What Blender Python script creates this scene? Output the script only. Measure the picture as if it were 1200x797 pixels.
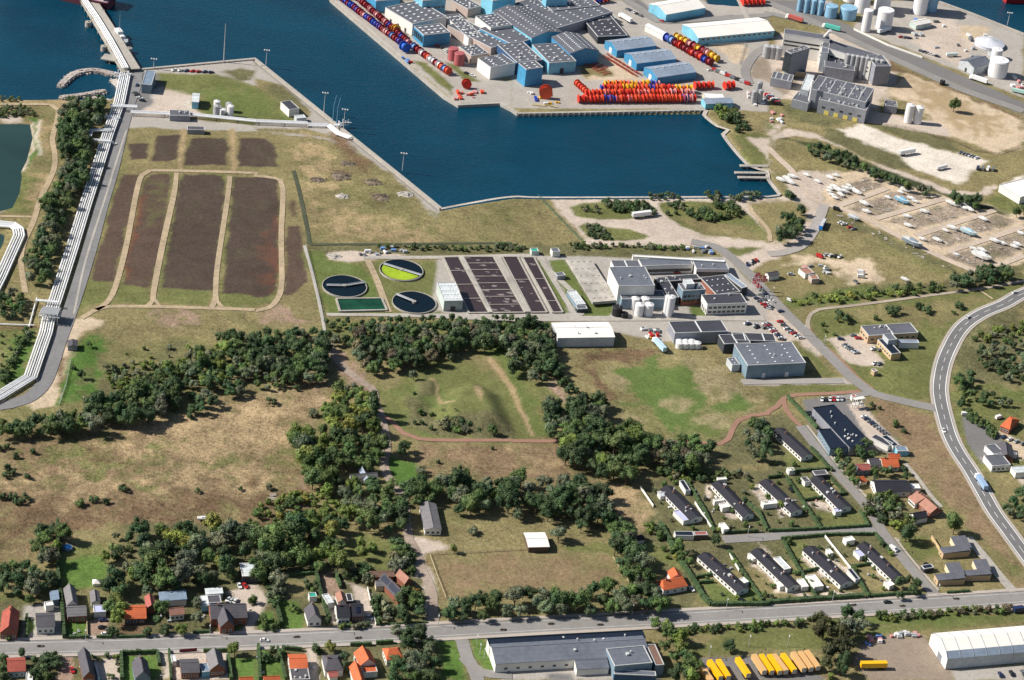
import bpy, bmesh, math, random
import numpy as np
from mathutils import Vector, Matrix
R = math.radians
for o in list(bpy.data.objects): bpy.data.objects.remove(o)
scene = bpy.context.scene
COL = scene.collection
rng = random.Random(7)

# ---------------------------------------------------------------- camera
CAM_H, FPX, PITCH, ROLL = 750.0, 3000.0, R(30), R(7)
cam_d = bpy.data.cameras.new('camera'); cam = bpy.data.objects.new('camera', cam_d); COL.objects.link(cam)
scene.camera = cam
cam_d.sensor_width = 36.0; cam_d.lens = 36.0 * FPX / 1200.0
cam_d.clip_start = 5.0; cam_d.clip_end = 30000.0
cp, sp, cr, sr = math.cos(PITCH), math.sin(PITCH), math.cos(ROLL), math.sin(ROLL)
vF = Vector((0, cp, -sp)); vU0 = Vector((0, sp, cp)); vR0 = Vector((1, 0, 0))
vR = vR0 * cr + vU0 * sr; vU = vU0 * cr - vR0 * sr
M = Matrix((vR, vU, -vF)).transposed().to_4x4(); M.translation = Vector((0, 0, CAM_H))
cam.matrix_world = M

# ---------------------------------------------------------------- sky and sun
SUN_EL, SUN_AZ = R(40), R(4)
sdir = Vector((math.cos(SUN_EL) * math.cos(SUN_AZ), math.cos(SUN_EL) * math.sin(SUN_AZ), -math.sin(SUN_EL)))
world = bpy.data.worlds.new('World'); scene.world = world; world.use_nodes = True
wn = world.node_tree.nodes; wl = world.node_tree.links
sky = wn.new('ShaderNodeTexSky'); sky.sky_type = 'NISHITA'; sky.sun_disc = False
sky.sun_elevation = SUN_EL; sky.sun_rotation = math.atan2(-sdir.x, -sdir.y)
bg = wn['Background']; bg.inputs['Strength'].default_value = 0.062
wl.new(sky.outputs[0], bg.inputs['Color'])
ld = bpy.data.lights.new('sun', 'SUN'); lo = bpy.data.objects.new('sun', ld); COL.objects.link(lo)
ld.energy = 5.0; ld.angle = R(0.55); ld.color = (1.0, 0.945, 0.85)
lo.rotation_euler = sdir.to_track_quat('-Z', 'Y').to_euler(); lo.location = (0, 1200, 500)
vs = scene.view_settings; vs.view_transform = 'Standard'; vs.look = 'None'; vs.exposure = 0.42; vs.gamma = 1.0; vs.use_curve_mapping = False

# ---------------------------------------------------------------- survey: a point of the plan -> ground position
TILE = {a + str(i + 1): (300 * i, y) for a, y in (('A', 0), ('B', 200), ('C', 400), ('D', 597)) for i in range(4)}
def G(p, h=0.0):
    d = vF * FPX + vR * (p[0] - 600.0) - vU * (p[1] - 398.5)
    t = (h - CAM_H) / d.z
    return Vector((d.x * t, d.y * t, h))
def Q(s):
    out = []; t = (0, 0); k = 1.0
    for w in s.split():
        if ',' in w:
            a, b = w.split(','); out.append((t[0] + float(a) / k, t[1] + float(b) / k))
        elif w in TILE: t = TILE[w]; k = 3.987
        elif w == 'P': t = (0, 0); k = 1.0
        elif w[0] == 'Z':      # Zx/y/k : a closer plan sheet
            a = w[1:].split('/'); t = (float(a[0]), float(a[1])); k = float(a[2])
    return out
def GS(s, h=0.0): return [G(p, h) for p in Q(s)]
def pxm(v):   # pixels per metre at a ground point
    return FPX / (v - Vector((0, 0, CAM_H))).dot(vF)

# ---------------------------------------------------------------- materials
MATS = {}
def NT(m): return m.node_tree.nodes, m.node_tree.links
def mat(name, col=(.5, .5, .5), rough=.85, var=.12, scale=.6, metal=0.0, obj_col=False, spec=.3, bump=0.0, coarse=.05):
    if name in MATS: return MATS[name]
    m = bpy.data.materials.new(name); m.use_nodes = True; n, l = NT(m)
    b = n['Principled BSDF']; b.inputs['Roughness'].default_value = rough; b.inputs['Metallic'].default_value = metal
    b.inputs['Specular IOR Level'].default_value = spec
    tc = n.new('ShaderNodeTexCoord')
    n1 = n.new('ShaderNodeTexNoise'); n1.inputs['Scale'].default_value = scale; n1.inputs['Detail'].default_value = 5
    n2 = n.new('ShaderNodeTexNoise'); n2.inputs['Scale'].default_value = coarse; n2.inputs['Detail'].default_value = 3
    l.new(tc.outputs['Object'], n1.inputs['Vector']); l.new(tc.outputs['Object'], n2.inputs['Vector'])
    ad = n.new('ShaderNodeMath'); ad.operation = 'ADD'; l.new(n1.outputs[0], ad.inputs[0]); l.new(n2.outputs[0], ad.inputs[1])
    mr = n.new('ShaderNodeMapRange'); mr.inputs['From Min'].default_value = .6; mr.inputs['From Max'].default_value = 1.4
    mr.inputs['To Min'].default_value = 1 - var * 2; mr.inputs['To Max'].default_value = 1 + var
    l.new(ad.outputs[0], mr.inputs[0])
    vm = n.new('ShaderNodeVectorMath'); vm.operation = 'SCALE'
    l.new(mr.outputs[0], vm.inputs['Scale'])
    if obj_col:
        oi = n.new('ShaderNodeObjectInfo'); l.new(oi.outputs['Color'], vm.inputs[0])
    else: vm.inputs[0].default_value = col[:3]
    l.new(vm.outputs[0], b.inputs['Base Color'])
    if bump:
        bp = n.new('ShaderNodeBump'); bp.inputs['Strength'].default_value = bump; bp.inputs['Distance'].default_value = .3
        l.new(n1.outputs[0], bp.inputs['Height']); l.new(bp.outputs[0], b.inputs['Normal'])
    MATS[name] = m; return m
def ribmat(name, col, rough=.6, pitch=1.0, depth=.18, axis=0, var=.15, spec=.4, metal=0.):
    """sheet roofs and walls: seams running across, from a wave along one object axis"""
    if name in MATS: return MATS[name]
    m = mat(name, col, rough, var, .4, metal, spec=spec); n, l = NT(m); b = n['Principled BSDF']
    tc = n.new('ShaderNodeTexCoord'); sx = n.new('ShaderNodeSeparateXYZ'); l.new(tc.outputs['Object'], sx.inputs[0])
    fr = n.new('ShaderNodeMath'); fr.operation = 'PINGPONG'; fr.inputs[1].default_value = pitch; l.new(sx.outputs[axis], fr.inputs[0])
    mr = n.new('ShaderNodeMapRange'); mr.inputs['From Min'].default_value = 0; mr.inputs['From Max'].default_value = pitch * .3
    mr.inputs['To Min'].default_value = 1 - depth; mr.inputs['To Max'].default_value = 1; l.new(fr.outputs[0], mr.inputs[0])
    src = b.inputs['Base Color'].links[0].from_socket
    v = n.new('ShaderNodeVectorMath'); v.operation = 'SCALE'; l.new(src, v.inputs[0]); l.new(mr.outputs[0], v.inputs['Scale']); l.new(v.outputs[0], b.inputs['Base Color'])
    return m

# ---------------------------------------------------------------- mesh helpers
class MB:
    def __init__(s): s.v = []; s.f = []; s.c = []
    def poly(s, pts):
        k = len(s.v); s.v += [tuple(p) for p in pts]; s.f.append(tuple(range(k, k + len(pts))))
    def box(s, x0, y0, z0, x1, y1, z1, taper=0.0):
        k = len(s.v); t = taper
        s.v += [(x0, y0, z0), (x1, y0, z0), (x1, y1, z0), (x0, y1, z0), (x0 + t, y0 + t, z1), (x1 - t, y0 + t, z1), (x1 - t, y1 - t, z1), (x0 + t, y1 - t, z1)]
        s.f += [tuple(k + i for i in q) for q in ((0, 3, 2, 1), (4, 5, 6, 7), (0, 1, 5, 4), (1, 2, 6, 5), (2, 3, 7, 6), (3, 0, 4, 7))]
    def cyl(s, p0, p1, r0, r1=None, n=10, caps=True, dome=0):
        r1 = r0 if r1 is None else r1
        p0 = Vector(p0); p1 = Vector(p1); d = (p1 - p0)
        if d.length < 1e-6: return
        a = d.normalized(); u = a.orthogonal().normalized(); w = a.cross(u); k = len(s.v)
        rings = [(p0, r0), (p1, r1)] + [(p1 + a * dome * math.sin(t), max(r1 * math.cos(t), .01)) for t in ((.5, 1.0, 1.5) if dome else ())]
        for c, r in rings:
            for i in range(n):
                t = 2 * math.pi * i / n; s.v.append(tuple(c + u * (r * math.cos(t)) + w * (r * math.sin(t))))
        for j in range(len(rings) - 1):
            for i in range(n): s.f.append((k + j * n + i, k + j * n + (i + 1) % n, k + (j + 1) * n + (i + 1) % n, k + (j + 1) * n + i))
        if caps:
            s.f.append(tuple(k + i for i in range(n))[::-1]); s.f.append(tuple(k + (len(rings) - 1) * n + i for i in range(n)))
    def tube(s, pts, r, n=8):
        for a, b in zip(pts, pts[1:]): s.cyl(a, b, r, r, n)
    def prism(s, pts, z0, z1):
        k = len(s.v); n = len(pts)
        s.v += [(p[0], p[1], z0) for p in pts] + [(p[0], p[1], z1) for p in pts]
        s.f.append(tuple(k + i for i in range(n))[::-1]); s.f.append(tuple(k + n + i for i in range(n)))
        for i in range(n): s.f.append((k + i, k + (i + 1) % n, k + n + (i + 1) % n, k + n + i))
    def mesh(s, name, m=None, smooth=False):
        me = bpy.data.meshes.new(name); me.from_pydata(s.v, [], s.f); me.update()
        bm = bmesh.new(); bm.from_mesh(me); bmesh.ops.recalc_face_normals(bm, faces=bm.faces); bm.to_mesh(me); bm.free()
        if s.c:
            a = me.color_attributes.new('tint', 'FLOAT_COLOR', 'POINT'); a.data.foreach_set('color', np.array(s.c, 'f').ravel())
        if m: me.materials.append(m)
        if smooth: me.polygons.foreach_set('use_smooth', [True] * len(me.polygons))
        return me
    def build(s, name, m=None, parent=None, smooth=False, color=None):
        o = bpy.data.objects.new(name, s.mesh(name, m, smooth)); COL.objects.link(o); o.parent = parent
        if color: o.color = (*color, 1)
        return o
def tag(o, label=None, cat=None, group=None, kind=None):
    if label: o['label'] = label
    if cat: o['category'] = cat
    if group: o['group'] = group
    if kind: o['kind'] = kind
    return o
def empty(name, loc, rz=0, label=None, cat=None, group=None):
    o = bpy.data.objects.new(name, None); o.empty_display_size = .5; COL.objects.link(o)
    o.location = loc; o.rotation_euler = (0, 0, rz); return tag(o, label, cat, group)
KIDS = {}
def kids(o): return [c for c in KIDS.get(o.name, [])] if o.name in KIDS else list(o.children)
def dup(o, loc, rz=0, label=None, group=None, scale=None, color=None, skip=()):
    def cp_(s, par):
        c = s.copy(); COL.objects.link(c); c.parent = par
        for ch in kids(s): cp_(ch, c)
        if color and s.get('tinted'): c.color = (*color, 1)
        return c
    r = cp_(o, None); r.location = loc; r.rotation_euler = (0, 0, rz)
    if scale: r.scale = scale if not isinstance(scale, (int, float)) else (scale,) * 3
    if label: r['label'] = label
    if group: r['group'] = group
    return r
def freeze(o):  # remember the children of a prototype (copying is then fast)
    def rec(x):
        KIDS[x.name] = list(x.children)
        for c in KIDS[x.name]: rec(c)
    rec(o); return o
def drop(o):
    for c in list(o.children): drop(c)
    bpy.data.objects.remove(o)
def tri_poly(name, pts, z, m, kind='structure', h=0.0):
    bm = bmesh.new(); vs_ = [bm.verts.new((p.x, p.y, z)) for p in pts]
    es = [bm.edges.new((vs_[i], vs_[(i + 1) % len(vs_)])) for i in range(len(vs_))]
    bmesh.ops.triangle_fill(bm, use_beauty=True, edges=es, normal=(0, 0, 1))
    bmesh.ops.recalc_face_normals(bm, faces=bm.faces)
    for f in bm.faces:
        if f.normal.z < 0: f.normal_flip()
    me = bpy.data.meshes.new(name); bm.to_mesh(me); bm.free(); me.materials.append(m)
    o = bpy.data.objects.new(name, me); COL.objects.link(o)
    if kind: o['kind'] = kind
    return o
def smooth_line(pts, step=5.0, closed=False):
    P = [Vector((p.x, p.y, 0)) for p in pts]; n = len(P)
    if n < 3: return P
    out = []
    rngi = range(n) if closed else range(n - 1)
    for i in rngi:
        p1, p2 = P[i], P[(i + 1) % n]
        p0 = P[i - 1] if (i > 0 or closed) else p1 * 2 - p2
        p3 = P[(i + 2) % n] if (i + 2 < n or closed) else p2 * 2 - p1
        k = max(1, int((p2 - p1).length / step))
        for j in range(k):
            t = j / k
            out.append(.5 * ((2 * p1) + (p2 - p0) * t + (2 * p0 - 5 * p1 + 4 * p2 - p3) * t * t + (3 * p1 - p0 - 3 * p2 + p3) * t ** 3))
    if not closed: out.append(P[-1])
    return out
def offset(line, d, closed=False):
    out = []; n = len(line)
    for i, p in enumerate(line):
        a = line[i - 1] if (i > 0 or closed) else p; b = line[(i + 1) % n] if (i < n - 1 or closed) else p
        t = (b - a); t.z = 0; t.normalize(); out.append(p + Vector((-t.y, t.x, 0)) * d)
    return out
ZC = [0]
def strip(name, s, width, z, m, sm=True, closed=False, off=0.0, kind='structure', thick=0.0, dash=None, step=5.0):
    line = GS(s) if isinstance(s, str) else s
    ZC[0] += 1; z += ZC[0] * .0013
    if sm: line = smooth_line(line, step, closed)
    else: line = [Vector((p.x, p.y, 0)) for p in line]
    a = offset(line, off + width / 2, closed); b = offset(line, off - width / 2, closed); mb = MB(); n = len(line)
    acc = 0.0
    for i in range(n if closed else n - 1):
        j = (i + 1) % n
        if dash:
            acc += 1
            if int(acc) % 2: continue
        q = [a[i], b[i], b[j], a[j]]
        if thick:
            k = len(mb.v); mb.v += [(p.x, p.y, z) for p in q] + [(p.x, p.y, z - thick) for p in q]
            mb.f += [(k, k + 1, k + 2, k + 3), (k, k + 4, k + 5, k + 1), (k + 2, k + 6, k + 7, k + 3)]
        else: mb.poly([(p.x, p.y, z) for p in q])
    o = mb.build(name, m)
    if kind: o['kind'] = kind
    return o
# ================================================================ GROUND
C_ = dict(dry=(.200, .170, .084), straw=(.335, .25, .145), olive=(.135, .143, .054), lawn=(.112, .140, .045), vivid=(.075, .14, .032), turf=(.10, .165, .04),
          soil=(.072, .053, .043), soil2=(.092, .064, .050), red=(.17, .065, .04), gravel=(.47, .395, .335), sand=(.50, .40, .29), bare=(.27, .225, .13), pitch=(.10, .145, .042), pale=(.60, .54, .47),
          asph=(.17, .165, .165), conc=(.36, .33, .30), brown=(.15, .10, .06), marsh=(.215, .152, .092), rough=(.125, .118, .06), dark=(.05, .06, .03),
          mud=(.26, .21, .165), pink=(.31, .215, .165))
PAINT = [
 # (colour, texture 0..1, softness m, warp m, outline)
 # ---- jetty head and north shore
 ('conc', .15, 2, 1, 'A1 590,335 720,318 1195,272 1196,400 1000,345 740,345 765,400 760,540 590,560 560,470'),
 ('asph', .1, 2, 1, 'A1 640,335 760,345 770,400 700,420 720,470 680,510 620,530 570,600 545,560 600,440'),
 ('gravel', .3, 3, 2, 'A1 790,420 900,430 905,490 960,545 640,545 700,500 740,440'),
 ('olive', .55, 5, 3, 'A1 745,340 1000,348 1060,360 1196,415 A2 130,470 110,500 130,530 220,575 0,575 A1 960,550 960,500 930,450 800,425 765,395'),
 ('lawn', .5, 9, 8, 'A1 950,400 1190,440 A2 110,520 120,560 A1 1100,560 990,520'),
 ('rough', .6, 3, 3, 'A1 1040,340 1140,315 1196,330 A2 20,345 0,365 A1 1100,375'),
 ('rough', .7, 3, 3, 'A2 30,405 110,400 250,490 240,510 130,470'),
 ('conc', .15, 2, 1, 'A2 0,280 645,797 600,797 470,690 380,640 240,600 0,600 0,575 220,575 260,520 240,500 130,400 0,365'),
 ('conc', .15, 2, 1, 'A1 640,535 1196,585 1196,612 A2 160,620 380,650 640,797 B2 860,180 830,230 790,200 770,140 620,0 A2 500,720 330,650 160,630 0,612 A1 1196,614 670,598 590,600 570,560'),
 # ---- big dry field right of the pits
 ('dry', .8, 4, 4, 'A2 150,630 330,650 600,797 B2 780,160 850,230 1000,160 1196,125 B3 170,125 340,345 B2 250,345 180,0'),
 ('straw', .8, 14, 14, 'B2 340,150 520,180 560,240 700,260 800,300 600,310 300,250 280,200'),
 ('straw', .8, 10, 10, 'A2 190,650 300,650 360,760 B2 400,60 260,60 A2 200,720'),
 ('olive', .8, 14, 14, 'B2 380,20 560,30 750,200 680,240 480,190'),
 ('olive', .8, 14, 14, 'B2 1000,200 1196,160 1196,290 1100,300'),
 ('brown', .8, 5, 5, 'A2 340,620 460,650 520,760 500,797 430,740'), ('brown', .7, 4, 4, 'B2 350,0 460,0 400,50'), ('brown', .7, 4, 4, 'B2 520,100 620,110 580,150'),
 # ---- sludge pits
 ('dry', .6, 3, 3, 'A1 600,600 1196,618 A2 140,620 B2 270,600 310,640 B1 350,680 330,650 520,30 A1 540,797'),
 ('olive', .6, 6, 6, 'A1 560,640 600,640 B1 570,0 350,670 320,650 500,0'),
 ('soil', .45, 1.2, 1.2, 'A1 605,670 695,665 690,740 610,745'),
 ('soil', .45, 1.2, 1.2, 'A1 730,632 838,628 832,740 790,752 708,750'),
 ('soil', .45, 1.2, 1.2, 'A1 900,648 1055,642 1064,690 1060,770 865,772 868,700'),
 ('soil', .45, 1.2, 1.2, 'A1 1120,652 1196,644 A2 50,648 85,670 100,780 0,780 A1 1110,775'),
 ('olive', .6, 4, 5, 'B1 560,20 655,10 500,610 350,670 440,470'),
 ('soil2', .45, 1.2, 1.2, 'B1 570,15 650,15 640,80 530,520 440,515 430,480'),
 ('olive', .6, 3, 4, 'B1 690,10 810,10 812,40 700,628 530,628 560,480 660,60'),
 ('soil2', .45, 1.2, 1.2, 'B1 700,14 795,14 803,40 740,430 700,545 570,530 650,180 670,50'),
 ('olive', .35, 7, 6, 'B1 720,30 780,60 760,200 700,250 720,120'),
 ('red', .3, 4, 3, 'B1 655,120 670,120 640,250 600,450 585,500 580,470'),
 ('olive', .6, 3, 4, 'B1 850,15 1050,15 1062,60 985,628 740,628 730,560 830,60'),
 ('soil', .45, 1.2, 1.2, 'B1 860,14 1030,20 1058,60 1000,560 755,545 830,100'),
 ('olive', .6, 3, 4, 'B1 1090,25 B2 90,25 110,60 105,560 70,635 B1 1020,635 1025,570'),
 ('soil', .45, 1.2, 1.2, 'B1 1095,30 B2 70,25 108,50 100,540 60,590 B1 1040,570'),
 ('red', .3, 8, 4, 'B2 60,250 90,240 80,500 50,520'), ('red', .3, 7, 4, 'B2 95,400 80,560 60,560'),
 ('soil2', .45, 1.2, 1.2, 'B2 145,255 205,255 240,520 170,580 135,580'), ('soil2', .3, 3, 3, 'B2 165,140 198,140 195,215 170,215'),
 ('straw', .6, 1.5, 1, 'A1 845,600 870,600 850,797 835,797'), ('straw', .6, 1.5, 1, 'A1 1075,600 1100,600 1105,797 1080,797'),
 ('dry', .8, 4, 4, 'B1 350,690 1196,660 B2 280,655 320,690 330,797 B1 1196,797 400,797'),
 ('pink', .6, 6, 8, 'B1 720,680 900,675 920,720 760,720'), ('pink', .6, 6, 8, 'B2 0,700 130,660 240,700 200,740'),
 ('sand', .3, 2, 2, 'B1 320,685 480,690 470,720 380,765 C1 350,0 330,70 260,110 250,290 150,310 110,290 200,200 250,60 290,0 B1 290,797'),
 ('olive', .7, 5, 5, 'B2 230,360 330,360 420,420 600,660 330,665 260,450'),
 # ---- far left strip
 ('dry', .8, 4, 5, 'A1 0,455 520,460 510,540 400,797 B1 280,500 200,640 0,700'),
 ('straw', .6, 6, 6, 'A1 60,470 320,462 330,560 270,520 250,490 60,488'), ('straw', .6, 6, 6, 'A1 190,600 245,560 240,700 190,720'),
 ('vivid', .5, 3, 4, 'A1 140,540 190,540 170,640 180,720 130,797 120,790 150,700 155,600'),
 ('pale', .3, 2, 2, 'A1 190,555 200,560 178,650 190,725 180,730 168,640'), ('gravel', .4, 2, 2, 'A1 140,560 158,570 155,690 120,797 B1 130,0 125,120 60,190 0,195 0,182 70,160 100,90 110,0 A1 105,797 140,700'),
 ('gravel', .3, 2, 2, 'A1 0,540 105,545 100,565 0,570'), ('olive', .6, 3, 3, 'B1 90,0 200,0 130,200 0,195'),
 ('olive', .7, 3, 3, 'B1 320,90 360,100 200,540 170,540'), ('straw', .7, 6, 5, 'B1 170,20 220,20 180,150 110,180'),
 ('brown', .5, 3, 3, 'Z0/370/5.99 0,78 270,75 270,130 0,125'),
 ('vivid', .5, 4, 4, 'Z0/370/5.99 0,120 260,110 150,440 0,510'), ('olive', .9, 5, 6, 'Z0/370/5.99 0,130 180,110 110,260 20,410 0,400'),
 ('vivid', .7, 4, 4, 'Z0/370/5.99 480,260 640,130 740,130 700,400 640,570 430,620 400,600'),
 ('sand', .4, 2, 2, 'Z0/370/5.99 200,620 320,520 400,290 490,290 470,400 420,470 400,620 230,650'),
 ('brown', .5, 3, 3, 'Z0/370/5.99 400,290 480,290 470,380 410,520'),
 ('olive', .8, 6, 8, 'C1 0,300 200,300 400,260 480,0 1196,0 1196,90 850,260 350,400 0,400'),
 ('rough', .9, 9, 8, 'C1 480,80 700,100 900,40 1196,60 1196,180 700,240 420,330'),
 # ---- marsh
 ('marsh', 1, 8, 10, 'C1 0,440 400,425 800,340 1196,230 C2 130,200 350,180 380,250 300,300 280,400 160,420 220,560 200,680 0,700 C1 1196,720 D1 1196,60 700,70 300,100 150,90 120,220 0,270'),
 ('straw', 1, 12, 14, 'C1 470,400 800,340 1196,290 C2 130,210 300,230 260,330 150,420 130,540 0,560 C1 1196,540 900,560 700,540 560,480'),
 ('straw', 1, 10, 14, 'C1 0,640 400,640 520,680 480,740 200,690 0,680'), ('straw', 1, 10, 14, 'C1 700,570 1000,560 1196,600 C2 200,650 100,700 C1 1000,700 720,660'),
 ('olive', 1, 10, 14, 'C1 150,470 500,470 560,570 700,520 720,700 560,640 300,600 180,560'), ('olive', 1, 12, 14, 'C1 860,540 1196,530 C2 180,520 150,700 60,560 C1 1196,590 900,600'),
 ('brown', 1, 10, 12, 'C1 700,740 1196,690 C2 240,650 300,700 D2 0,60 D1 1196,40 700,60 300,80 0,160 0,60 C1 0,750 250,770'), ('brown', .9, 8, 8, 'C1 380,480 470,500 420,560 360,540'), ('brown', .9, 8, 8, 'C1 480,500 560,520 540,560 470,540'),
 # ---- clarifier plant
 ('rough', .8, 3, 3, 'B2 250,345 1196,340 B3 780,345 940,380 920,405 0,400 B2 700,400 560,400 480,395 250,400'),
 ('lawn', .5, 3, 3, 'B2 320,420 520,430 620,665 330,665 240,380 320,380'),
 ('olive', .5, 3, 3, 'B2 545,420 850,420 900,520 960,650 640,660 560,480'),
 ('gravel', .25, 1.5, 1, 'B2 340,385 450,370 700,390 520,420 430,425 340,415'),
 ('conc', .2, 1.5, .5, 'B2 850,405 B3 0,395 420,400 640,410 1000,400 1110,520 1196,560 1196,770 700,797 200,700 0,680 B2 820,665'),
 ('lawn', .4, 1.5, 1, 'B3 100,415 145,415 275,665 240,665 160,520'), ('lawn', .4, 1.5, 1, 'B3 165,415 250,415 375,620 490,625 460,685 330,680 260,600'),
 ('lawn', .4, 1.5, 1, 'B3 825,630 870,625 950,685 850,690'), ('lawn', .4, 1.5, 1, 'B3 880,690 1080,675 1090,690 900,697'),
 ('olive', .6, 3, 3, 'B3 205,800 0,700 B2 330,670 1196,670 B3 0,690 190,700 C3 170,0 0,30 C2 300,0 B2 310,690'),
 # ---- gravel area by the harbour
 ('gravel', .35, 2, 2, 'B3 170,128 1196,122 B4 180,110 250,150 270,165 240,240 180,320 60,400 0,415 B3 1090,480 940,350 340,345 330,310'),
 ('olive', .7, 1.3, 1, 'B3 262,170 330,150 520,140 620,145 680,180 670,205 600,222 420,232 300,215'), ('olive', .7, 1.3, 1, 'B3 308,260 345,245 420,255 550,275 640,305 620,320 440,328 350,310'),
 ('olive', .7, 1.3, 1, 'B3 685,150 820,140 1050,148 1080,180 1196,290 1190,325 900,300 780,255 700,190'), ('dry', .6, 5, 5, 'B3 760,215 1000,240 1150,280 1180,322 900,298 800,250'),
 ('dry', .6, 4, 4, 'B3 1105,150 1196,145 B4 140,140 180,180 170,220 140,300 90,340 0,335 B3 1190,280'), ('olive', .6, 3, 3, 'B3 970,355 1190,360 1120,385 1010,400'),
 # ---- plot with parked bus
 ('dry', .8, 4, 4, 'B4 275,170 330,180 620,370 880,480 820,560 380,540 340,480 70,410 200,330'), ('sand', .5, 5, 5, 'B4 150,400 280,400 480,420 520,500 440,530 400,540 300,440 70,440'),
 ('olive', .7, 8, 8, 'B4 500,280 880,480 800,500 560,380'), ('rough', .8, 4, 4, 'B4 100,570 400,540 850,520 1196,430 1196,510 700,580 300,625 120,640'),
 ('lawn', .9, 4, 5, 'B4 90,580 450,550 760,545 600,585 300,620 120,635'),
 ('olive', .6, 3, 3, 'B4 1196,520 700,590 240,650 190,690 240,797 C4 330,70 380,130 480,215 600,255 740,275 775,200 790,60 820,0 B4 850,730 1000,640 1196,560'), ('dry', .6, 7, 6, 'B4 300,640 900,600 1100,580 850,700 500,720'),
 ('gravel', .3, 2, 1.5, 'B4 330,775 420,760 700,797 C4 560,0 490,30 540,90 520,125 380,100 330,60 290,0 B4 260,790'),
 ('gravel', .3, 2, 1.5, 'B3 1196,570 B4 0,560 80,670 250,797 C4 210,0 250,60 190,70 150,0 B3 1196,797'), ('olive', .6, 3, 3, 'C4 110,0 200,50 300,130 330,165 210,170 190,100'),
 ('dry', .7, 4, 4, 'B3 1150,560 1196,520 B4 60,520 350,550 100,590 0,575 B3 1196,575'),
 # ---- field by the big hall
 ('dry', .8, 4, 5, 'C3 200,20 700,60 960,40 1100,210 1196,215 1196,330 1050,370 1000,470 540,470 370,270 300,220'), ('brown', 1, 3, 4, 'C3 330,50 680,40 690,65 640,90 360,80 470,250 480,310 420,250 340,130'),
 ('olive', .8, 8, 8, 'C3 400,130 700,85 880,100 1100,290 1020,430 850,460 560,440 480,260'), ('pitch', .5, 5, 5, 'C3 490,130 660,100 850,130 900,210 900,310 790,360 690,350 590,270 520,190'), ('vivid', .6, 5, 6, 'C3 980,300 1060,240 1080,290 1000,330'), ('lawn', .6, 5, 6, 'C3 700,340 900,440 1000,450 1020,380 850,340'),
 ('bare', .7, 6, 6, 'C3 430,120 480,140 560,230 500,230 450,170'), ('bare', .8, 8, 9, 'C3 800,90 960,110 1090,250 1060,280 1000,250 940,290 890,240 880,170 840,130'), ('bare', .7, 6, 6, 'C3 705,275 790,265 830,310 740,330'), ('bare', .7, 5, 6, 'C3 520,330 600,350 590,380 530,370'), ('bare', .6, 7, 7, 'C3 840,340 1050,320 1080,300 960,400 880,380'), ('pitch', .5, 5, 7, 'C3 480,140 640,95 820,115 890,190 885,300 900,350 860,420 740,430 690,380 690,340 600,290 530,230'), ('bare', .7, 5, 6, 'C3 705,275 790,265 830,310 740,335'), ('pitch', .5, 4, 5, 'C3 940,330 1040,260 1085,300 1000,340'),
 ('conc', .2, 1, .5, 'C3 1065,180 1196,178 C4 350,170 400,200 0,205 C3 1090,205'), ('olive', .6, 3, 3, 'C4 0,207 400,205 430,235 120,245 50,265 30,300 0,310'), ('rough', .8, 4, 4, 'C3 960,480 1070,380 1196,350 C4 60,330 130,390 150,400 0,400 C3 1196,560 1000,580'),
 # ---- mound field
 ('olive', .5, 4, 4, 'C2 560,190 700,140 840,80 1050,40 C3 0,60 120,200 180,440 0,470 C2 760,450 640,370 570,310'), ('lawn', .5, 6, 6, 'C2 700,230 850,190 950,300 800,330 1080,420 760,440 650,370'), ('dry', .6, 8, 8, 'C2 880,60 1040,45 1150,130 1000,120'),
 ('lawn', .6, 5, 5, 'C2 1060,30 C3 0,20 60,190 170,430 100,440 0,200 C2 1110,80'), ('dry', .6, 5, 5, 'C2 570,180 700,150 690,200 600,230'),
 ('rough', .9, 3, 3, 'C2 680,250 760,260 860,380 1100,360 1196,400 1196,450 900,445 720,400'), ('pink', .6, 3, 3, 'C2 200,797 340,0 500,160 540,220 520,230 380,140 330,60'),
 ('pink', .7, 4, 5, 'C2 350,20 400,80 520,170 545,230 480,200 370,120'), ('pink', .6, 3, 3, 'C1 1100,180 1196,150 C2 140,100 150,110 0,165 C1 1120,195'),
 ('marsh', .9, 5, 6, 'C2 740,490 1196,478 C3 250,480 320,640 480,660 600,680 600,797 D3 600,100 400,60 C3 300,640 0,640 C2 900,620 760,600'), ('straw', .8, 9, 9, 'C3 30,500 200,520 300,600 100,580'), ('straw', .8, 6, 7, 'C3 430,650 600,680 640,780 D3 620,90 540,90 500,0 C3 480,790'),
 ('vivid', .5, 2, 2, 'C2 620,530 740,570 765,650 680,690 600,580'), ('olive', .8, 5, 5, 'C3 90,210 200,180 290,290 170,280'), ('pink', .8, 4, 4, 'C3 170,180 230,190 290,270 250,290'),
 ('straw', .4, 1.2, 1, 'C2 815,165 835,178 850,215 850,250 870,290 930,312 925,320 860,300 838,260 838,220'), ('rough', .6, 2, 1, 'C2 745,185 835,185 825,255 760,260'), ('straw', .4, 1.2, 1, 'C2 1090,60 1180,170 C3 20,220 60,330 110,440 90,440 20,300 C2 1170,200 1075,90'), ('straw', .5, 2, 2, 'C2 1010,215 1040,220 1060,290 1040,310 1015,260'),
 # ---- lower fields
 ('dry', .8, 4, 4, 'D2 700,0 C2 860,780 1000,797 D3 0,0 150,60 400,90 420,140 0,190 D2 830,205 740,170 700,100'), ('dry', .6, 4, 4, 'D2 810,215 D3 0,185 400,180 560,360 0,400 D2 880,420'), ('marsh', .6, 9, 9, 'D2 860,260 1196,240 D3 330,250 480,330 0,370 D2 920,400'),
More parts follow.
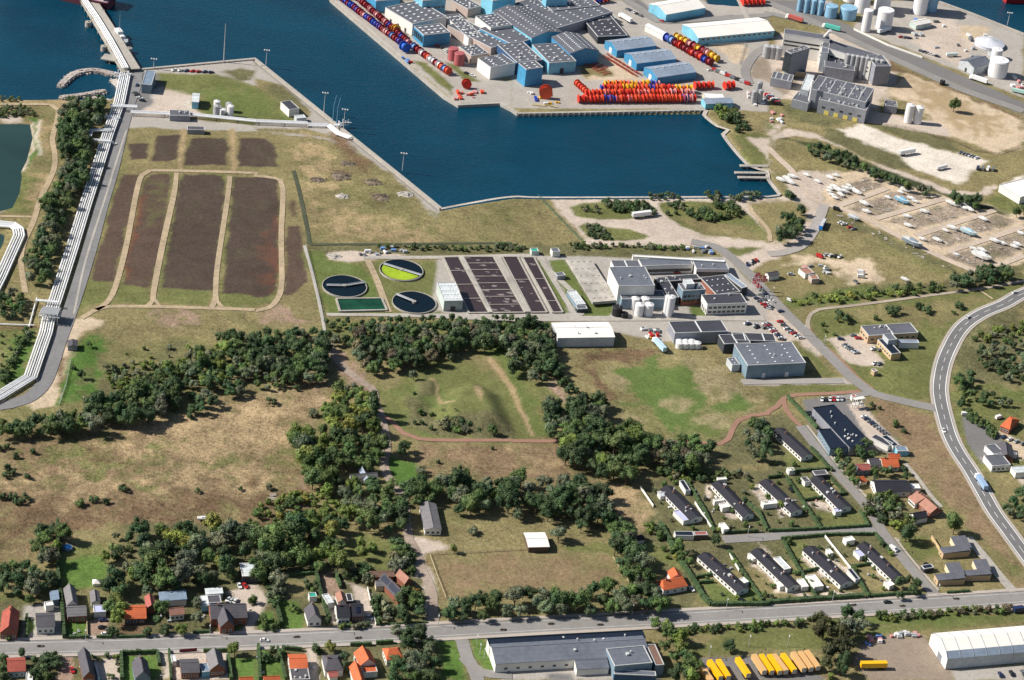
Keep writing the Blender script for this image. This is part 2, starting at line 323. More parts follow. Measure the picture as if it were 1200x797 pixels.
 ('olive', .6, 2.5, 3, 'D3 170,190 380,140 470,200 560,370 470,230 380,190'), ('olive', .7, 3, 3, 'D2 770,220 880,420 840,520 825,400'), ('gravel', .35, 2.5, 2, 'D2 700,140 760,130 890,165 880,185 780,215 820,290 850,400 840,520 860,540 790,540 730,300 740,230'),
 ('rough', .8, 3, 3, 'D3 560,110 700,0 C3 600,660 640,680 700,797 D3 830,310 930,440 760,470 700,400'), ('olive', .7, 3, 3, 'D3 600,150 720,170 800,280 700,270 640,260'),
 # ---- left gardens
 ('olive', .7, 3, 3, 'D1 280,170 520,160 620,210 640,370 270,360'), ('turf', .6, 2, 2, 'D1 290,240 480,220 500,350 290,370'), ('dry', .7, 4, 4, 'D1 500,130 640,160 620,340 520,300'), ('olive', .7, 3, 3, 'D1 0,400 180,410 130,460 0,445'),
 ('rough', .8, 3, 3, 'D1 560,70 1196,60 D2 130,330 130,570 0,575 D1 1196,590 620,600 640,380'), ('rough', .8, 3, 3, 'D1 0,440 640,380 640,600 0,620'),
 ('olive', .6, 3, 3, 'D2 450,110 700,140 720,300 560,290 480,270 400,220'), ('rough', .7, 3, 3, 'D2 0,100 400,240 700,300 790,330 800,520 0,570'),
 ('turf', .6, 1.5, 1, 'D2 110,420 200,430 225,560 110,575'), ('turf', .6, 1.5, 1, 'D2 0,480 80,470 90,560 20,575'), ('dry', .5, 2, 2, 'D2 130,330 210,340 240,400 140,400'), ('pink', .5, 2, 2, 'D2 300,290 350,290 390,390 320,390'), ('gravel', .3, 1.5, 1, 'D2 410,335 530,370 560,545 500,540 440,350'), ('gravel', .3, 1.5, 1, 'D2 320,400 370,400 380,550 340,520'),
 ('turf', .5, 1, 1, 'D1 310,515 405,515 405,600 315,600'), ('brown', .5, 1, 1, 'D1 150,540 270,570 270,610 140,610'), ('pink', .4, 1, 1, 'D1 405,520 500,500 500,600 420,605'), ('brown', .5, 2, 2, 'D1 530,530 700,540 700,595 560,600'), ('gravel', .3, 1.5, 1, 'D1 1060,380 1196,340 D2 50,400 60,430 D1 1190,520 1196,590 1120,580 1110,440'), ('olive', .5, 2, 2, 'D1 1110,440 1150,480 1130,580 980,570'),
 ('conc', .3, 1.5, 1, 'D1 110,440 300,440 300,610 100,610'), ('turf', .5, 1, 1, 'D1 120,500 160,500 160,560 120,600'),
 # ---- south side gardens
 ('rough', .7, 2, 2, 'D1 0,680 1196,650 D2 840,600 840,797 D1 0,797'), ('pink', .4, 1, 1, 'D1 285,670 345,665 340,797 265,797'), ('turf', .5, 1, 1, 'D1 580,680 740,680 740,797 580,797'), ('turf', .5, 1, 1, 'D1 1090,690 1196,700 1196,797 1110,797'), ('gravel', .3, 1, 1, 'D1 750,660 790,660 800,797 760,797'), ('gravel', .3, 1, 1, 'D1 800,650 1060,650 1070,797 810,797'), ('gravel', .3, 1, 1, 'D1 430,700 560,690 580,797 440,797'),
 ('turf', .5, 1, 1, 'D2 10,700 110,690 140,797 10,797'), ('gravel', .3, 1, 1, 'D2 240,630 290,640 300,797 250,797'), ('turf', .6, 2, 2, 'D2 850,600 930,600 1000,797 850,797'), ('vivid', .6, 2, 2, 'D2 860,690 940,690 960,797 870,797'), ('turf', .5, 1, 1, 'D2 1000,590 1196,580 D3 570,545 600,600 D2 1060,600 1140,760 1090,760 1010,690'),
 ('conc', .25, 1.5, 1, 'D2 1150,730 D3 600,690 700,797 D2 1150,797'), ('asph', .15, 1.5, 1, 'D3 165,770 280,765 290,797 170,797'), ('olive', .5, 2, 2, 'D3 690,540 1196,550 D4 520,545 1196,470 1196,530 700,570 600,560 300,650 0,650 D3 900,690 840,700'),
 ('dry', .5, 4, 4, 'D3 800,570 1000,560 900,620 830,640'), ('lawn', .5, 3, 3, 'D3 560,480 690,520 D4 1130,470 1196,480 D4 500,570 700,540'),
 ('asph', .1, 1.5, 1, 'D3 870,700 1196,680 D4 250,780 260,797 D3 900,797'), ('mud', .2, 1.5, 1, 'D4 430,640 550,590 730,590 850,740 860,797 470,797 400,720'), ('conc', .2, 1.5, 1, 'D4 850,745 1196,725 1196,797 870,797'), ('brown', .6, 2, 2, 'D4 250,770 340,790 260,797'), ('sand', .3, 2, 2, 'D4 1110,450 1196,430 1196,470 1140,480'),
 # ---- allotment strip round the terraces
 ('rough', .7, 2, 2, 'C3 640,640 1196,600 C4 0,370 160,380 420,690 C4 470,797 D4 440,0 480,80 D3 900,130 740,120 C3 620,720'), ('rough', .7, 2, 2, 'D3 760,160 900,140 D4 60,140 490,115 580,200 760,390 700,400 0,430 D3 930,440 860,330'),
 ('dry', .6, 4, 4, 'D4 0,260 700,200 740,370 0,420 D3 880,440 900,300'), ('lawn', .6, 4, 4, 'D3 880,350 1180,380 1196,440 930,450'), ('olive', .6, 3, 3, 'D4 80,150 160,150 240,270 150,290'), ('olive', .6, 3, 3, 'C4 100,640 200,640 330,720 180,745'), ('olive', .6, 3, 3, 'C4 60,530 220,510 280,590 100,600'), ('dry', .6, 3, 3, 'C4 250,640 320,640 360,700 300,690'), ('olive', .6, 3, 3, 'D4 200,10 420,0 460,70 250,90'),
 # ---- right side
 ('marsh', .7, 5, 5, 'C4 430,270 560,270 700,330 780,370 900,620 1010,797 D4 1180,250 1196,300 1196,360 1150,380 1080,250 960,110 880,0 C4 800,790 650,580 600,480'), ('olive', .7, 5, 5, 'C4 440,290 520,370 780,720 830,797 D4 1196,300 1150,340 940,80 C4 640,560'),
 ('olive', .6, 3, 3, 'D4 600,140 760,130 820,220 680,245'), ('dry', .6, 4, 4, 'D4 700,250 900,350 1100,340 1130,375 800,400'), ('asph', .12, 1, .5, 'C4 165,270 250,262 370,270 440,300 660,520 620,540 480,500 370,515 290,500 190,380'), ('gravel', .2, 1, .5, 'C4 370,290 440,290 620,490 560,500 470,460'),
 ('olive', .8, 4, 5, 'C4 870,100 1196,40 1196,797 1090,797 1000,600 900,470 860,330'), ('straw', .8, 8, 8, 'C4 950,60 1196,40 1196,230 960,200'), ('lawn', .8, 6, 6, 'C4 1080,200 1196,210 1196,300 1100,270'), ('asph', .1, 1, .5, 'C4 905,350 950,350 1080,440 1130,540 1000,570 930,470'), ('sand', .4, 1.5, 1.5, 'C4 1060,400 1100,420 1196,470 1196,540 1180,560 1080,430'), ('gravel', .3, 1, .5, 'C4 990,540 1050,590 1160,600 1196,640 1196,700 1140,600'), ('dry', .6, 3, 3, 'C4 1010,600 1140,620 1196,700 1150,797 1080,740'),
 ('rough', .9, 5, 5, 'B4 900,760 1196,600 1196,797 C4 1196,200 900,200 880,60'),
 ('gravel', .7, 1.2, 2.5, 'Z760/550/7.973 180,230 250,300 240,330 170,260'),
 ('gravel', .7, 1.2, 2.5, 'Z760/550/7.973 610,270 760,360 850,450 800,470 640,330'),
 ('gravel', .7, 1.2, 2.5, 'Z760/550/7.973 520,150 580,160 600,260 540,300'),
 ('gravel', .7, 1.2, 2.5, 'Z880/540/7.973 40,220 140,230 340,480 260,520 120,380 20,260'),
 ('gravel', .7, 1.2, 2.5, 'Z880/540/7.973 500,380 640,380 780,440 740,480 520,420'),
 ('gravel', .7, 1.2, 2.5, 'Z880/540/7.973 640,270 720,330 690,350'),
 ('gravel', .7, 1.2, 2.5, 'Z800/620/7.973 230,330 310,400 290,420 220,360'),
 ('gravel', .7, 1.2, 2.5, 'Z800/620/7.973 640,260 900,500 860,520 650,330'),
 ('gravel', .7, 1.2, 2.5, 'Z800/620/7.973 880,560 1190,620 1190,650 860,600'),
 ('gravel', .7, 1.2, 2.5, 'Z800/620/7.973 700,100 760,150 850,260 830,270'),
 ('gravel', .7, 1.2, 2.5, 'Z920/620/7.973 180,220 320,360 480,520 300,430 160,300'),
 ('gravel', .7, 1.2, 2.5, 'Z920/620/7.973 300,610 620,580 700,640 300,640'),
 ('gravel', .7, 1.2, 2.5, 'Z920/620/7.973 760,260 900,400 960,470 900,450'),
 ('gravel', .7, 1.2, 2.5, 'Z920/620/7.973 440,280 600,370 560,400 460,320'),
 # ---- boat yard
 ('sand', .5, 2, 2, 'A4 400,797 560,780 B4 750,100 1196,190 1196,430 960,470 700,350 270,160 250,110 150,0'), ('gravel', .4, 2, 2, 'B4 150,0 330,0 300,60 250,110 260,160 190,150 100,110 60,30'),
 ('mud', .9, 3, 3, 'B4 300,90 460,40 540,70 330,140'), ('mud', .9, 3, 3, 'B4 370,170 600,90 760,120 500,215'), ('mud', .9, 3, 3, 'B4 540,240 850,150 1000,180 690,275'), ('mud', .9, 3, 3, 'B4 700,320 1060,205 1160,235 830,360'), ('mud', .9, 3, 3, 'B4 840,400 1196,280 1196,370 970,450'), ('rough', .7, 3, 3, 'B4 300,190 450,250 700,370 900,470 880,485 620,370 330,230'),
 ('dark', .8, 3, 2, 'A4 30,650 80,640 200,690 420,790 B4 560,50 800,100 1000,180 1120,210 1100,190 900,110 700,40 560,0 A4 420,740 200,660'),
 ('dry', .8, 4, 4, 'A4 0,600 60,620 0,650 0,700 200,797 400,797 100,690 30,660'), ('gravel', .4, 2, 2, 'A4 0,655 90,640 210,640 400,710 B4 560,0 700,50 850,110 1000,110 1080,80 1060,60 980,95 850,85 700,30 600,0 A4 450,740 300,660 200,615 90,600 0,640'),
 ('olive', .8, 4, 4, 'B4 1000,130 1090,85 1196,140 1196,190 1100,190'), ('pale', .3, 2, 2, 'B4 1090,60 1196,20 1196,120 1150,100'),
 # ---- east industrial ground
 ('gravel', .3, 4, 4, 'A3 1050,797 1190,760 A4 0,560 60,590 0,650 B3 1196,0'), ('dry', .8, 4, 4, 'A3 900,520 1100,520 1196,540 A4 60,470 330,560 250,600 0,560 A3 1196,610 985,610 940,560'), ('rough', .8, 4, 4, 'A4 60,480 200,520 390,565 290,600 100,540'),
 ('olive', .7, 4, 4, 'A3 1010,620 1100,620 1196,640 1190,797 1110,770'), ('gravel', .4, 2, 2, 'A3 1090,640 1196,640 A4 0,640 0,700 A3 1196,740'),
 ('pale', .35, 3, 2, 'A4 320,610 450,580 600,650 640,650 900,720 1020,750 960,797 B4 900,60 700,0 A4 560,740 400,670'), ('rough', .7, 3, 3, 'A4 290,600 600,720 700,797 600,797 400,700 240,640'), ('rough', .7, 3, 3, 'A4 460,575 650,600 830,650 900,710 640,655 540,610'),
 ('gravel', .4, 4, 4, 'A3 1000,300 1196,250 A4 0,240 60,150 330,150 560,260 620,330 560,450 460,570 380,560 200,470 60,450 A3 1196,450 1000,420'),
 ('sand', .35, 4, 4, 'A4 640,350 700,345 900,430 1196,540 1196,680 1080,715 950,670 850,640 780,600 720,500 560,450'), ('straw', .3, 10, 10, 'A4 660,370 800,400 1100,560 1000,640 860,560 700,470'),
 ('gravel', .25, 1.5, 1, 'A4 500,520 780,570 850,600 850,640 460,570'), ('conc', .25, 2, 1, 'A4 0,60 270,130 330,150 300,0 0,0'), ('conc', .2, 2, 1, 'A3 480,0 1196,0 1196,520 880,510 0,505 0,360 A2 1196,360 1040,380 640,130 500,0'),
 ('conc', .2, 2, 1, 'A2 350,0 560,0 1000,360 1196,380 1196,500 1140,480 945,485'), ('olive', .6, 2, 2, 'A2 730,280 790,290 930,400 920,440 850,390'), ('olive', .6, 2, 2, 'A2 890,290 950,310 1040,380 980,375'),
 ('sand', .4, 3, 2, 'A3 300,270 480,260 600,370 340,375'), ('dry', .6, 3, 3, 'A3 330,300 430,320 480,360 340,360'), ('dry', .6, 3, 3, 'A3 1080,75 1196,80 1196,190'), ('sand', .5, 3, 3, 'A3 920,210 1080,200 1100,260 1060,300'),
 ('asph', .1, 2, 1, 'A3 520,0 600,0 700,90 1196,60 1196,90 720,110 660,100'), ('asph', .1, 2, 1, 'A4 140,0 400,130 1196,480 1196,540 640,300 200,90 0,20 0,0'), ('brown', .6, 3, 3, 'A4 560,265 640,300 1196,540 1196,560 660,345 560,330'), ('dry', .6, 5, 4, 'A4 570,270 1196,525 1196,545 640,330'), ('dry', .6, 3, 3, 'A4 0,60 130,110 70,150 0,150'),
 ('conc', .2, 3, 2, 'A4 400,130 500,0 800,0 1196,150 1196,460 560,190'), ('gravel', .3, 5, 5, 'A4 620,150 840,80 1000,200 900,300 700,230'), ('sand', .4, 4, 4, 'A4 890,110 1040,130 990,190 900,170'),
 ('mud', .3, 3, 3, 'A3 1100,270 1180,260 A4 0,330 40,320 180,340 100,440 0,450 A3 1130,400'), ('conc', .3, 3, 3, 'A3 950,330 1196,380 A4 60,440 0,480 A3 900,440'),
 ('lawn', .5, 3, 3, 'A3 1196,560 A4 40,600 0,590'),
]
SEA = [ # open water: the outline of the coast
 'P -400,-900 -400,60 -60,112 0,113.5 A1 130,458 280,455 320,462 450,452 500,460 560,420 590,360 600,325 640,322 720,316 1195,272 A2 0,278 645,797 B2 862,176 1000,150 1196,120 B3 200,124 1196,119 B4 55,112 0,35 A3 1190,797 1105,770 985,625 1010,605 960,590 895,535 907,512 885,524 25,532 0,510 A2 1140,482 945,492 880,450 350,0 P 300,-70 200,-900',
 'P 1080,-30 A4 800,8 960,65 1196,160 P 1300,85 1500,-100', 'A3 905,-40 925,12 1060,22 1070,-40',
]
PONDS = ['A1 -200,572 100,570 145,572 158,640 132,740 104,797 B1 108,20 98,95 64,168 0,186 -200,200', 'B1 -200,285 10,285 28,300 22,330 0,375 -200,600']

def pdist(X, Y, poly):
    """signed distance (negative inside)"""
    n = len(poly); d = np.full(X.shape, 1e18); ins = np.zeros(X.shape, bool)
    for i in range(n):
        ax, ay = poly[i][0], poly[i][1]; bx, by = poly[(i + 1) % n][0], poly[(i + 1) % n][1]
        ex, ey = bx - ax, by - ay; L = ex * ex + ey * ey + 1e-9
        t = np.clip(((X - ax) * ex + (Y - ay) * ey) / L, 0, 1)
        d = np.minimum(d, (X - ax - t * ex) ** 2 + (Y - ay - t * ey) ** 2)
        if abs(ey) > 1e-9:
            c = ((ay > Y) != (by > Y)) & (X < ex * (Y - ay) / ey + ax); ins ^= c
    d = np.sqrt(d); return np.where(ins, -d, d)
def vnoise(X, Y, s, seed):
    r = np.random.RandomState(seed); T = r.rand(128, 128).astype('f')
    x = X / s; y = Y / s; xi = np.floor(x).astype(int); yi = np.floor(y).astype(int); fx = x - xi; fy = y - yi
    fx = fx * fx * (3 - 2 * fx); fy = fy * fy * (3 - 2 * fy); a = lambda i, j: T[(xi + i) % 128, (yi + j) % 128]
    return (a(0, 0) * (1 - fx) + a(1, 0) * fx) * (1 - fy) + (a(0, 1) * (1 - fx) + a(1, 1) * fx) * fy
GS_ = 1.5
x0, x1, y0, y1 = -460, 520, 820, 2140
nx = int((x1 - x0) / GS_) + 1; ny = int((y1 - y0) / GS_) + 1
gx, gy = np.meshgrid(x0 + np.arange(nx) * GS_, y0 + np.arange(ny) * GS_); gx = gx.ravel(); gy = gy.ravel()
w1 = (vnoise(gx, gy, 9, 1) - .5) * 2 + (vnoise(gx, gy, 3.5, 2) - .5); w2 = (vnoise(gx, gy, 9, 3) - .5) * 2 + (vnoise(gx, gy, 3.5, 4) - .5)
colr = np.zeros((len(gx), 4)); colr[:, :3] = C_['dry']; colr[:, 3] = .7
for key, tex, soft, warp, s in PAINT:
    P = GS(s); bx0 = min(p.x for p in P) - 20; bx1 = max(p.x for p in P) + 20; by0 = min(p.y for p in P) - 20; by1 = max(p.y for p in P) + 20
    m_ = np.nonzero((gx > bx0) & (gx < bx1) & (gy > by0) & (gy < by1))[0]
    if not len(m_): continue
    d = pdist(gx[m_] + w1[m_] * warp, gy[m_] + w2[m_] * warp, P)
    if soft > 5: d = d + (vnoise(gx[m_], gy[m_], 5, 9) - .5) * soft * 1.6
    a = np.clip(.5 - d / (soft * 1.2), 0, 1)
    if soft > 5: a = a * (.42 if key in ('red', 'olive') and tex < .9 else .85)
    a = a[:, None]; c = np.array([*C_[key], tex]); colr[m_] = colr[m_] * (1 - a) + c * a
# broad natural variation of the ground colour
tx = colr[:, 3:4]; v = (vnoise(gx, gy, 22, 5) * .5 + vnoise(gx, gy, 8, 6) * .3 + vnoise(gx, gy, 3, 7) * .2 - .5)[:, None]
colr[:, :3] *= 1 + v * tx * .9
g_ = (vnoise(gx, gy, 15, 11) * .6 + vnoise(gx, gy, 5, 12) * .4 - .55)[:, None]
colr[:, :3] += np.clip(g_, 0, 1) * tx ** 2 * (np.array([.11, .13, .045]) - colr[:, :3]) * 1.7
colr[:, :3] = np.clip(colr[:, :3], .01, .9)
z = (vnoise(gx, gy, 6, 21) - .5) * .25 * colr[:, 3]
MOUNDS = [('C2 940,240 1010,215 1100,260 1160,400 1080,420 900,400 860,340', 5.5, 14), ('C2 750,190 830,190 830,250 760,260', 1.8, 6), ('C2 690,260 760,260 800,300 740,340 680,300', 1.5, 8)]
z[:] = z - .2
for s, h, w in MOUNDS:
    d = pdist(gx, gy, GS(s)); a = np.clip(.5 - d / w, 0, 1); z += h * a * a * (3 - 2 * a)
for s in SEA:
    P = GS(s); d = pdist(gx, gy, P); z = np.where(d < 3, np.minimum(z, -3.6 + np.clip(d + 1.5, -2, 4.5) * .8), z)
for s in PONDS:
    P = GS(s); d = pdist(gx, gy, P); z = np.where(d < 5, np.minimum(z, -1.0 + np.clip(d, -6, 5) * .2), z)
me = bpy.data.meshes.new('ground')
idx = np.arange(nx * ny).reshape(ny, nx); q = np.stack([idx[:-1, :-1], idx[:-1, 1:], idx[1:, 1:], idx[1:, :-1]], -1).reshape(-1, 4)
me.vertices.add(nx * ny); me.vertices.foreach_set('co', np.stack([gx, gy, z], -1).astype('f').ravel())
me.loops.add(q.size); me.loops.foreach_set('vertex_index', q.ravel().astype('i')); me.polygons.add(len(q))
me.polygons.foreach_set('loop_start', (np.arange(len(q)) * 4).astype('i')); me.polygons.foreach_set('use_smooth', np.ones(len(q), bool)); me.update()
at = me.color_attributes.new('soil', 'FLOAT_COLOR', 'POINT'); at.data.foreach_set('color', colr.astype('f').ravel())
ground = bpy.data.objects.new('ground', me); COL.objects.link(ground); ground['kind'] = 'structure'
def ground_mat():
    m = bpy.data.materials.new('ground'); m.use_nodes = True; n, l = NT(m); b = n['Principled BSDF']; b.inputs['Roughness'].default_value = .95; b.inputs['Specular IOR Level'].default_value = .1
    at = n.new('ShaderNodeAttribute'); at.attribute_name = 'soil'; tc = n.new('ShaderNodeTexCoord')
    def noise(s, d=4, ro=.6):
        x = n.new('ShaderNodeTexNoise'); x.inputs['Scale'].default_value = s; x.inputs['Detail'].default_value = d; x.inputs['Roughness'].default_value = ro; l.new(tc.outputs['Object'], x.inputs['Vector']); return x.outputs[0]
    def math_(op, a, b_):
        x = n.new('ShaderNodeMath'); x.operation = op
        for i, k in enumerate((a, b_)):
            if isinstance(k, (int, float)): x.inputs[i].default_value = k
            else: l.new(k, x.inputs[i])
        return x.outputs[0]
    a = noise(.45); c = noise(.11); f = noise(1.3, 3)
    s = math_('ADD', math_('MULTIPLY', math_('SUBTRACT', a, .5), 1.7), math_('MULTIPLY', math_('SUBTRACT', c, .5), 1.0))
    s = math_('ADD', s, math_('MULTIPLY', math_('SUBTRACT', f, .5), 2.4))
    k = math_('ADD', 1.0, math_('MULTIPLY', s, math_('ADD', math_('MULTIPLY', at.outputs['Alpha'], .95), .08)))
    k = math_('MAXIMUM', k, .3)
    v = n.new('ShaderNodeVectorMath'); v.operation = 'SCALE'; l.new(at.outputs['Color'], v.inputs[0]); l.new(k, v.inputs['Scale']); l.new(v.outputs[0], b.inputs['Base Color'])
    bp = n.new('ShaderNodeBump'); bp.inputs['Distance'].default_value = .6; l.new(a, bp.inputs['Height']); l.new(math_('MULTIPLY', at.outputs['Alpha'], .7), bp.inputs['Strength']); l.new(bp.outputs[0], b.inputs['Normal'])
    return m
me.materials.append(ground_mat())
# country beyond the frame, out to the horizon
mb = MB()
fx0, fx1, fy0, fy1 = -9000, 9000, -4000, 16000; X1 = x0 + (nx - 1) * GS_; Y1 = y0 + (ny - 1) * GS_
for a in ((fx0, fy0, x0, G((0, 113)).y), (X1, fy0, fx1, G((1200, 158)).y), (x0, fy0, X1, y0)): mb.poly([(a[0], a[1], -.35), (a[2], a[1], -.35), (a[2], a[3], -.35), (a[0], a[3], -.35)])
o = mb.build('land', mat('land', (.2, .19, .09), var=.4, scale=.02)); o['kind'] = 'structure'

def water_mat(name, col, rough, bs, bscale=.22):
    m = bpy.data.materials.new(name); m.use_nodes = True; n, l = NT(m); b = n['Principled BSDF']; b.inputs['Roughness'].default_value = rough; b.inputs['IOR'].default_value = 1.33; b.inputs['Specular IOR Level'].default_value = .38
    tc = n.new('ShaderNodeTexCoord'); mp = n.new('ShaderNodeMapping'); mp.inputs['Scale'].default_value = (1, 1.8, 1); mp.inputs['Rotation'].default_value = (0, 0, .5); l.new(tc.outputs['Object'], mp.inputs[0])
    x = n.new('ShaderNodeTexNoise'); x.inputs['Scale'].default_value = bscale; x.inputs['Detail'].default_value = 5; x.inputs['Roughness'].default_value = .65; l.new(mp.outputs[0], x.inputs['Vector'])
    y = n.new('ShaderNodeTexNoise'); y.inputs['Scale'].default_value = .012; y.inputs['Detail'].default_value = 3; l.new(mp.outputs[0], y.inputs['Vector'])
    mr = n.new('ShaderNodeMapRange'); mr.inputs['From Min'].default_value = .35; mr.inputs['From Max'].default_value = .65; mr.inputs['To Min'].default_value = .85; mr.inputs['To Max'].default_value = 1.15; l.new(y.outputs[0], mr.inputs[0])
    v = n.new('ShaderNodeVectorMath'); v.operation = 'SCALE'; v.inputs[0].default_value = col; l.new(mr.outputs[0], v.inputs['Scale']); l.new(v.outputs[0], b.inputs['Base Color'])
    bp = n.new('ShaderNodeBump'); bp.inputs['Strength'].default_value = bs; bp.inputs['Distance'].default_value = .5; l.new(x.outputs[0], bp.inputs['Height']); l.new(bp.outputs[0], b.inputs['Normal'])
    return m
sea = MB(); sea.poly([(-9000, 1000, -1.9), (9000, 1000, -1.9), (9000, 16000, -1.9), (-9000, 16000, -1.9)]); o = sea.build('sea_water', water_mat('sea', (.0004, .038, .072), .24, 1.1, .3)); o['kind'] = 'structure'
pm = water_mat('pond', (.022, .05, .048), .15, .12)
for s, zz in zip(PONDS, (-1.15, -1.15)):
    o = tri_poly('pond_water', offset([Vector(p) for p in GS(s)], 0), zz, pm)
# the sea runs on to the north beyond the mapped ground; cut-out of the far land sheet
# ================================================================ ROADS AND PATHS
M_asph = mat('asphalt', (.25, .238, .228), .9, .10, .35); M_asph2 = mat('asphalt_dark', (.165, .162, .165), .9, .1, .3); M_grav = mat('gravel_track', (.44, .37, .30), .95, .2, .5)
M_redp = mat('red_path', (.30, .17, .125), .95, .1, .4); M_conc = mat('concrete', (.40, .37, .33), .9, .14, .4); M_pave = mat('pavement_slabs', (.42, .37, .33), .9, .08, .8)
M_white = mat('road_paint', (.75, .75, .73), .7, .15, 2.0); M_pathl = mat('worn_track', (.42, .33, .22), .95, .2, .4)
MAIN = 'P -60,763 0,760 150,756 300,750.5 450,743.5 600,735 750,727 900,718.5 1050,709.5 1200,700 1260,696'
strip('main_road', MAIN, 10.5, .05, M_asph)
strip('pavement', MAIN, 2.4, .17, M_pave, off=6.6, thick=.2); strip('pavement', MAIN, 2.2, .17, M_pave, off=-6.5, thick=.2)
strip('cycle_lane', MAIN, .18, .08, M_white, off=3.7); strip('cycle_lane', MAIN, .18, .08, M_white, off=-3.7)
HWY = 'P 1290,318 1240,330 1200,343.5 1176,356.5 1153,366 1135,377 1124,388 1115.5,402 1106,424 1101,450 1102,468 1106,486 1113,510 1123,530 1137,551 1151,575.5 1165,600 1184,626 1200,648 1225,682 1260,730'
strip('country_road', HWY, 8.6, .07, M_asph2); strip('road_shoulder', HWY, .55, .09, M_white, off=3.7); strip('road_shoulder', HWY, .55, .09, M_white, off=-3.7); strip('centre_line', HWY, .3, .1, M_white, dash=True)
strip('road_verge', HWY, 1.6, .02, M_pave, off=5.0); strip('road_verge', HWY, 1.6, .02, M_pave, off=-5.0)
strip('access_road', 'P 1104,481 1090,477 1075,474 1050,468 1026,462 1010,452 995,440 982,427 967,412 953,398 938,383 920,366 905,350 893,337 880,323 868,311 855,300 838,289 810,283', 7.6, .055, M_asph)
strip('access_road', 'C4 480,240 360,262 300,262', 5, .04, M_asph); strip('delivery_road', 'C3 1075,190 1196,187 C4 150,186 350,184', 6, .04, mat('asphalt_pale', (.33, .31, .29), .9, .1, .4))
strip('residential_street', 'C4 150,395 200,460 260,540 330,625 400,700 480,797 D4 540,110 620,215 700,310 775,395', 6.2, .045, M_asph)
strip('residential_street', 'D4 500,92 300,103 100,118 D3 1196,128 985,140', 7, .04, M_asph)
strip('pavement', 'C4 150,395 200,460 260,540 330,625 400,700 480,797', 1.4, .14, M_pave, off=4.2, thick=.2); strip('pavement', 'D4 560,135 620,215 700,310 765,385', 1.4, .14, M_pave, off=4.2, thick=.2)
strip('cycle_path', 'B4 1196,515 1000,550 700,590 400,630 235,650 190,690 190,740 235,797 C4 320,70', 2.6, .03, mat('pale_path', (.38, .32, .26), .95, .15, .5)); strip('cycle_path', 'B4 190,740 235,797 C4 320,70 370,120 430,180 490,222', 2.6, .03, M_redp)
strip('cycle_path', 'C4 430,233 300,243 130,250 75,265 45,302 0,328 C3 1196,337 1120,347 1060,368 1030,410 1012,455 975,478 900,475 800,470 600,468 380,467 0,465 C2 1196,462 900,462 760,455 690,430 640,380 600,350', 3.2, .03, M_redp)
strip('cycle_path', 'C4 72,268 85,320 130,375 160,400', 3, .035, M_redp)
strip('gravel_lane', 'D2 835,540 825,470 825,400 800,330 765,260 745,190 715,140 C2 690,740 650,685 600,590 610,480 585,350 560,300 545,225 480,180 400,110 350,40 340,0', 5.0, .025, mat('lane', (.34, .27, .22), .95, .2, .4))
strip('access_road', 'D2 940,575 965,620 985,690 1020,750 1040,810', 6.5, .045, M_asph); strip('access_road', 'D2 970,690 1050,760 1196,775', 6, .042, M_asph)
strip('access_road', 'P 160,85 158,100 152,118 143,150 131,200 119,240 107,285 95,325 83,362 75,384 68,403 60,428 52,448 42,460 28,469 10,474 -20,478', 8.5, .03, mat('asphalt_worn', (.21, .205, .21), .9, .12, .3))
strip('kerb_strip', 'A1 590,610 530,797 B1 500,100 400,420 345,670', 1.2, .06, M_conc)
for s, w in (('A1 0,487 240,489 272,515 262,580 245,650 256,720 250,797 B1 190,130 155,240 110,340 98,430 118,570', 3.4), ('B1 0,212 155,216', 2.5), ('B2 520,415 560,500 620,660', 4.0),
             ('B1 380,690 480,640 640,634 900,640 1196,650 B2 0,655 60,640 100,600 120,520 118,300 125,80 90,35 0,25 B1 1196,12 900,2 700,0 665,20 640,90 590,350 540,540 500,615 450,650', 3.4),
             ('B1 825,10 815,90 760,330 720,540 712,610 690,632', 3.0), ('B1 825,10 820,100 770,330 728,540 722,600 745,632', 2.0), ('B1 1075,25 1060,150 1015,450 1005,600 985,640', 3.2), ('B1 1010,560 1015,610 1040,640', 2.4),
             ('B3 1110,165 1120,190 1196,275 B4 10,330', 3), ('B4 985,555 1050,600', 1.6)):
    strip('gravel_track', s, w, .03, M_pathl if 'B1 8' not in s else M_pathl)
strip('perimeter_road', 'B2 500,405 850,405 B3 0,397 130,400 150,440 300,680 B2 620,675', 4, .03, M_conc); strip('perimeter_road', 'B3 0,692 200,692 700,690 1180,690', 6, .032, M_conc); strip('perimeter_road', 'B2 330,672 1196,678 B3 0,688', 3.4, .03, M_conc)
strip('perimeter_road', 'B3 300,683 150,440 130,404', 3.4, .034, M_conc, sm=False)
strip('drainage_ditch', 'B2 175,0 200,90 235,250 252,345', 2.6, .02, mat('ditch', (.07, .08, .05), .9, .2, .4)); strip('drainage_ditch', 'B2 252,345 1196,338', 2.4, .022, MATS['ditch'])
strip('gravel_track', 'B2 225,350 260,470 300,640 325,770', 2.0, .03, M_conc)
strip('harbour_road', 'A4 0,10 200,95 400,190 640,300 900,415 1196,520', 9, .04, M_asph); strip('harbour_road', 'A3 530,0 600,40 660,85 740,100 1196,70 A4 0,60 200,110', 7, .045, M_asph)
strip('harbour_road', 'A3 880,180 1000,175 1100,150 1196,100', 5, .042, M_asph); strip('harbour_road', 'A3 1060,0 1120,120 1196,180', 4, .043, M_conc)
strip('harbour_road', 'A3 1196,215 1130,260 1090,330 1110,390', 7, .042, M_asph)
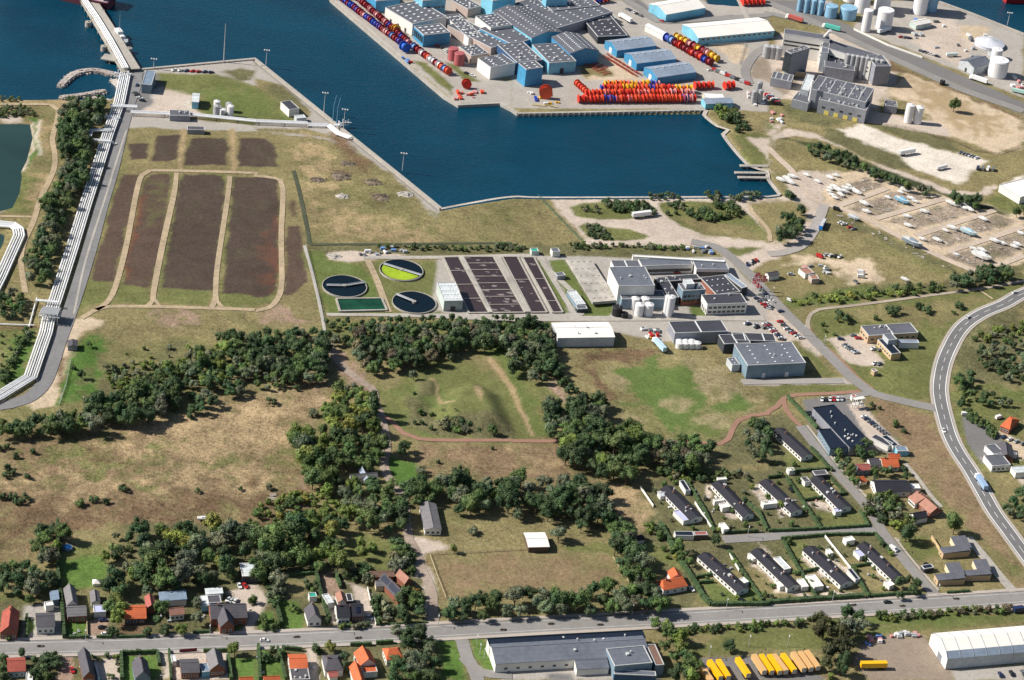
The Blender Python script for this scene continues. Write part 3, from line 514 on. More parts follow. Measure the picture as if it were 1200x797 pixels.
for s in ('B4 180,110 250,150 350,180 450,220 560,280 680,340 800,400 960,470', 'B4 330,165 560,80', 'B4 500,225 830,130', 'B4 690,305 1060,185', 'B4 840,380 1196,262', 'B4 960,470 1080,440 1196,395', 'A4 0,690 50,740 110,797 B4 150,60 220,130'):
    strip('yard_track', s, 5, .03, mat('yard_track', (.50, .41, .33), .95, .15, .4))
strip('harbour_road', 'B4 0,390 60,385 150,355 200,300 240,220 262,160', 7, .045, mat('asphalt_grey', (.36, .33, .31), .9, .1, .4))
strip('farm_track', 'C4 640,570 700,640 760,720 810,775', 2.6, .03, M_conc); strip('farm_track', 'D4 930,130 1000,210 1090,320 1150,385', 5.5, .035, M_conc); strip('farm_track', 'C4 435,330 520,400 600,480 660,530', 2, .03, M_conc)
# ================================================================ TREES, SHRUBS, HEDGES
def leaf_mat():
    m = bpy.data.materials.new('leaves'); m.use_nodes = True; n, l = NT(m); b = n['Principled BSDF']; b.inputs['Roughness'].default_value = .75; b.inputs['Specular IOR Level'].default_value = .2
    at = n.new('ShaderNodeAttribute'); at.attribute_name = 'tint'; oi = n.new('ShaderNodeObjectInfo')
    v = n.new('ShaderNodeVectorMath'); v.operation = 'MULTIPLY'; l.new(at.outputs['Color'], v.inputs[0]); l.new(oi.outputs['Color'], v.inputs[1])
    rd = n.new('ShaderNodeMapRange'); rd.inputs['To Min'].default_value = .8; rd.inputs['To Max'].default_value = 1.2; l.new(oi.outputs['Random'], rd.inputs[0])
    s = n.new('ShaderNodeVectorMath'); s.operation = 'SCALE'; l.new(v.outputs[0], s.inputs[0]); l.new(rd.outputs[0], s.inputs['Scale']); l.new(s.outputs[0], b.inputs['Base Color'])
    return m
M_leaf = leaf_mat(); M_bark = mat('bark', (.12, .09, .065), .9, .2, 3.0)
def crown_mb(seed, rx, rz, zc, lumps=12, leaves=420, leaf=.20, lump=.5, narrow=0):
    """uneven crown: leaf-sized faces on many overlapping boughs; radius about 1, centred at height zc"""
    r = random.Random(seed); mb = MB(); L = []
    for i in range(lumps):
        t = r.random() * 6.283; u = r.uniform(-.75, 1.0); k = math.sqrt(max(0, 1 - u * u * .8)) * r.uniform(.25, .85)
        if narrow: k *= .6
        L.append((Vector((k * math.cos(t) * rx * .8, k * math.sin(t) * rx * .8, zc + u * rz * .68)), lump * r.uniform(.6, 1.1) * min(rx, rz), r.uniform(.80, 1.25), r.uniform(-.10, .10)))
    def col(s, hue, q): return (s * q * (1 + hue), s * q, s * q * (1 - hue * .5), 1)
    for c, rad, s, hue in L:
        k = len(mb.v)      # dense inner mass of the bough
        bm = bmesh.new(); bmesh.ops.create_icosphere(bm, subdivisions=1, radius=rad * .78)
        for v in bm.verts: mb.v.append(tuple(c + v.co * r.uniform(.75, 1.1))); mb.c.append(col(s, hue, .95))
        for f in bm.faces: mb.f.append(tuple(k + v.index for v in f.verts))
        bm.free()
        for j in range(leaves // lumps):
            d = Vector((r.gauss(0, 1), r.gauss(0, 1), r.gauss(.25, 1))).normalized(); p = c + d * rad * r.uniform(.78, 1.12)
            nrm = (d + Vector((r.gauss(0, .34), r.gauss(0, .34), r.gauss(.1, .3)))).normalized(); a = nrm.orthogonal().normalized(); b = nrm.cross(a)
            t = r.random() * 3.14; a, b = a * math.cos(t) + b * math.sin(t), b * math.cos(t) - a * math.sin(t)
            sz = leaf * r.uniform(.5, 1.1); q = r.uniform(.82, 1.2); k = len(mb.v)
            mb.v += [tuple(p + a * sz), tuple(p + b * sz * .7), tuple(p - a * sz), tuple(p - b * sz * .7)]; mb.c += [col(s, hue, q)] * 4; mb.f.append((k, k + 1, k + 2, k + 3))
    return mb
def flat_mesh(mb, name):
    me = bpy.data.meshes.new(name); me.from_pydata(mb.v, [], mb.f); me.update()
    a = me.color_attributes.new('tint', 'FLOAT_COLOR', 'POINT'); a.data.foreach_set('color', np.array(mb.c, 'f').ravel()); me.materials.append(M_leaf); return me
def trunk_mesh(seed, h, r0, reach=.5):
    r = random.Random(seed); mb = MB(); mb.cyl((0, 0, -.1), (0, 0, h * .55), r0, r0 * .7, 7, False); mb.cyl((0, 0, h * .55), (r.uniform(-.1, .1), r.uniform(-.1, .1), h), r0 * .7, r0 * .3, 6, False)
    for i in range(4):
        t = 1.57 * i + r.random(); mb.cyl((0, 0, h * r.uniform(.45, .7)), (math.cos(t) * reach, math.sin(t) * reach, h * r.uniform(.9, 1.15)), r0 * .45, r0 * .15, 5, False)
    return mb.mesh('trunk', M_bark)
# prototypes have unit height
TREE_P = [(flat_mesh(crown_mb(10 + i, .50 * a, .40 * b, .56, 17, 1000, .040), 'crown'), trunk_mesh(i, .5, .028, .2)) for i, (a, b) in enumerate(((1, 1), (1.12, .95), (.9, 1.05), (1.2, .9), (1.0, .98)))]
POP_P = [(flat_mesh(crown_mb(30, .15, .47, .52, 20, 620, .04, .9, 1), 'crown'), trunk_mesh(31, .5, .02, .05))]
CONE_P = POP_P
SHRUB_P = [flat_mesh(crown_mb(50 + i, .72 * a, .5, .40, 11, 420, .075, .60), 'shrub') for i, a in enumerate((1, 1.25, .9))]
TREES = []; SHRUBS = []
def add_tree(loc, h, tint, label, group=None, kind='broadleaf_tree', cat='tree', wide=1.0): TREES.append((loc, h, tint, label, group, kind, cat, wide))
def add_shrub(loc, h, tint, label, group=None, wide=1.0): SHRUBS.append((loc, h, tint, label, group, wide))
def inpoly(p, poly):
    c = False; n = len(poly)
    for i in range(n):
        a, b = poly[i], poly[(i + 1) % n]
        if (a.y > p.y) != (b.y > p.y) and p.x < (b.x - a.x) * (p.y - a.y) / (b.y - a.y) + a.x: c = not c
    return c
DK, MD, LT, YL, GY, RD = (.054, .088, .038), (.082, .125, .042), (.13, .175, .044), (.20, .21, .052), (.12, .14, .085), (.12, .11, .068)
def grove(s, h0, h1, sp, tints, label, group, shrub=False, wide=1.0):
    if not shrub and Q(s)[0][1] > 480: h0 *= 1.15; h1 *= 1.2; sp *= 1.22
    hm = (h0 + h1) / 2; P = GS(s, hm * .5); pts = []; out = 0
    bx = [p.x for p in P]; by = [p.y for p in P]; tries = 0
    area = (max(bx) - min(bx)) * (max(by) - min(by))
    for _ in range(int(area / (sp * sp) * 5) + 20):
        p = Vector((rng.uniform(min(bx), max(bx)), rng.uniform(min(by), max(by)), 0))
        if not inpoly(p, P): continue
        if any((p - q).length_squared < sp * sp for q in pts): continue
        pts.append(p); h = rng.uniform(h0, h1) * rng.choice((.85, 1, 1.15, 1.2, 1.35)) * (.95 if shrub else 1.0); t = rng.choice(tints); sx = {GY: ', greyish crown', YL: ', yellowish crown', RD: ', brownish crown', LT: ', brighter crown'}.get(t, '') if len(set(tints)) > 1 else ''; lb = label + sx; gp = group + sx; q_ = rng.uniform(.75, 1.3); t = tuple(c * q_ * rng.uniform(.92, 1.08) for c in t)
        (add_shrub(p, h, t, lb, gp, wide) if shrub else add_tree(p, h, t, lb, gp, wide=wide))
    return pts
def one(s, h, tint, label, shrub=False, kind='broadleaf_tree', wide=1.0, group=None, cat=None):
    """trees given one by one by the foot of the trunk"""
    for p in GS(s): (add_shrub(p, h * rng.uniform(.95, 1.05), tint, label, group, wide) if shrub else add_tree(p, h * rng.uniform(.95, 1.05), tint, label, group, kind, cat or 'tree', wide))
DM = [DK, DK, MD, DK, GY]; MM = [DK, MD, MD, LT, GY]; LM = [MD, LT, LT, YL, MD]
grove('A1 330,470 480,480 470,560 410,600 400,797 300,797 280,700 300,560', 8, 11, 4.6, DM, 'dark green tree in the dense belt between the pond and the pipelines', 'trees in the belt beside the pipelines')
grove('B1 300,0 400,0 390,50 330,130 290,230 250,380 200,520 140,500 130,420 200,240 230,120', 7, 10, 4.6, DM, 'dark green tree in the dense belt between the pond and the pipelines', 'trees in the belt beside the pipelines')
grove('A1 0,492 150,492 165,530 0,545', 2, 3, 2.6, [GY, MD], 'grey green shrub in the clump on the north bank of the pond', 'shrubs north of the pond', True)
grove('A1 0,450 110,455 100,470 0,468', 1.5, 2.5, 3, [GY, MD], 'small shrub on the sea bank north of the pond', 'shrubs on the sea bank', True)
grove('B1 0,590 60,555 115,600 100,660 0,690', 5, 7, 4.4, DM, 'dark tree in the clump below the looping white pipes', 'trees below the looping pipes')
grove('Z0/370/5.99 190,90 215,100 170,200 90,330 20,470 0,470 0,420 90,270', 3, 4.2, 2.8, DM, 'dark shrub in the line beside the green strip left of the pipelines', 'shrubs along the green strip', True)
grove('Z0/370/5.99 0,130 180,120 110,260 20,400 0,400', 1, 2, 6, MM, 'low shrub in the rough patch left of the pipelines', 'low shrubs left of the pipelines', True)
BL = 'tree in the long belt on the north edge of the dry marsh'
grove('C1 0,360 100,370 260,350 400,365 430,400 250,425 60,450 0,450', 6, 8, 4.2, DM, 'dark ' + BL, 'trees in the belt north of the marsh')
grove('C1 400,350 450,300 560,240 650,200 800,185 860,200 850,270 780,320 600,370 430,400', 8, 11, 4.6, DM, 'dark ' + BL, 'trees in the belt north of the marsh')
grove('C1 250,335 350,330 400,360 280,370', 3, 4, 3.5, [GY, MD], 'grey green shrub in front of the long belt', 'shrubs by the long belt', True)
grove('C1 880,250 960,230 1010,290 940,340 890,310', 8, 9, 4.6, DM, 'dark ' + BL, 'trees in the belt north of the marsh')
grove('C1 700,180 860,80 1000,40 1196,20 1196,140 1060,180 980,200 850,195', 7, 9, 4.6, MM, 'green tree in the wood below the sludge beds', 'trees in the wood below the sludge beds')
grove('C1 1040,210 1120,200 1150,240 1060,250', 7, 8, 4.6, DM, 'dark ' + BL, 'trees in the belt north of the marsh')
grove('C1 490,120 600,90 700,90 830,100 700,190 560,230 500,190', 2.5, 4, 3.6, [MD, GY, LT], 'low green bush on the slope above the long belt', 'bushes above the long belt', True)
grove('C1 480,40 900,20 1196,0 1196,60 820,90', 1.5, 3, 9, [MD, GY, LT], 'scattered bush on rough ground under the sludge beds', 'bushes under the sludge beds', True)
grove('C2 0,0 60,0 320,10 345,90 300,175 170,180 120,140 0,130', 8, 10, 4.7, DM, 'green tree in the wood below the sludge beds', 'trees in the wood below the sludge beds')
grove('C2 0,160 120,150 160,190 60,215 0,210', 5, 6, 4.0, [GY, MD], 'grey green tree on the south edge of the wood below the sludge beds', 'trees on the edge of the wood')
grove('B1 1000,770 1196,760 B2 300,740 390,797 B1 1000,797', 6, 8, 4.8, DM, 'green tree in the wood below the sludge beds', 'trees in the wood below the sludge beds')
grove('B2 320,700 1196,688 B3 120,690 130,710 B2 1196,722 620,730 330,730', 4, 5.5, 3.8, DM, 'dark tree in the row along the south fence of the tanks', 'row of trees south of the tanks')
grove('B2 430,760 700,730 1196,730 B3 150,720 180,797 C3 180,20 C2 1050,20 850,40 820,100 700,100 560,140 480,90 C2 400,0', 8, 10, 5.0, DM + [RD], 'tree in the dark wood above the mown mound field', 'trees in the wood above the mound field')
grove('C3 0,0 180,0 205,80 240,150 150,170 90,170 60,100 0,150', 7, 9, 4.8, DM, 'tree in the dark wood above the mound field, beside the hall field', 'trees in the wood left of the hall field')
grove('C3 160,30 200,90 280,200 330,245 260,230 150,100', 3, 4.5, 3.6, [DK, GY], 'dark shrub on the bank along the hall field', 'shrubs along the hall field', True)
CW = 'tree in the wood between the mound field and the terraces'
grove('C3 180,290 330,275 440,280 455,340 420,400 400,455 200,450 145,400', 8, 10, 4.8, DM, 'dark ' + CW, 'trees in the middle wood')
grove('C3 250,460 430,400 560,395 600,500 600,560 560,640 480,640 330,590 250,540', 8, 11, 5.0, MM, 'dark ' + CW, 'trees in the middle wood')
grove('C3 610,480 780,425 870,480 950,490 950,550 900,590 840,600 720,570 620,560', 8, 10, 4.8, MM + [RD], 'dark ' + CW, 'trees in the middle wood')
grove('C3 690,600 1100,600 1130,630 900,640 720,640', 3, 4.5, 4.0, MM, 'green shrub behind the upper terraces', 'shrubs behind the terraces', True)
grove('C3 1090,380 1196,370 C4 0,400 20,440 0,600 C3 1196,560 1130,530 1080,450', 6, 8, 4.4, DM, 'tree in the thicket between the red path and the first terrace', 'trees right of the red path')
grove('C2 900,310 990,270 1080,330 1070,390 950,420 870,390', 4, 5, 3.6, DM + [GY], 'dark bush in the clump on the south side of the mound', 'bushes in the mound clump', True)
one('C2 770,340', 3.5, MD, 'green bush left of the mound clump, above the worn track', True, wide=1.2); one('C2 820,350', 3.2, MD, 'green bush between the worn track and the mound clump', True); one('C2 740,250', 2.5, DK, 'small dark bush at the tip of the hedged pit', True); one('C2 815,410 740,385 775,385', 2.8, DK, 'small dark bush on the mown grass below the mound', True, group='small bushes below the mound'); one('C2 1105,440', 7.5, MD, 'lone bushy tree at the east foot of the mound')
one('C2 1045,425', 3, DK, 'small dark bush between the mound clump and the lone tree', True)
BGR = 'tree in the bright grove west of the gravel lane'
grove('C2 310,290 410,260 500,260 550,340 480,370 450,400 350,400 300,350', 6, 8, 4.4, LM, 'light green ' + BGR, 'trees in the bright grove'); grove('C2 160,410 350,400 560,380 600,470 580,560 540,590 450,590 380,560 230,540 180,470', 8, 10, 4.8, MM + LM, 'green ' + BGR, 'trees in the bright grove')
grove('C2 220,560 330,560 340,690 230,670', 9, 11, 5, [LT, MD], 'green ' + BGR, 'trees in the bright grove'); grove('C2 370,200 480,190 500,230 400,240', 4, 5, 3.6, [MD, GY], 'green shrub at the north end of the bright grove', 'shrubs north of the bright grove', True)
one('C2 545,340', 18, DK, 'tall dark poplar at the north end, closer to the worn track', kind='poplar_tree'); one('C2 548,372', 18, DK, 'tall dark poplar just below its twin beside the lane', kind='poplar_tree')
one('C2 680,540', 10, DK, 'dark tree below the junction of red path and lane', wide=.85); one('C2 695,520', 8, MD, 'smaller tree touching the dark tree below the path junction')
one('C2 735,180', 7, GY, 'grey green tree on the mown field nearest the wood edge'); one('C2 905,90', 6, GY, 'small grey green tree on the mown field, farther east'); one('C2 770,620', 5, GY, 'grey bush at the corner of the bright lawn', True); one('C2 70,290', 4.5, DK, 'dark bush on the marsh east edge, nearer the wood', True); one('C2 185,225', 3.5, DK, 'dark bush on the marsh just below the wood', True); one('C2 265,350', 5, GY, 'bush on straw ground left of the bright grove', True)
one('C2 60,690', 4, GY, 'pale bush on the marsh above the garden trees', True); one('C2 850,570', 2.5, DK, 'tiny dark bush on the heath below the red path', True); one('C2 1105,505', 2.2, DK, 'tiny dark bush just below the red path', True)
LWD = 'tree in the mixed wood north of the village gardens'
grove('C2 350,670 470,650 650,650 690,797 480,797 380,740', 7, 9, 4.8, MM, 'green ' + LWD, 'trees north of the gardens')
grove('D2 110,60 300,20 470,0 530,60 450,90 400,130 410,220 370,280 300,260 230,250 130,250 60,220 0,200 0,110', 8, 11, 5.2, MM + LM, 'green ' + LWD, 'trees north of the gardens')
grove('C2 0,750 200,700 330,720 480,797 D2 300,40 100,60 0,20', 3, 5, 4.6, LM, 'bright bush between the marsh and the gardens', 'bushes south of the marsh', True)
grove('D2 560,0 690,10 700,90 610,110', 6, 8, 4.6, DM, 'tree on the west side of the gravel lane', 'trees west of the lane')
grove('C2 700,690 770,640 870,650 880,720 760,750', 8, 9, 4.8, DM, 'dark tree in the belt above the grey shed', 'trees above the shed'); grove('C2 920,660 960,610 1100,630 1196,640 C3 150,640 300,650 440,680 470,740 430,797 D3 430,20 380,40 200,30 0,10 D2 960,0 C2 900,750', 8, 11, 5.2, DM + [GY], 'dark tree in the broad wood above the dry paddock', 'trees in the wood above the paddock')
grove('D3 430,20 500,20 560,140 630,280 640,330 570,340 510,260 440,120', 8, 10, 4.6, DM, 'dark tree in the thick row east of the paddock', 'trees in the row east of the paddock')
grove('D2 880,430 1000,410 1196,400 D3 0,410 300,370 650,350 740,440 720,460 0,480 D2 900,500', 7, 8.5, 4.6, DM + [GY], 'tree in the row between the paddock and the main road', 'roadside row of trees')
one('D3 215,155', 10, GY, 'big grey green tree beside the white roofed paddock shed', wide=1.1); one('D3 320,110', 9, DK, 'dark tree right of the big tree by the paddock shed')
# gardens of the village
grove('D1 640,90 900,60 1000,70 1080,100 1070,250 980,330 900,350 800,345 640,370 640,200', 8, 12, 6.0, DM + MM + [YL], 'garden tree in the deep belt between marsh and village roofs', 'trees between marsh and village')
VG = 'garden tree '
grove('D1 160,90 260,50 330,110 290,150 250,230 170,230', 7, 9, 4.2, MM, VG + 'in the clump left of the round pool', 'trees left of the pool'); grove('D1 0,270 250,270 250,360 180,390 0,380', 6, 8, 4.6, DM, VG + 'in the dark row at the west end of the village', 'trees at the west end')
one('D1 490,250', 9, LT, VG + 'tall and bright, alone on the lawn east of the pool', wide=.75); one('D1 720,290', 13, DK, 'tallest dark green garden tree behind the orange roofed house', wide=.85); one('D1 680,240', 9, DK, 'dark garden tree touching the tallest tree'); one('D1 600,155', 8, DK, 'dark round tree at the marsh edge above the lawns'); one('D1 540,140', 5, GY, 'small pale tree at the marsh edge', )
one('D1 785,150', 8, YL, 'yellow green tree at the marsh edge, west one'); one('D1 870,210', 11, YL, 'tall yellow green tree at the marsh edge, east one'); one('D1 850,260', 9, GY, 'grey tree below the yellow green trees'); one('D1 880,330', 8, RD, 'brownish tree below the grey tree'); one('D1 1020,290', 10, YL, 'big yellow green round tree left of the flat white shed'); one('D1 830,385', 7, DK, 'dark tree behind the long blue grey roof'); one('D1 990,340', 7, GY, 'grey tree behind the slate roofed farmhouse', wide=1.1); one('D1 1080,330', 6, MD, 'green tree beside the flat white shed')
grove('D1 930,100 1196,70 D2 0,90 130,250 110,330 0,330 0,230 D1 1196,240 1100,240 1090,140', 7, 9, 5.0, MM, VG + 'in the mixed clump above the flat white shed', 'trees above the white shed'); grove('D1 480,310 570,330 600,390 500,400', 7, 8, 4.4, DM, VG + 'dark, behind the orange roofed house', 'dark trees behind the orange house'); grove('D1 630,260 770,330 770,380 640,390', 6, 8, 4.6, [DK, RD, GY], VG + 'brownish green, between tallest tree and blue grey roof', 'trees by the blue grey roof'); grove('D1 500,160 600,170 620,220 520,230', 3, 4.5, 4, MM, VG + 'low, on the lawns below the marsh', 'low bushes on the lawns', True); grove('D1 600,240 700,230 690,300 620,300', 4, 5, 4, MM, VG + 'bushy, left of the tallest tree', 'bushes left of the tallest tree', True)
grove('D1 500,410 570,420 570,520 500,520', 6, 7, 4, [LT, MD], VG + 'bright, at the west gable of the orange roofed house', 'trees west of the orange house'); grove('D1 720,440 790,460 780,520 720,510', 5, 7, 4, DM, VG + 'dark, between orange and red roofs', 'trees between the roofs'); one('D1 845,590', 8, LT, 'bright green tree on the pavement in front of the small red roof'); one('D1 915,545', 9, GY, 'grey green tree in front of the slate roofed farmhouse', wide=.9); one('D1 920,470', 8, GY, 'grey tree between the red roof and the blue lean-to'); one('D1 1095,690', 9, LT, 'bright green tree on the south side of the main road'); one('D1 690,590', 5, DK, 'dark bush beside the drive of the orange roofed house', True); one('D1 765,580', 5, DK, 'dark bush at the roadside left of the bright tree', True); one('D1 525,590', 5, DK, 'dark bush at the roadside beside the parked cars', True); one('D1 1180,440', 5, MD, 'round green bush on the farmyard gravel', True)
one('D1 100,690', 6, DK, 'dark pointed tree on the south pavement', kind='poplar_tree', wide=1.8); one('D1 140,440', 6, MD, 'round garden tree right of the dark red roof'); one('D1 40,610', 2.5, MD, 'low bush in front of the dark red roofed house', True)
grove('D1 160,690 270,690 270,797 160,797', 4, 6, 4.0, DM, 'dark bush right of the brick red roof, south side of the road', 'bushes right of the brick red roof', True); grove('D1 0,680 30,690 30,797 0,797', 4, 5, 4, MM, 'garden bush in the lower left corner', 'bushes in the corner', True); grove('D1 430,670 560,670 550,690 430,700', 2.5, 3.5, 3.4, MM, 'bush behind the roadside hedge', 'bushes behind the hedge', True); grove('D1 500,720 570,710 580,797 520,797', 2, 3, 5, MM, 'small bush in the paved garden', 'small bushes in the paved garden', True)
grove('D2 0,240 130,300 120,400 90,470 60,400 0,330', 4, 6, 4.6, DM + [GY], VG + 'along the yard of the flat white shed', 'trees along the shed yard', True); grove('D2 10,500 100,500 110,560 20,560', 3, 4.5, 3.6, MM, 'bush in the long garden east of the gravel yard', 'bushes in the long garden', True); grove('D2 220,330 290,340 270,380 230,370', 3, 4, 3.6, MM, 'bush behind the green shed', 'bushes behind the green shed', True); one('D2 175,470', 4, MD, 'round bush on the lawn left of the dark gabled house', True); one('D2 265,285', 6, DK, 'dark garden tree at the back of the long lawn')
grove('D2 440,150 560,160 540,220 480,220', 5, 6, 4.6, LM, 'light tree on the dry lawn behind the photovoltaic farmhouse', 'light trees on the dry lawn'); grove('D2 430,250 520,260 540,330 400,320', 4, 6, 4.2, DM, 'bush behind the row of sheds', 'bushes behind the sheds', True); grove('D2 620,200 680,220 690,270 640,280', 4, 6, 4, [RD, GY], 'brownish bush beside the white tent', 'brownish bushes by the tent', True); grove('D2 640,140 720,180 740,290 700,290', 5, 6, 3.6, [DK, MD], 'dark bush in the tall hedge along the lane', 'tall hedge along the lane', True)
grove('D2 550,390 640,460 600,520 560,520', 4, 5, 3.6, DM, 'dark bush in the garden of the brick farmhouse', 'bushes in the farmhouse garden', True); grove('D2 670,410 760,390 770,490 690,510', 6, 8, 4.4, DM, 'dark tree in front of the photovoltaic farmhouse', 'trees in front of the photovoltaic farmhouse'); one('D2 745,410', 6, (.2, .13, .03), 'autumn yellow tree beside the lane'); one('D2 700,530', 3.5, MD, 'round bush at the lane mouth', True)
grove('D2 400,530 520,520 530,545 400,550', 2.5, 3.5, 3, MM, 'bush behind the pavement of the dark double house', 'bushes before the double house', True); one('D2 335,545', 6, DK, 'slim dark conifer beside the gabled house', kind='poplar_tree', wide=1.6)
one('D2 925,205', 6, LT, 'lone round bright tree on the track by the paddock'); one('D2 1010,110', 4, GY, 'grey green bush on the dry ground above the paddock', True, wide=1.3)
grove('D2 640,570 700,550 830,590 860,640 840,797 600,797 640,720 700,640', 7, 10, 5.0, DM, 'dark tree in the clump south of the main road by the lane mouth', 'dark clump south of the road'); one('D2 345,665', 7.5, YL, 'yellow green tree on the south kerb'); one('D2 285,668', 5, DK, 'dark round bush left of the yellow green tree', True); grove('D2 60,640 120,650 110,700 30,700', 4, 5, 4, DM, 'dark bush behind the south hedge', 'dark bushes behind the south hedge', True); grove('D2 390,690 440,680 450,760 400,750', 5, 6, 4, DM, 'garden tree between the grey roof and the orange gables', 'trees between grey and orange roofs')
grove('D3 665,520 750,520 830,640 900,797 780,797 700,640', 6, 8, 4.6, [MD, LT, MD, DK], 'green tree in the row beside the long grey warehouse', 'row beside the long warehouse'); one('D3 1020,670', 8, DK, 'round dark tree on the lawn behind the yellow trailers', wide=1.1); grove('D4 340,470 430,470 480,520 420,600 380,580', 8, 10, 5, DM, 'dark green tree by the road above the trailer yard', 'dark green trees above the trailer yard'); grove('D4 220,520 330,500 380,560 360,610 240,600', 8, 9, 5, [(.06, .062, .028)], 'olive brown tree by the road above the trailer yard', 'olive trees above the trailer yard'); grove('D4 250,650 350,650 380,720 340,760 260,730', 8, 9, 5, [(.06, .062, .028), DK], 'olive dark tree between the trailer rows and the single trailer', 'olive trees in the trailer yard'); one('D4 290,790', 4, LT, 'bright bush at the bottom edge by the trailers', True)
grove('D3 800,545 1196,525 D4 0,520 210,505 210,530 0,545 D3 1196,555 800,570', 2.5, 3.5, 3.2, MM, 'bush in the hedge on the south verge', 'hedge on the south verge', True); grove('D4 500,485 780,465 1080,450 1130,460 1130,470 780,490 520,510', 2.5, 3.5, 3.0, MM + [RD], 'bush in the roadside hedge above the white hangar', 'hedge above the white hangar', True)
# harbour side and east
one('A4 865,522', 12, (.06, .09, .03), 'lone round tree on the bare sand lot', wide=.95)
grove('A4 180,680 230,680 420,750 520,797 480,797 300,750 190,710', 6, 8, 4.8, DM, 'dark tree in the row along the boat yard canal', 'canal row of trees'); grove('B4 480,0 560,20 650,70 760,90 760,115 640,80 540,45 480,20', 6, 7, 5.0, DM, 'dark tree in the row along the boat yard canal', 'canal row of trees'); grove('B4 860,120 990,140 990,175 860,150', 7, 8, 5.5, DM, 'dark tree in the row along the boat yard canal', 'canal row of trees'); one('B4 1160,218', 8, MD, 'dark tree at the east end of the boat yard'); one('B4 1192,205', 8, DK, 'dark tree at the right edge above the boat yard')
one('B4 153,210', 9, DK, 'round dark tree beside the turning road'); grove('B4 60,230 120,210 160,260 130,300 70,330 30,310', 7, 9, 4.8, DM, 'dark tree in the clump west of the turning road', 'clump by the turning road'); one('B4 105,128', 6, DK, 'dark bush at the corner of the basin', True, wide=1.3)
grove('B3 915,100 975,110 980,130 920,130', 4, 5, 4, [DK, GY], 'dark bush on the basin bank, west one of three clumps', 'west bushes on the bank', True); grove('B3 1015,105 1075,110 1080,128 1020,128', 4, 5, 4, [DK, GY], 'dark bush on the basin bank, middle clump', 'middle bushes on the bank', True); grove('B3 1090,100 1140,105 1140,125 1095,125', 4, 5, 4, [DK, GY], 'dark bush on the basin bank, east clump', 'east bushes on the bank', True); grove('B3 640,110 740,105 800,125 650,135', 2, 3, 3.2, [GY, DK], 'low bush on the bank of the basin', 'low bushes on the bank', True)
grove('B3 420,145 520,140 600,145 670,170 660,195 560,195 480,180', 3, 4.5, 3.2, [DK, DK, GY], 'dark bush on the large grass island in the gravel', 'bushes on the large island', True); grove('B3 320,158 400,170 405,190 340,182', 2, 3, 3.2, [DK, GY], 'dark bush at the west end of the large island', 'bushes at the west end of the island', True); grove('B3 340,255 400,255 460,300 440,320 380,310', 3, 4, 3.2, [DK, DK, GY], 'dark bush on the small grass island in the gravel', 'bushes on the small island', True); grove('B3 735,150 800,150 810,170 740,170', 3, 4, 3.2, [DK, GY], 'dark bush on the grass east of the parked trailer', 'bushes east of the trailer', True); grove('B3 710,185 780,195 780,210 720,205', 2, 3, 3.2, [DK, GY], 'dark bush on the grass east of the parked trailer', 'bushes east of the trailer', True); grove('B3 820,185 900,180 1020,205 1010,220 900,225 840,215', 3, 4.5, 3.2, [DK, DK, MD], 'dark bush in the lower band of the east island', 'bushes in the lower band', True); grove('B3 930,148 1020,150 1060,185 1050,205 1000,185', 3, 5, 3.2, [DK, MD], 'dark bush in the upper band of the east island', 'bushes in the upper band', True)
grove('B3 270,340 800,345 800,365 480,350 350,365 270,370', 2, 3, 3.2, [DK, MD, GY], 'low dark bush in the hedge south of the gravel yard', 'hedge south of the gravel yard', True); grove('B2 540,345 1196,345 B3 60,350 60,362 B2 1196,372 700,362', 2, 3, 3.2, [DK, MD, GY], 'low dark bush in the hedge along the ditch', 'hedge along the ditch', True)
grove('A3 950,510 1040,520 1050,560 990,560', 4, 6, 4, MM, 'bush at the head of the quay', 'bushes at the quay head', True); grove('A3 1040,560 1100,565 1100,600 1050,605', 4, 5, 4, [DK], 'dark bush on the basin corner', 'dark bushes on the basin corner', True)
grove('B4 850,500 900,490 1000,460 1130,450 1140,490 1090,520 960,530 860,540', 6, 8, 4.6, DM, 'dark tree in the clump south of the boat yard', 'clump south of the boat yard'); grove('B4 110,590 400,560 800,520 830,545 700,575 400,595 130,620', 2, 4, 4.6, LM + [DK], 'bush in the green strip between bus plot and path', 'bushes in the green strip', True)
one('B4 345,695', 6, DK, 'broad dark bush on the grass, west one of the row', True, wide=1.3); one('B4 585,670', 6, DK, 'broad dark bush on the grass, second of the row', True, wide=1.25); one('B4 705,645 745,662', 4.5, DK, 'dark bush of the close pair on the grass', True, wide=1.2, group='close pair of bushes'); one('B4 890,640', 4.5, DK, 'dark bush on the grass nearest the curved road', True, wide=1.5); one('B4 500,695', 4, MD, 'low green bush between the two broad dark bushes', True); one('B4 865,668', 2.5, DK, 'tiny bush just below the east bush', True); one('B4 255,725', 3, MD, 'small green bush beside the red path bend', True); one('B4 262,750 310,770', 2, MD, 'tiny bush above the orange roofed office', True, group='tiny bushes by the office')
one('C4 595,395', 4.5, MD, 'green bush on the heath right of the big flat store', True); one('C4 635,425', 3, DK, 'small dark bush on the heath right of the big flat store', True); one('C4 485,300 520,318', 2.6, DK, 'small dark bush near the road fork', True, group='small bushes near the fork')
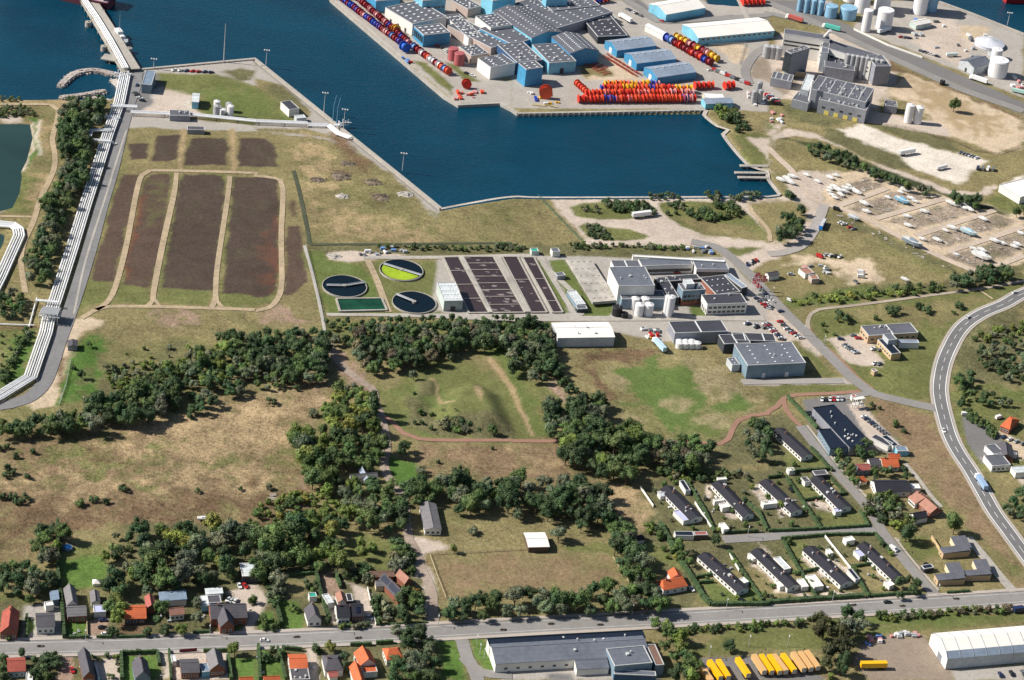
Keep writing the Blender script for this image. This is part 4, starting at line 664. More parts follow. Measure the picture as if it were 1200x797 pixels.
grove('C4 960,30 1050,10 1196,20 1196,180 1080,160 1000,100', 5, 7, 4.8, DM + [GY], 'dark tree in the thicket right of the curved road', 'thicket right of the curved road'); grove('B4 960,770 1196,700 C4 1196,0 950,0', 3, 5, 5.5, MM, 'bush on the slope inside the road curve', 'bushes inside the road curve', True); grove('C4 880,160 950,160 970,250 900,300 870,200', 5, 7, 4.6, DM, 'dark tree on the verge right of the curved road', 'trees on the verge'); grove('C4 990,250 1080,240 1130,290 1010,300', 5, 6, 4.6, DM, 'dark tree above the asphalt lot right of the curve', 'trees above the lot'); grove('C4 930,320 960,320 1075,430 1060,450 930,350', 3, 4, 2.8, [DK, MD], 'dense green bush in the hedge beside the asphalt lot', 'hedge beside the asphalt lot', True); grove('C4 1130,730 1196,700 1196,797 1120,797', 5, 6, 4.6, DM, 'tree at the lower right edge of the main curve', 'trees at the right edge'); grove('D4 1100,0 1196,0 1196,70 1150,40', 4, 6, 4.6, DM, 'tree at the lower right edge of the main curve', 'trees at the right edge')
# terrace quarter gardens
grove('C4 290,510 360,520 400,600 420,700 370,640', 4, 6, 4.4, MM, 'garden tree between the street and the big flat store', 'trees along the street'); grove('C4 410,490 480,490 500,540 420,540', 5, 7, 4.6, DM, 'dark tree at the south end of the flat store', 'trees south of the store'); grove('C4 470,590 540,590 560,640 480,630', 4, 6, 4.4, DM, 'dark tree between the orange and red roofs', 'trees between the east roofs'); grove('C4 560,600 660,590 680,640 600,640', 4, 6, 4.4, DM, 'dark tree right of the orange roof', 'trees right of the orange roof'); grove('C4 450,720 540,710 620,760 610,797 480,797', 4, 6, 4.4, MM, 'garden tree in the thicket above the big round tree', 'thicket above the round tree', True); grove('D4 490,0 620,0 690,60 640,80 580,90', 4, 6, 4.6, MM + LM, 'garden tree in the thicket above the big round tree', 'thicket above the round tree', True)
one('D4 640,150', 12.5, DK, 'big round dark tree beside the street corner', wide=1.1); one('D4 865,115', 14.5, MD, 'big green tree casting a long shadow beside the farm track', wide=.95)
grove('D4 590,330 680,300 710,370 690,400 600,400', 5, 6, 4.2, DM, 'dark garden tree at the end of the last terrace', 'trees at the end of the last terrace'); grove('D3 770,180 860,180 850,250 790,240', 4, 6, 4.6, [RD, GY, MD], 'reddish garden tree left of the lower terraces', 'reddish trees'); one('D3 945,170', 8, DK, 'dark tree at the west end of the cross street'); one('D3 680,110', 5, DK, 'dark tree on the allotment by the long hedge'); grove('D3 630,40 690,40 700,130 640,110', 3, 5, 4.2, MM, 'bush on the allotment left of the first terrace', 'allotment bushes', True); grove('D3 700,160 770,170 770,240 720,230', 2.5, 4, 4.2, LM, 'green bush beside the long hedge', 'bushes beside the long hedge', True)
one('C4 60,780', 5, LT, 'light garden tree between the second and third terraces')
for s, g_ in (('D3 880,250 1196,190 1196,430 950,400', 'first lower gardens'), ('D4 60,140 240,150 420,400 0,420', 'middle lower gardens'), ('D4 250,140 500,120 600,230 600,400 470,400', 'last lower gardens'), ('C3 640,640 1196,620 1196,797 D3 1196,100 760,100', 'upper gardens'), ('C4 0,560 220,560 400,797 D4 440,20 0,90 C4 0,600', 'upper street gardens')):
    grove(s, 1.2, 3.2, 7.2, MM, 'small garden bush in the ' + g_, 'small bushes in the ' + g_, True)
# the marsh: scattered bushes
one('C1 0,510 30,500 75,545 60,620 35,600 150,525 130,640 25,635', 3.6, DK, 'dark bush in the scatter on the west end of the marsh', True, group='bushes on the west marsh'); one('C1 10,735 60,735 85,760 120,740', 4, DK, 'dark bush in the group low on the west marsh', True, group='group low on the west marsh'); one('C1 370,765', 4, MD, 'rounded bush left of the pair on the marsh', True, wide=1.3); one('C1 440,750 495,760', 3.8, DK, 'bush of the pair low on the marsh', True, group='pair low on the marsh'); one('C1 575,700', 4, DK, 'lone dark bush in the middle of the marsh', True); one('C1 925,705', 2.6, DK, 'small dark bush on the east marsh', True); one('C1 1125,695', 2.2, DK, 'tiny dark bush on the far east marsh', True); one('C1 890,360', 4, DK, 'dark bush just south of the belt, east one', True); one('C1 820,325', 3, MD, 'green bush just south of the belt, west one', True)
one('C1 385,175', 6, DK, 'dark tree standing over the little ditch', ); one('C1 415,30', 4, DK, 'small dark tree beside the grey hut'); one('C1 345,130', 3, DK, 'small dark bush by the little ditch', True)
# ---------------------------------------------------------------- hedges
def hedge(s, w, h, label, tint=DK, sm=False):
    line = GS(s); line = smooth_line(line, 3) if sm else [Vector((p.x, p.y, 0)) for p in line]; mb = MB(); r = random.Random(len(s) + int(w * 10)); org = line[0].copy()
    for a, b in zip(line, line[1:]):
        d = b - a; L = d.length
        if L < .01: continue
        t = d / L; nn = Vector((-t.y, t.x, 0)); k = max(1, int(L / 1.2))
        for i in range(k):
            c0 = a + d * (i / k) - org; c1 = a + d * ((i + 1) / k) - org; w0 = w / 2 * r.uniform(.85, 1.1); hh = h * r.uniform(.88, 1.08); q = r.uniform(.75, 1.25); kk = len(mb.v)
            for z_, ww in ((0, w0), (hh, w0 * .8)):
                for c, sg in ((c0, -1), (c0, 1), (c1, 1), (c1, -1)): mb.v.append(tuple(c + nn * (ww * sg) + Vector((0, 0, z_)))); mb.c.append((q, q, q, 1))
            mb.f += [tuple(kk + j for j in f) for f in ((4, 5, 6, 7), (0, 1, 5, 4), (1, 2, 6, 5), (2, 3, 7, 6), (3, 0, 4, 7))]
            for j in range(5):
                p = (c0 + (c1 - c0) * r.random()) + nn * (w0 * r.uniform(-1, 1)) + Vector((0, 0, hh * r.uniform(.5, 1.08))); q = r.uniform(.6, 1.6); sz = .3; a_ = Vector((r.gauss(0, 1), r.gauss(0, 1), r.gauss(0, .5))).normalized() * sz; b_ = a_.orthogonal().normalized() * sz; kk = len(mb.v)
                mb.v += [tuple(p + a_), tuple(p + b_), tuple(p - a_), tuple(p - b_)]; mb.c += [(q, q, q, 1)] * 4; mb.f.append((kk, kk + 1, kk + 2, kk + 3))
    o = bpy.data.objects.new('hedge', flat_mesh(mb, 'hedge')); COL.objects.link(o); o.location = org; o.color = (*tint, 1); tag(o, label, 'hedge'); return o
for s, w, h, lb in (
 ('D3 690,70 730,140 790,250 850,340 890,410 930,450 1196,447 D4 0,440 220,425 445,410', 2.4, 2.2, 'tall clipped hedge round the west and south sides of the lower terraces'),
 ('C4 0,640 60,632', 1.5, 1.8, 'short hedge above the second terrace garden'),
 ('D4 0,105 230,95', 1.6, 1.8, 'clipped hedge on the north side of the cross street, west part'), ('D4 235,95 470,80 430,10', 1.4, 1.6, 'clipped hedge round the street corner garden'),
 ('D4 60,140 300,120 500,118 570,200', 1.4, 1.6, 'clipped hedge on the south side of the cross street'), ('D3 750,145 900,120', 1.4, 1.6, 'low hedge above the first lower terrace'), ('D3 985,112 1150,105', 1.4, 1.6, 'low hedge right of the dark tree on the cross street'),
 ('C3 810,650 900,797 D3 945,110', 1.6, 1.8, 'straight hedge between the first and second upper terraces'), ('C3 1100,760 1150,797 D3 1190,100', 1.6, 1.8, 'straight hedge between the second and third upper terraces'), ('C4 85,640 180,780 D4 245,90', 1.6, 1.8, 'straight hedge between the third and fourth upper terraces'),
 ('D3 1010,200 1080,300 1170,430', 1.5, 1.8, 'straight hedge between the first and second lower terraces'), ('D4 70,150 130,260 225,415', 1.5, 1.8, 'straight hedge between the second and third lower terraces'), ('D4 390,280 470,415', 1.6, 2.0, 'dark hedge between the third and fourth lower terraces'),
 ('D3 860,320 945,305', 1.4, 1.6, 'short hedge across the first lower garden, upper one'), ('D3 875,345 940,340', 1.4, 1.6, 'short hedge across the first lower garden, lower one'), ('D4 480,410 600,400 715,395', 1.5, 1.8, 'low hedge at the street end of the last lower terrace'), ('D4 160,295 250,275', 1.2, 1.5, 'short hedge across the third lower garden'), ('D4 390,270 490,255', 1.2, 1.5, 'short hedge across the last lower garden'),
 ('C4 90,612 300,600', 1.4, 1.7, 'hedge below the lawn of the first street house'), ('C4 200,500 300,610', 1.4, 1.7, 'hedge between street lawn and pavement'), ('C4 290,640 360,715 170,745', 1.3, 1.5, 'hedge round the small dry garden on the street'), ('C4 90,260 150,325 230,410', 1.8, 1.8, 'hedge left of the flat store'),
 ('D1 270,60 270,300 290,470 300,605', 1.8, 3.0, 'very tall straight hedge between the pool lawn and the terraced roofs'), ('D1 300,603 415,600', 1.4, 1.6, 'low roadside hedge before the small square lawn'), ('D1 450,600 520,600', 1.3, 1.5, 'low roadside hedge right of the parked cars'), ('D1 125,500 125,600', 1.5, 2, 'hedge right of the dark red roofed house'), ('D1 545,600 680,595', 1.3, 1.4, 'low hedge before the garden of the orange roofed house'), ('D1 900,580 980,575', 1.4, 1.6, 'low hedge before the slate roofed farmhouse'),
 ('D1 565,680 570,797', 1.8, 2.2, 'hedge on the left of the square lawn, south side'), ('D1 560,676 735,670 745,730', 1.6, 2.0, 'hedge behind the square lawn, south side'), ('D1 1065,690 1080,797', 1.8, 2.2, 'hedge on the left of the corner lawn'), ('D1 790,660 800,797', 1.2, 1.6, 'thin hedge beside the south driveway'), ('D1 1075,664 950,666', 1.2, 1.8, 'dark hedge behind the double plots, south side'),
 ('D2 80,390 100,470 120,540', 1.8, 2.6, 'dark hedge between the gravel yard garden and the lawn'), ('D2 280,300 300,390 325,470 345,520', 1.8, 2.6, 'dark hedge between the gabled house and the double house'), ('D2 370,300 395,370', 1.4, 2.2, 'short hedge behind the double house yard'), ('D2 110,315 280,300', 1.2, 1.6, 'clipped hedge across the back gardens'), ('D2 10,640 20,797', 1.6, 2.2, 'hedge at the west side of the lawn south of the road'), ('D2 120,652 215,660', 1.6, 2.0, 'hedge above the bright red roof'), ('D2 100,650 140,797', 1.4, 2.0, 'hedge beside the lawn and the bright red roof'), ('D2 440,636 540,634', 1.4, 1.8, 'hedge on the south kerb west of the gables'), ('D2 560,628 640,624', 1.6, 2.0, 'hedge on the south kerb east of the gables'), ('D2 400,550 530,548', 1.4, 1.5, 'low hedge before the dark double house'), ('D2 560,540 800,530', 1.0, .9, 'low reddish hedge before the farmhouse garden'),
 ('D4 835,392 940,385', 1.2, 1.5, 'low hedge below the front yellow bungalow'), ('C4 740,735 800,790', 1.2, 1.6, 'hedge beside the pale red roof'),
): hedge(s, w, h, lb)
# ---------------------------------------------------------------- put the plants in the scene
def finish_plants():
    cam0 = Vector((0, 0, CAM_H))
    def dist(t): return (t[0] - cam0).length / t[1] - (1e6 if t[4] is None else 0)
    def far_mass(name, items, getmesh, label, cat):
        V = []; F = []; Cc = []; k = 0
        for it in items:
            me = getmesh(it); nv = len(me.vertices); co = np.empty(nv * 3, 'f'); me.vertices.foreach_get('co', co); co = co.reshape(-1, 3)
            a = rng.random() * 6.28; ca, sa = math.cos(a), math.sin(a); w = it[-1]; h = it[1]
            co = np.stack([(co[:, 0] * ca - co[:, 1] * sa) * h * w + it[0].x, (co[:, 0] * sa + co[:, 1] * ca) * h * w + it[0].y, co[:, 2] * h], -1)
            cc = np.empty(nv * 4, 'f'); me.color_attributes['tint'].data.foreach_get('color', cc); cc = cc.reshape(-1, 4) * np.array([*it[2], 1.])
            V.append(co); Cc.append(cc); F += [tuple(k + i for i in p.vertices) for p in me.polygons]; k += nv
        me = bpy.data.meshes.new(name); me.from_pydata(np.concatenate(V).tolist(), [], F); a = me.color_attributes.new('tint', 'FLOAT_COLOR', 'POINT'); a.data.foreach_set('color', np.concatenate(Cc).astype('f').ravel()); me.materials.append(M_leaf)
        o = bpy.data.objects.new(name, me); COL.objects.link(o); tag(o, label, cat, kind='stuff')
    TREES.sort(key=dist); SHRUBS.sort(key=dist)
    print('PLANTS', len(TREES), len(SHRUBS))
    for loc, h, tint, label, group, kind, cat, wide in TREES[:300]:
        P = POP_P if kind == 'poplar_tree' else TREE_P; cm, tm = rng.choice(P)
        e = empty(kind, (loc.x, loc.y, -.1), rng.random() * 6.28, label, cat, group); e.scale = (h * wide, h * wide, h)
        c = bpy.data.objects.new('crown', cm); c.color = (*tint, 1); t = bpy.data.objects.new('trunk', tm)
        for x in (c, t): COL.objects.link(x); x.parent = e
    if TREES[300:]: far_mass('woodland', TREES[300:], lambda it: rng.choice(TREE_P)[0], 'farther trees of the dense woods and belts across the fields', 'woodland')
    for loc, h, tint, label, group, wide in SHRUBS[:300]:
        o = bpy.data.objects.new('shrub', rng.choice(SHRUB_P)); COL.objects.link(o); o.location = (loc.x, loc.y, -.1); o.rotation_euler = (0, 0, rng.random() * 6.28); o.scale = (h * wide, h * wide, h); o.color = (*tint, 1); tag(o, label, 'shrub', group)
    if SHRUBS[300:]: far_mass('scrub', SHRUBS[300:], lambda it: rng.choice(SHRUB_P), 'farther low scrub and undergrowth scattered over the rough ground', 'scrub')
finish_plants()
# ================================================================ BUILDINGS
def W(n, c, **k): return mat('wall_' + n, c, **{**dict(rough=.8, var=.07, scale=.5), **k})
Wm = dict(white=W('white', (.72, .70, .66)), cream=W('cream', (.62, .54, .38)), yellow=W('yellow_brick', (.55, .40, .22), scale=2), brick=W('red_brick', (.26, .10, .065), scale=2, var=.15), tan=W('tan_brick', (.50, .36, .22), scale=2, var=.12),
          blue=ribmat('clad_blue', (.06, .28, .50), pitch=.8), cyan=ribmat('clad_cyan', (.20, .50, .66), pitch=.8), navy=ribmat('clad_navy', (.04, .10, .21), pitch=.8), grey=ribmat('clad_grey', (.27, .28, .32), pitch=.8), dark=W('dark', (.05, .055, .065)),
          pale=ribmat('clad_pale_green', (.50, .58, .55), pitch=.8), silver=ribmat('clad_silver', (.50, .53, .56), pitch=.8), conc=W('concrete', (.40, .38, .36)), rose=W('rose', (.45, .36, .32)), bluegrey=ribmat('clad_blue_grey', (.19, .27, .34), pitch=.8), glass=mat('green_glass', (.10, .16, .17), .15, .2, .3, spec=.6), wood=W('wood', (.12, .08, .06)))
Rm = dict(grey=ribmat('sheet_grey', (.135, .15, .185), .7, 1.2, .12), dark=mat('felt_dark', (.05, .052, .068), .85, .15, .4), felt=mat('felt_grey', (.115, .12, .145), .9, .16, .3), black=mat('felt_black', (.010, .018, .036), .6, .12, .3), silver=ribmat('sheet_silver', (.27, .33, .42), .5, 1.5, .10), light=ribmat('sheet_light', (.62, .66, .68), .5, 2.0, .15),
          white=mat('sheet_white', (.80, .77, .72), .6, .04, .2), red=ribmat('tile_red', (.36, .085, .06), .8, .5, .3), orange=ribmat('tile_orange', (.58, .135, .05), .8, .5, .25), pink=ribmat('tile_weathered', (.38, .19, .14), .85, .5, .25), slate=ribmat('slate', (.095, .09, .105), .8, .6, .22), eternit=ribmat('cement_sheet', (.20, .19, .20), .85, .8, .3), dslate=ribmat('slate_dark', (.026, .026, .038), .85, .6, .2), blue=ribmat('sheet_blue', (.20, .27, .36), .6, 1., .15), lav=mat('sheet_lavender', (.50, .52, .78), .4, .05, .5), dustyred=ribmat('sheet_dusty_red', (.40, .12, .10), .8, .5, .2), green=mat('tarp_green', (.03, .35, .25), .6, .05, .5), brown=ribmat('sheet_brown', (.20, .12, .09), .8, .6, .2))
M_glass = mat('window_glass', (.03, .04, .05), .12, .3, .5, spec=.7); M_frame = mat('frame_white', (.7, .7, .68), .6); M_sky = mat('skylight', (.72, .74, .75), .4, .06, .5); M_trim = mat('trim_light', (.55, .55, .55), .6); M_doorm = mat('door_dark', (.06, .055, .06), .6); M_chim = mat('chimney_brick', (.22, .12, .09), .9, .15, 2); M_pv = ribmat('solar_cells', (.012, .016, .035), .15, .5, -.6, spec=.7)
def frame_of(s, h):
    A, Bp, Cc = [v.copy() for v in GS(s, h)[:3]]
    for v in (A, Bp, Cc): v.z = 0
    if (Bp - A).cross(Cc - Bp).z < 0: A, Bp, Cc = Bp, A, A + (Cc - Bp)
    u = Bp - A; w = Cc - Bp; L = u.length; Wd = w.length; uh = u / L; wh = w / Wd
    d = math.asin(max(-1, min(1, uh.dot(wh)))); ang = math.atan2(uh.y, uh.x) - (d / 2)
    cen = (A + Cc) / 2
    return cen, ang, L, Wd
def gable_mb(L, Wd, h, rh, ov, th=.18, hip=0.0, ridge=0):
    """sloping roof of two slopes (hip: pulled-in ridge ends) as one closed sheet"""
    mb = MB(); hx, hy = L / 2 + ov, Wd / 2 + ov; dz = -ov * rh / (Wd / 2)
    for s in (-1, 1):
        k = len(mb.v); hp = hip
        mb.v += [(-hx, s * hy, h + dz), (hx, s * hy, h + dz), (hx - hp, 0, h + rh), (-hx + hp, 0, h + rh), (-hx, s * hy, h + dz + th), (hx, s * hy, h + dz + th), (hx - hp, 0, h + rh + th), (-hx + hp, 0, h + rh + th)]
        mb.f += [tuple(k + i for i in q) for q in ((0, 1, 2, 3), (4, 5, 6, 7), (0, 1, 5, 4), (1, 2, 6, 5), (3, 0, 4, 7))]
    if hip:
        for s in (-1, 1): mb.poly([(s * hx, -hy, h + dz + th), (s * hx, hy, h + dz + th), (s * (hx - hip), 0, h + rh + th)])
    return mb
def rot90(mb):
    mb.v = [(-y, x, z) for x, y, z in mb.v]; return mb
WINMESH = {}
def boxmesh(key, w, d, h, m):
    k = (key, round(w, 2), round(d, 2), round(h, 2))
    if k not in WINMESH:
        mb = MB(); mb.box(-w / 2, -d / 2, -h / 2, w / 2, d / 2, h / 2); WINMESH[k] = mb.mesh(key, m)
    return WINMESH[k]
def part(name, me, parent, loc, rz=0):
    o = bpy.data.objects.new(name, me); COL.objects.link(o); o.parent = parent; o.location = loc; o.rotation_euler = (0, 0, rz); return o
NB = [0]
def B(label, cat, s, h, roof='flat', rh=2.0, wall='white', rm='slate', ridge=0, name=None, sky=None, win=None, door=None, chim=0, ov=.35, hip=0, base=0.0, pv=None, trim=True, vents=0, band=None, group=None):
    NB[0] += 1; h += (NB[0] % 23) * .012; cen, ang, L, Wd = frame_of(s, h + base)
    name = name or {'house': 'house', 'shed': 'garden_shed', 'garage': 'garage', 'warehouse': 'warehouse', 'factory hall': 'factory_hall', 'office': 'office_building'}.get(cat, 'building')
    e = empty(name, (cen.x, cen.y, base), ang, label, cat, group)
    if ridge == 1: lx, ly = Wd, L
    else: lx, ly = L, Wd
    fix = rot90 if ridge == 1 else (lambda m: m)
    mb = MB(); wm = Wm[wall]
    if roof in ('flat',): mb.box(-L / 2, -Wd / 2, 0, L / 2, Wd / 2, h)
    elif roof == 'mono': mb.prism([(-L / 2, -Wd / 2), (L / 2, -Wd / 2), (L / 2, Wd / 2), (-L / 2, Wd / 2)], 0, h)
    else:
        hh = rh * (0 if hip else 1); x, y = lx / 2, ly / 2; hz = h
        mb.v += [(-x, -y, 0), (x, -y, 0), (x, y, 0), (-x, y, 0), (-x, -y, hz), (x, -y, hz), (x, y, hz), (-x, y, hz), (-x, 0, hz + hh), (x, 0, hz + hh)]
        mb.f += [(0, 1, 5, 4), (2, 3, 7, 6), (1, 2, 6, 9, 5), (3, 0, 4, 8, 7)]; fix(mb)
    mb.build('wall', wm, e)
    if roof == 'flat':
        r = MB(); r.box(-L / 2 + .3, -Wd / 2 + .3, h + .002, L / 2 - .3, Wd / 2 - .3, h + .12); ro = r.build('roof', Rm[rm], e)
        t = MB(); q = .3
        for bx in ((-L / 2 - .05, -Wd / 2 - .05, L / 2 + .05, -Wd / 2 + q), (-L / 2 - .05, Wd / 2 - q, L / 2 + .05, Wd / 2 + .05), (-L / 2 - .05, -Wd / 2 + q, -L / 2 + q, Wd / 2 - q), (L / 2 - q, -Wd / 2 + q, L / 2 + .05, Wd / 2 - q)): t.box(bx[0], bx[1], h + .004, bx[2], bx[3], h + .45)
        t.build('parapet', M_trim if trim is True else (Rm[trim] if trim else Rm[rm]), e)
    elif roof == 'mono':
        r = MB(); k = 0; x, y = L / 2 + ov, Wd / 2 + ov; r.v += [(-x, -y, h + .02), (x, -y, h + .02), (x, y, h + rh), (-x, y, h + rh), (-x, -y, h + .2), (x, -y, h + .2), (x, y, h + rh + .18), (-x, y, h + rh + .18)]
        r.f += [(0, 1, 2, 3), (4, 5, 6, 7), (0, 1, 5, 4), (1, 2, 6, 5), (2, 3, 7, 6), (3, 0, 4, 7)]; ro = r.build('roof', Rm[rm], e)
        g = MB(); g.box(-L / 2, Wd / 2 - .2, h + .003, L / 2, Wd / 2, h + rh - .05); g.build('gable', wm, e)
    else:
        ro = fix(gable_mb(lx, ly, h, rh, ov, hip=hip)).build('roof', Rm[rm], e)
        if not hip:
            c = MB(); c.box(-lx / 2 - ov, -.14, h + rh + .15, lx / 2 + ov, .14, h + rh + .3); fix(c).build('ridge_cap', M_trim if rm in ('white', 'light', 'silver') else Rm[rm], ro)
    R_ = rng
    def sidepts(side):
        opts = {'-y': ((0, -Wd / 2), 0, L), '+y': ((0, Wd / 2), 0, L), '-x': ((-L / 2, 0), 1, Wd), '+x': ((L / 2, 0), 1, Wd)}
        nv = {'-y': (0, -1), '+y': (0, 1), '-x': (-1, 0), '+x': (1, 0)}; best = None
        for k, n in nv.items():
            wx = n[0] * math.cos(ang) - n[1] * math.sin(ang); wy = n[0] * math.sin(ang) + n[1] * math.cos(ang)
            sc = {'n': -wy, 'f': wy, 'l': -wx, 'r': wx}[side]
            if best is None or sc > best[0]: best = (sc, k)
        k = best[1]; (cx, cy), ax, ln = opts[k]; return cx, cy, ax, ln, nv[k]
    for side, spec in (win or {}).items():
        n, zc, w, hh = spec[:4]; rows = spec[4] if len(spec) > 4 else 1; cx, cy, ax, ln, nv = sidepts(side)
        for r_ in range(rows):
            for i in range(n):
                t = (-.5 + (i + .5) / n) * ln * .94; x = cx + (t if ax == 0 else 0) + nv[0] * .01; y = cy + (t if ax == 1 else 0) + nv[1] * .01
                o = part('window', boxmesh('window', w, .14, hh, M_glass), e, (x, y, zc + r_ * 3.0), ax * math.pi / 2)
                if h < 7 and w < 3: part('frame', boxmesh('frame', w + .25, .08, hh + .25, M_frame), o, (0, 0, 0))
    for side, spec in (door or {}).items():
        n, w, hh = spec[:3]; cx, cy, ax, ln, nv = sidepts(side)
        for i in range(n):
            t = (-.5 + (i + .5) / n) * ln * .8; x = cx + (t if ax == 0 else 0) + nv[0] * .04; y = cy + (t if ax == 1 else 0) + nv[1] * .04
            part('door', boxmesh('door', w, .2, hh, M_doorm if len(spec) < 4 else spec[3]), e, (x, y, hh / 2 + .01), ax * math.pi / 2)
    if sky:
        nx_, ny_, sx, sy = sky[:4]; z0 = h + .2
        for i in range(nx_):
            for j in range(ny_):
                x = (-.5 + (i + .5) / nx_) * lx * .94; y = (-.5 + (j + .5) / ny_) * ly * .9; zz = z0
                if roof == 'gable': zz = h + rh * (1 - abs(y) / (ly / 2)) + .25
                if ridge == 1: x, y = -y, x
                o = part('skylight', boxmesh('skylight', sx * .8, sy * .8, .35, M_sky), e, (x, y, zz), 0)
                if roof == 'gable':
                    a = math.atan2(rh, ly / 2); sg = -1 if ((x if ridge == 1 else y) > 0) else 1
                    if ridge == 1: o.rotation_euler = (0, -a * sg * 1, 0)
                    else: o.rotation_euler = (a * sg, 0, 0)
    for i in range(chim):
        x = lx * (-.28 + .5 * i); mbc = MB(); mbc.box(x - .35, -.35, h + rh * .6, x + .35, .35, h + rh + 1.1); mbc.box(x - .42, -.42, h + rh + 1.1, x + .42, .42, h + rh + 1.25); fix(mbc).build('chimney', M_chim, ro)
    for i in range(vents):
        x = R_.uniform(-.4, .4) * lx; y = R_.uniform(-.38, .38) * ly; zz = h + .1 + (rh * (1 - abs(y) / (ly / 2)) if roof == 'gable' else 0)
        if ridge == 1: x, y = -y, x
        v = MB(); s_ = R_.uniform(.35, .9)
        if i % 2: v.box(x - s_, y - s_ * .8, zz, x + s_, y + s_ * .8, zz + s_ * 1.2)
        else: v.cyl((x, y, zz), (x, y, zz + 1.1), .35, .35, 8); v.cyl((x, y, zz + 1.1), (x, y, zz + 1.3), .5, .3, 8)
        v.build('roof_vent', M_trim, e)
    if pv:
        a = math.atan2(rh, ly / 2)
        for (x0_, x1_, y0_, y1_) in pv:
            p = MB(); f = lambda y: h + rh * (1 - abs(y) / (ly / 2)) + .32
            p.poly([(x0_ * lx, y0_ * ly, f(y0_ * ly)), (x1_ * lx, y0_ * ly, f(y0_ * ly)), (x1_ * lx, y1_ * ly, f(y1_ * ly)), (x0_ * lx, y1_ * ly, f(y1_ * ly))]); fix(p).build('solar_panel', M_pv, ro)
    if band:
        b_ = MB(); z0, z1, q = band; b_.box(-L / 2 - .06, -Wd / 2 - .06, z0, L / 2 + .06, Wd / 2 + .06, z1); b_.build('wall_band', Wm[q], e)
    e['size'] = [L, Wd]
    return e
K = '/7.973 '
def Z(x, y, s): return 'Z%d/%d/7.973 ' % (x, y) + s
# ---- blue works by the quay
FH = 'factory hall'
B('long blue grey hall beside the cable drum rows, white middle bay on its long wall', FH, Z(430, 0, '105,0 -60,-110 175,-110'), 9, wall='blue', rm='felt', sky=(8, 3, 1.4, 2.2))
B('long flat hall with white long wall facing the cable drum rows', FH, Z(430, 0, '225,80 420,245 690,150'), 9, wall='white', rm='felt', sky=(6, 4, 1.6, 2.4), door={'l': (3, 2, 3)})
B('blue end hall with the big skylights nearest the drum rows', FH, Z(430, 0, '425,245 535,325 795,310'), 9, wall='blue', rm='felt', sky=(3, 4, 1.8, 2.6), win={'l': (5, 5, 2.5, 5)})
B('tall navy block behind the long blue halls', FH, Z(430, 0, '430,-60 525,5 755,-5'), 14, wall='cyan', rm='felt', win={'n': (6, 8, 2, 1.5)}); B('low link hall behind the long white walled hall', FH, Z(430, 0, '420,40 610,155 700,140'), 7, wall='navy', rm='felt', sky=(3, 1, 1.6, 2.2))
B('wide low hall with pale side wall and rooftop ducts', FH, Z(430, 0, '715,145 960,360 1100,350'), 6.5, wall='white', rm='felt', sky=(7, 3, 1.5, 2), vents=14)
B('second wide low hall full of rooftop ducts beside the first', FH, Z(540, 0, '0,240 230,480 330,400'), 6.5, wall='rose', rm='felt', sky=(6, 2, 1.5, 2), vents=10)
B('rose coloured low hall beside the twin red silos', FH, Z(430, 0, '860,440 975,525 1140,500'), 6, wall='rose', rm='felt', sky=(4, 2, 1.2, 1.8), vents=6)
B('white ended hall nearest the quay road, dark gable towards the water', FH, Z(540, 0, '150,545 280,630 520,595'), 9, wall='white', rm='felt', sky=(5, 2, 1.4, 2.2), vents=4, band=(3.5, 3.7, 'silver'))
B('tall teal blue square tower block at the quay yard', FH, Z(540, 0, '525,590 615,645 785,635'), 13, wall='blue', rm='felt', sky=(3, 2, 1.4, 2)); B('roof terrace hall joined behind the teal tower block', FH, Z(540, 0, '350,420 520,590 760,560'), 9, wall='navy', rm='felt', sky=(6, 3, 1.3, 1.8), vents=8)
B('grey hall with dark front wall right of the teal tower block', FH, Z(540, 0, '660,420 830,590 1085,575'), 8.5, wall='cyan', rm='felt', sky=(5, 3, 1.3, 2.0), door={'n': (1, 3, 4)}, vents=3)
B('blue sided hall between the light well and the ducts', FH, Z(540, 0, '270,275 480,450 620,345'), 8, wall='blue', rm='felt', sky=(5, 2, 1.3, 2)); B('white walled hall above the light well', FH, Z(540, 0, '140,155 280,265 480,235'), 10, wall='white', rm='felt', sky=(5, 4, 1.2, 1.8), vents=4)
B('big gabled hall with four rows of skylights, west one of two', FH, Z(540, 0, '350,110 640,370 900,300'), 10, 'gable', 3, 'cyan', 'felt', ridge=0, sky=(14, 4, 1.0, 1.2)); B('big gabled hall with four rows of skylights, east one of two', FH, Z(540, 0, '820,340 1035,490 1320,480'), 10, 'gable', 3.2, 'blue', 'felt', ridge=0, sky=(12, 4, 1.0, 1.2))
B('tall white and cyan block at the top edge, left of the drum stacks', FH, Z(540, 0, '180,-60 300,5 530,-20'), 14, wall='cyan', rm='felt'); B('tall cyan and navy block at the top edge, right one', FH, Z(540, 0, '760,-40 800,0 1000,-10'), 13, wall='cyan', rm='felt')
B('very broad low hall with many skylights in the middle of the works', FH, Z(540, 0, '540,60 900,300 1330,100'), 7, wall='grey', rm='felt', sky=(12, 5, 1.2, 1.8), vents=8); B('broad low hall at the back beside the parked trailers', FH, Z(540, 0, '620,-70 860,90 1330,60'), 7.5, wall='grey', rm='felt', sky=(9, 4, 1.3, 1.8), vents=6)
B('pale ended low hall at the top edge, left of the tall blocks', FH, Z(430, 0, '770,5 950,80 1090,60'), 6, wall='rose', rm='felt', sky=(5, 2, 1.3, 1.8), vents=4); B('dark low hall behind the row of blue sheds', FH, Z(680, 0, '20,150 150,350 420,330'), 5, wall='dark', rm='dark', sky=(6, 3, 1.2, 1.6), vents=6); B('dark small office block beside the parked trailers', 'office', Z(680, 0, '140,150 195,190 340,175'), 5, wall='navy', rm='black')
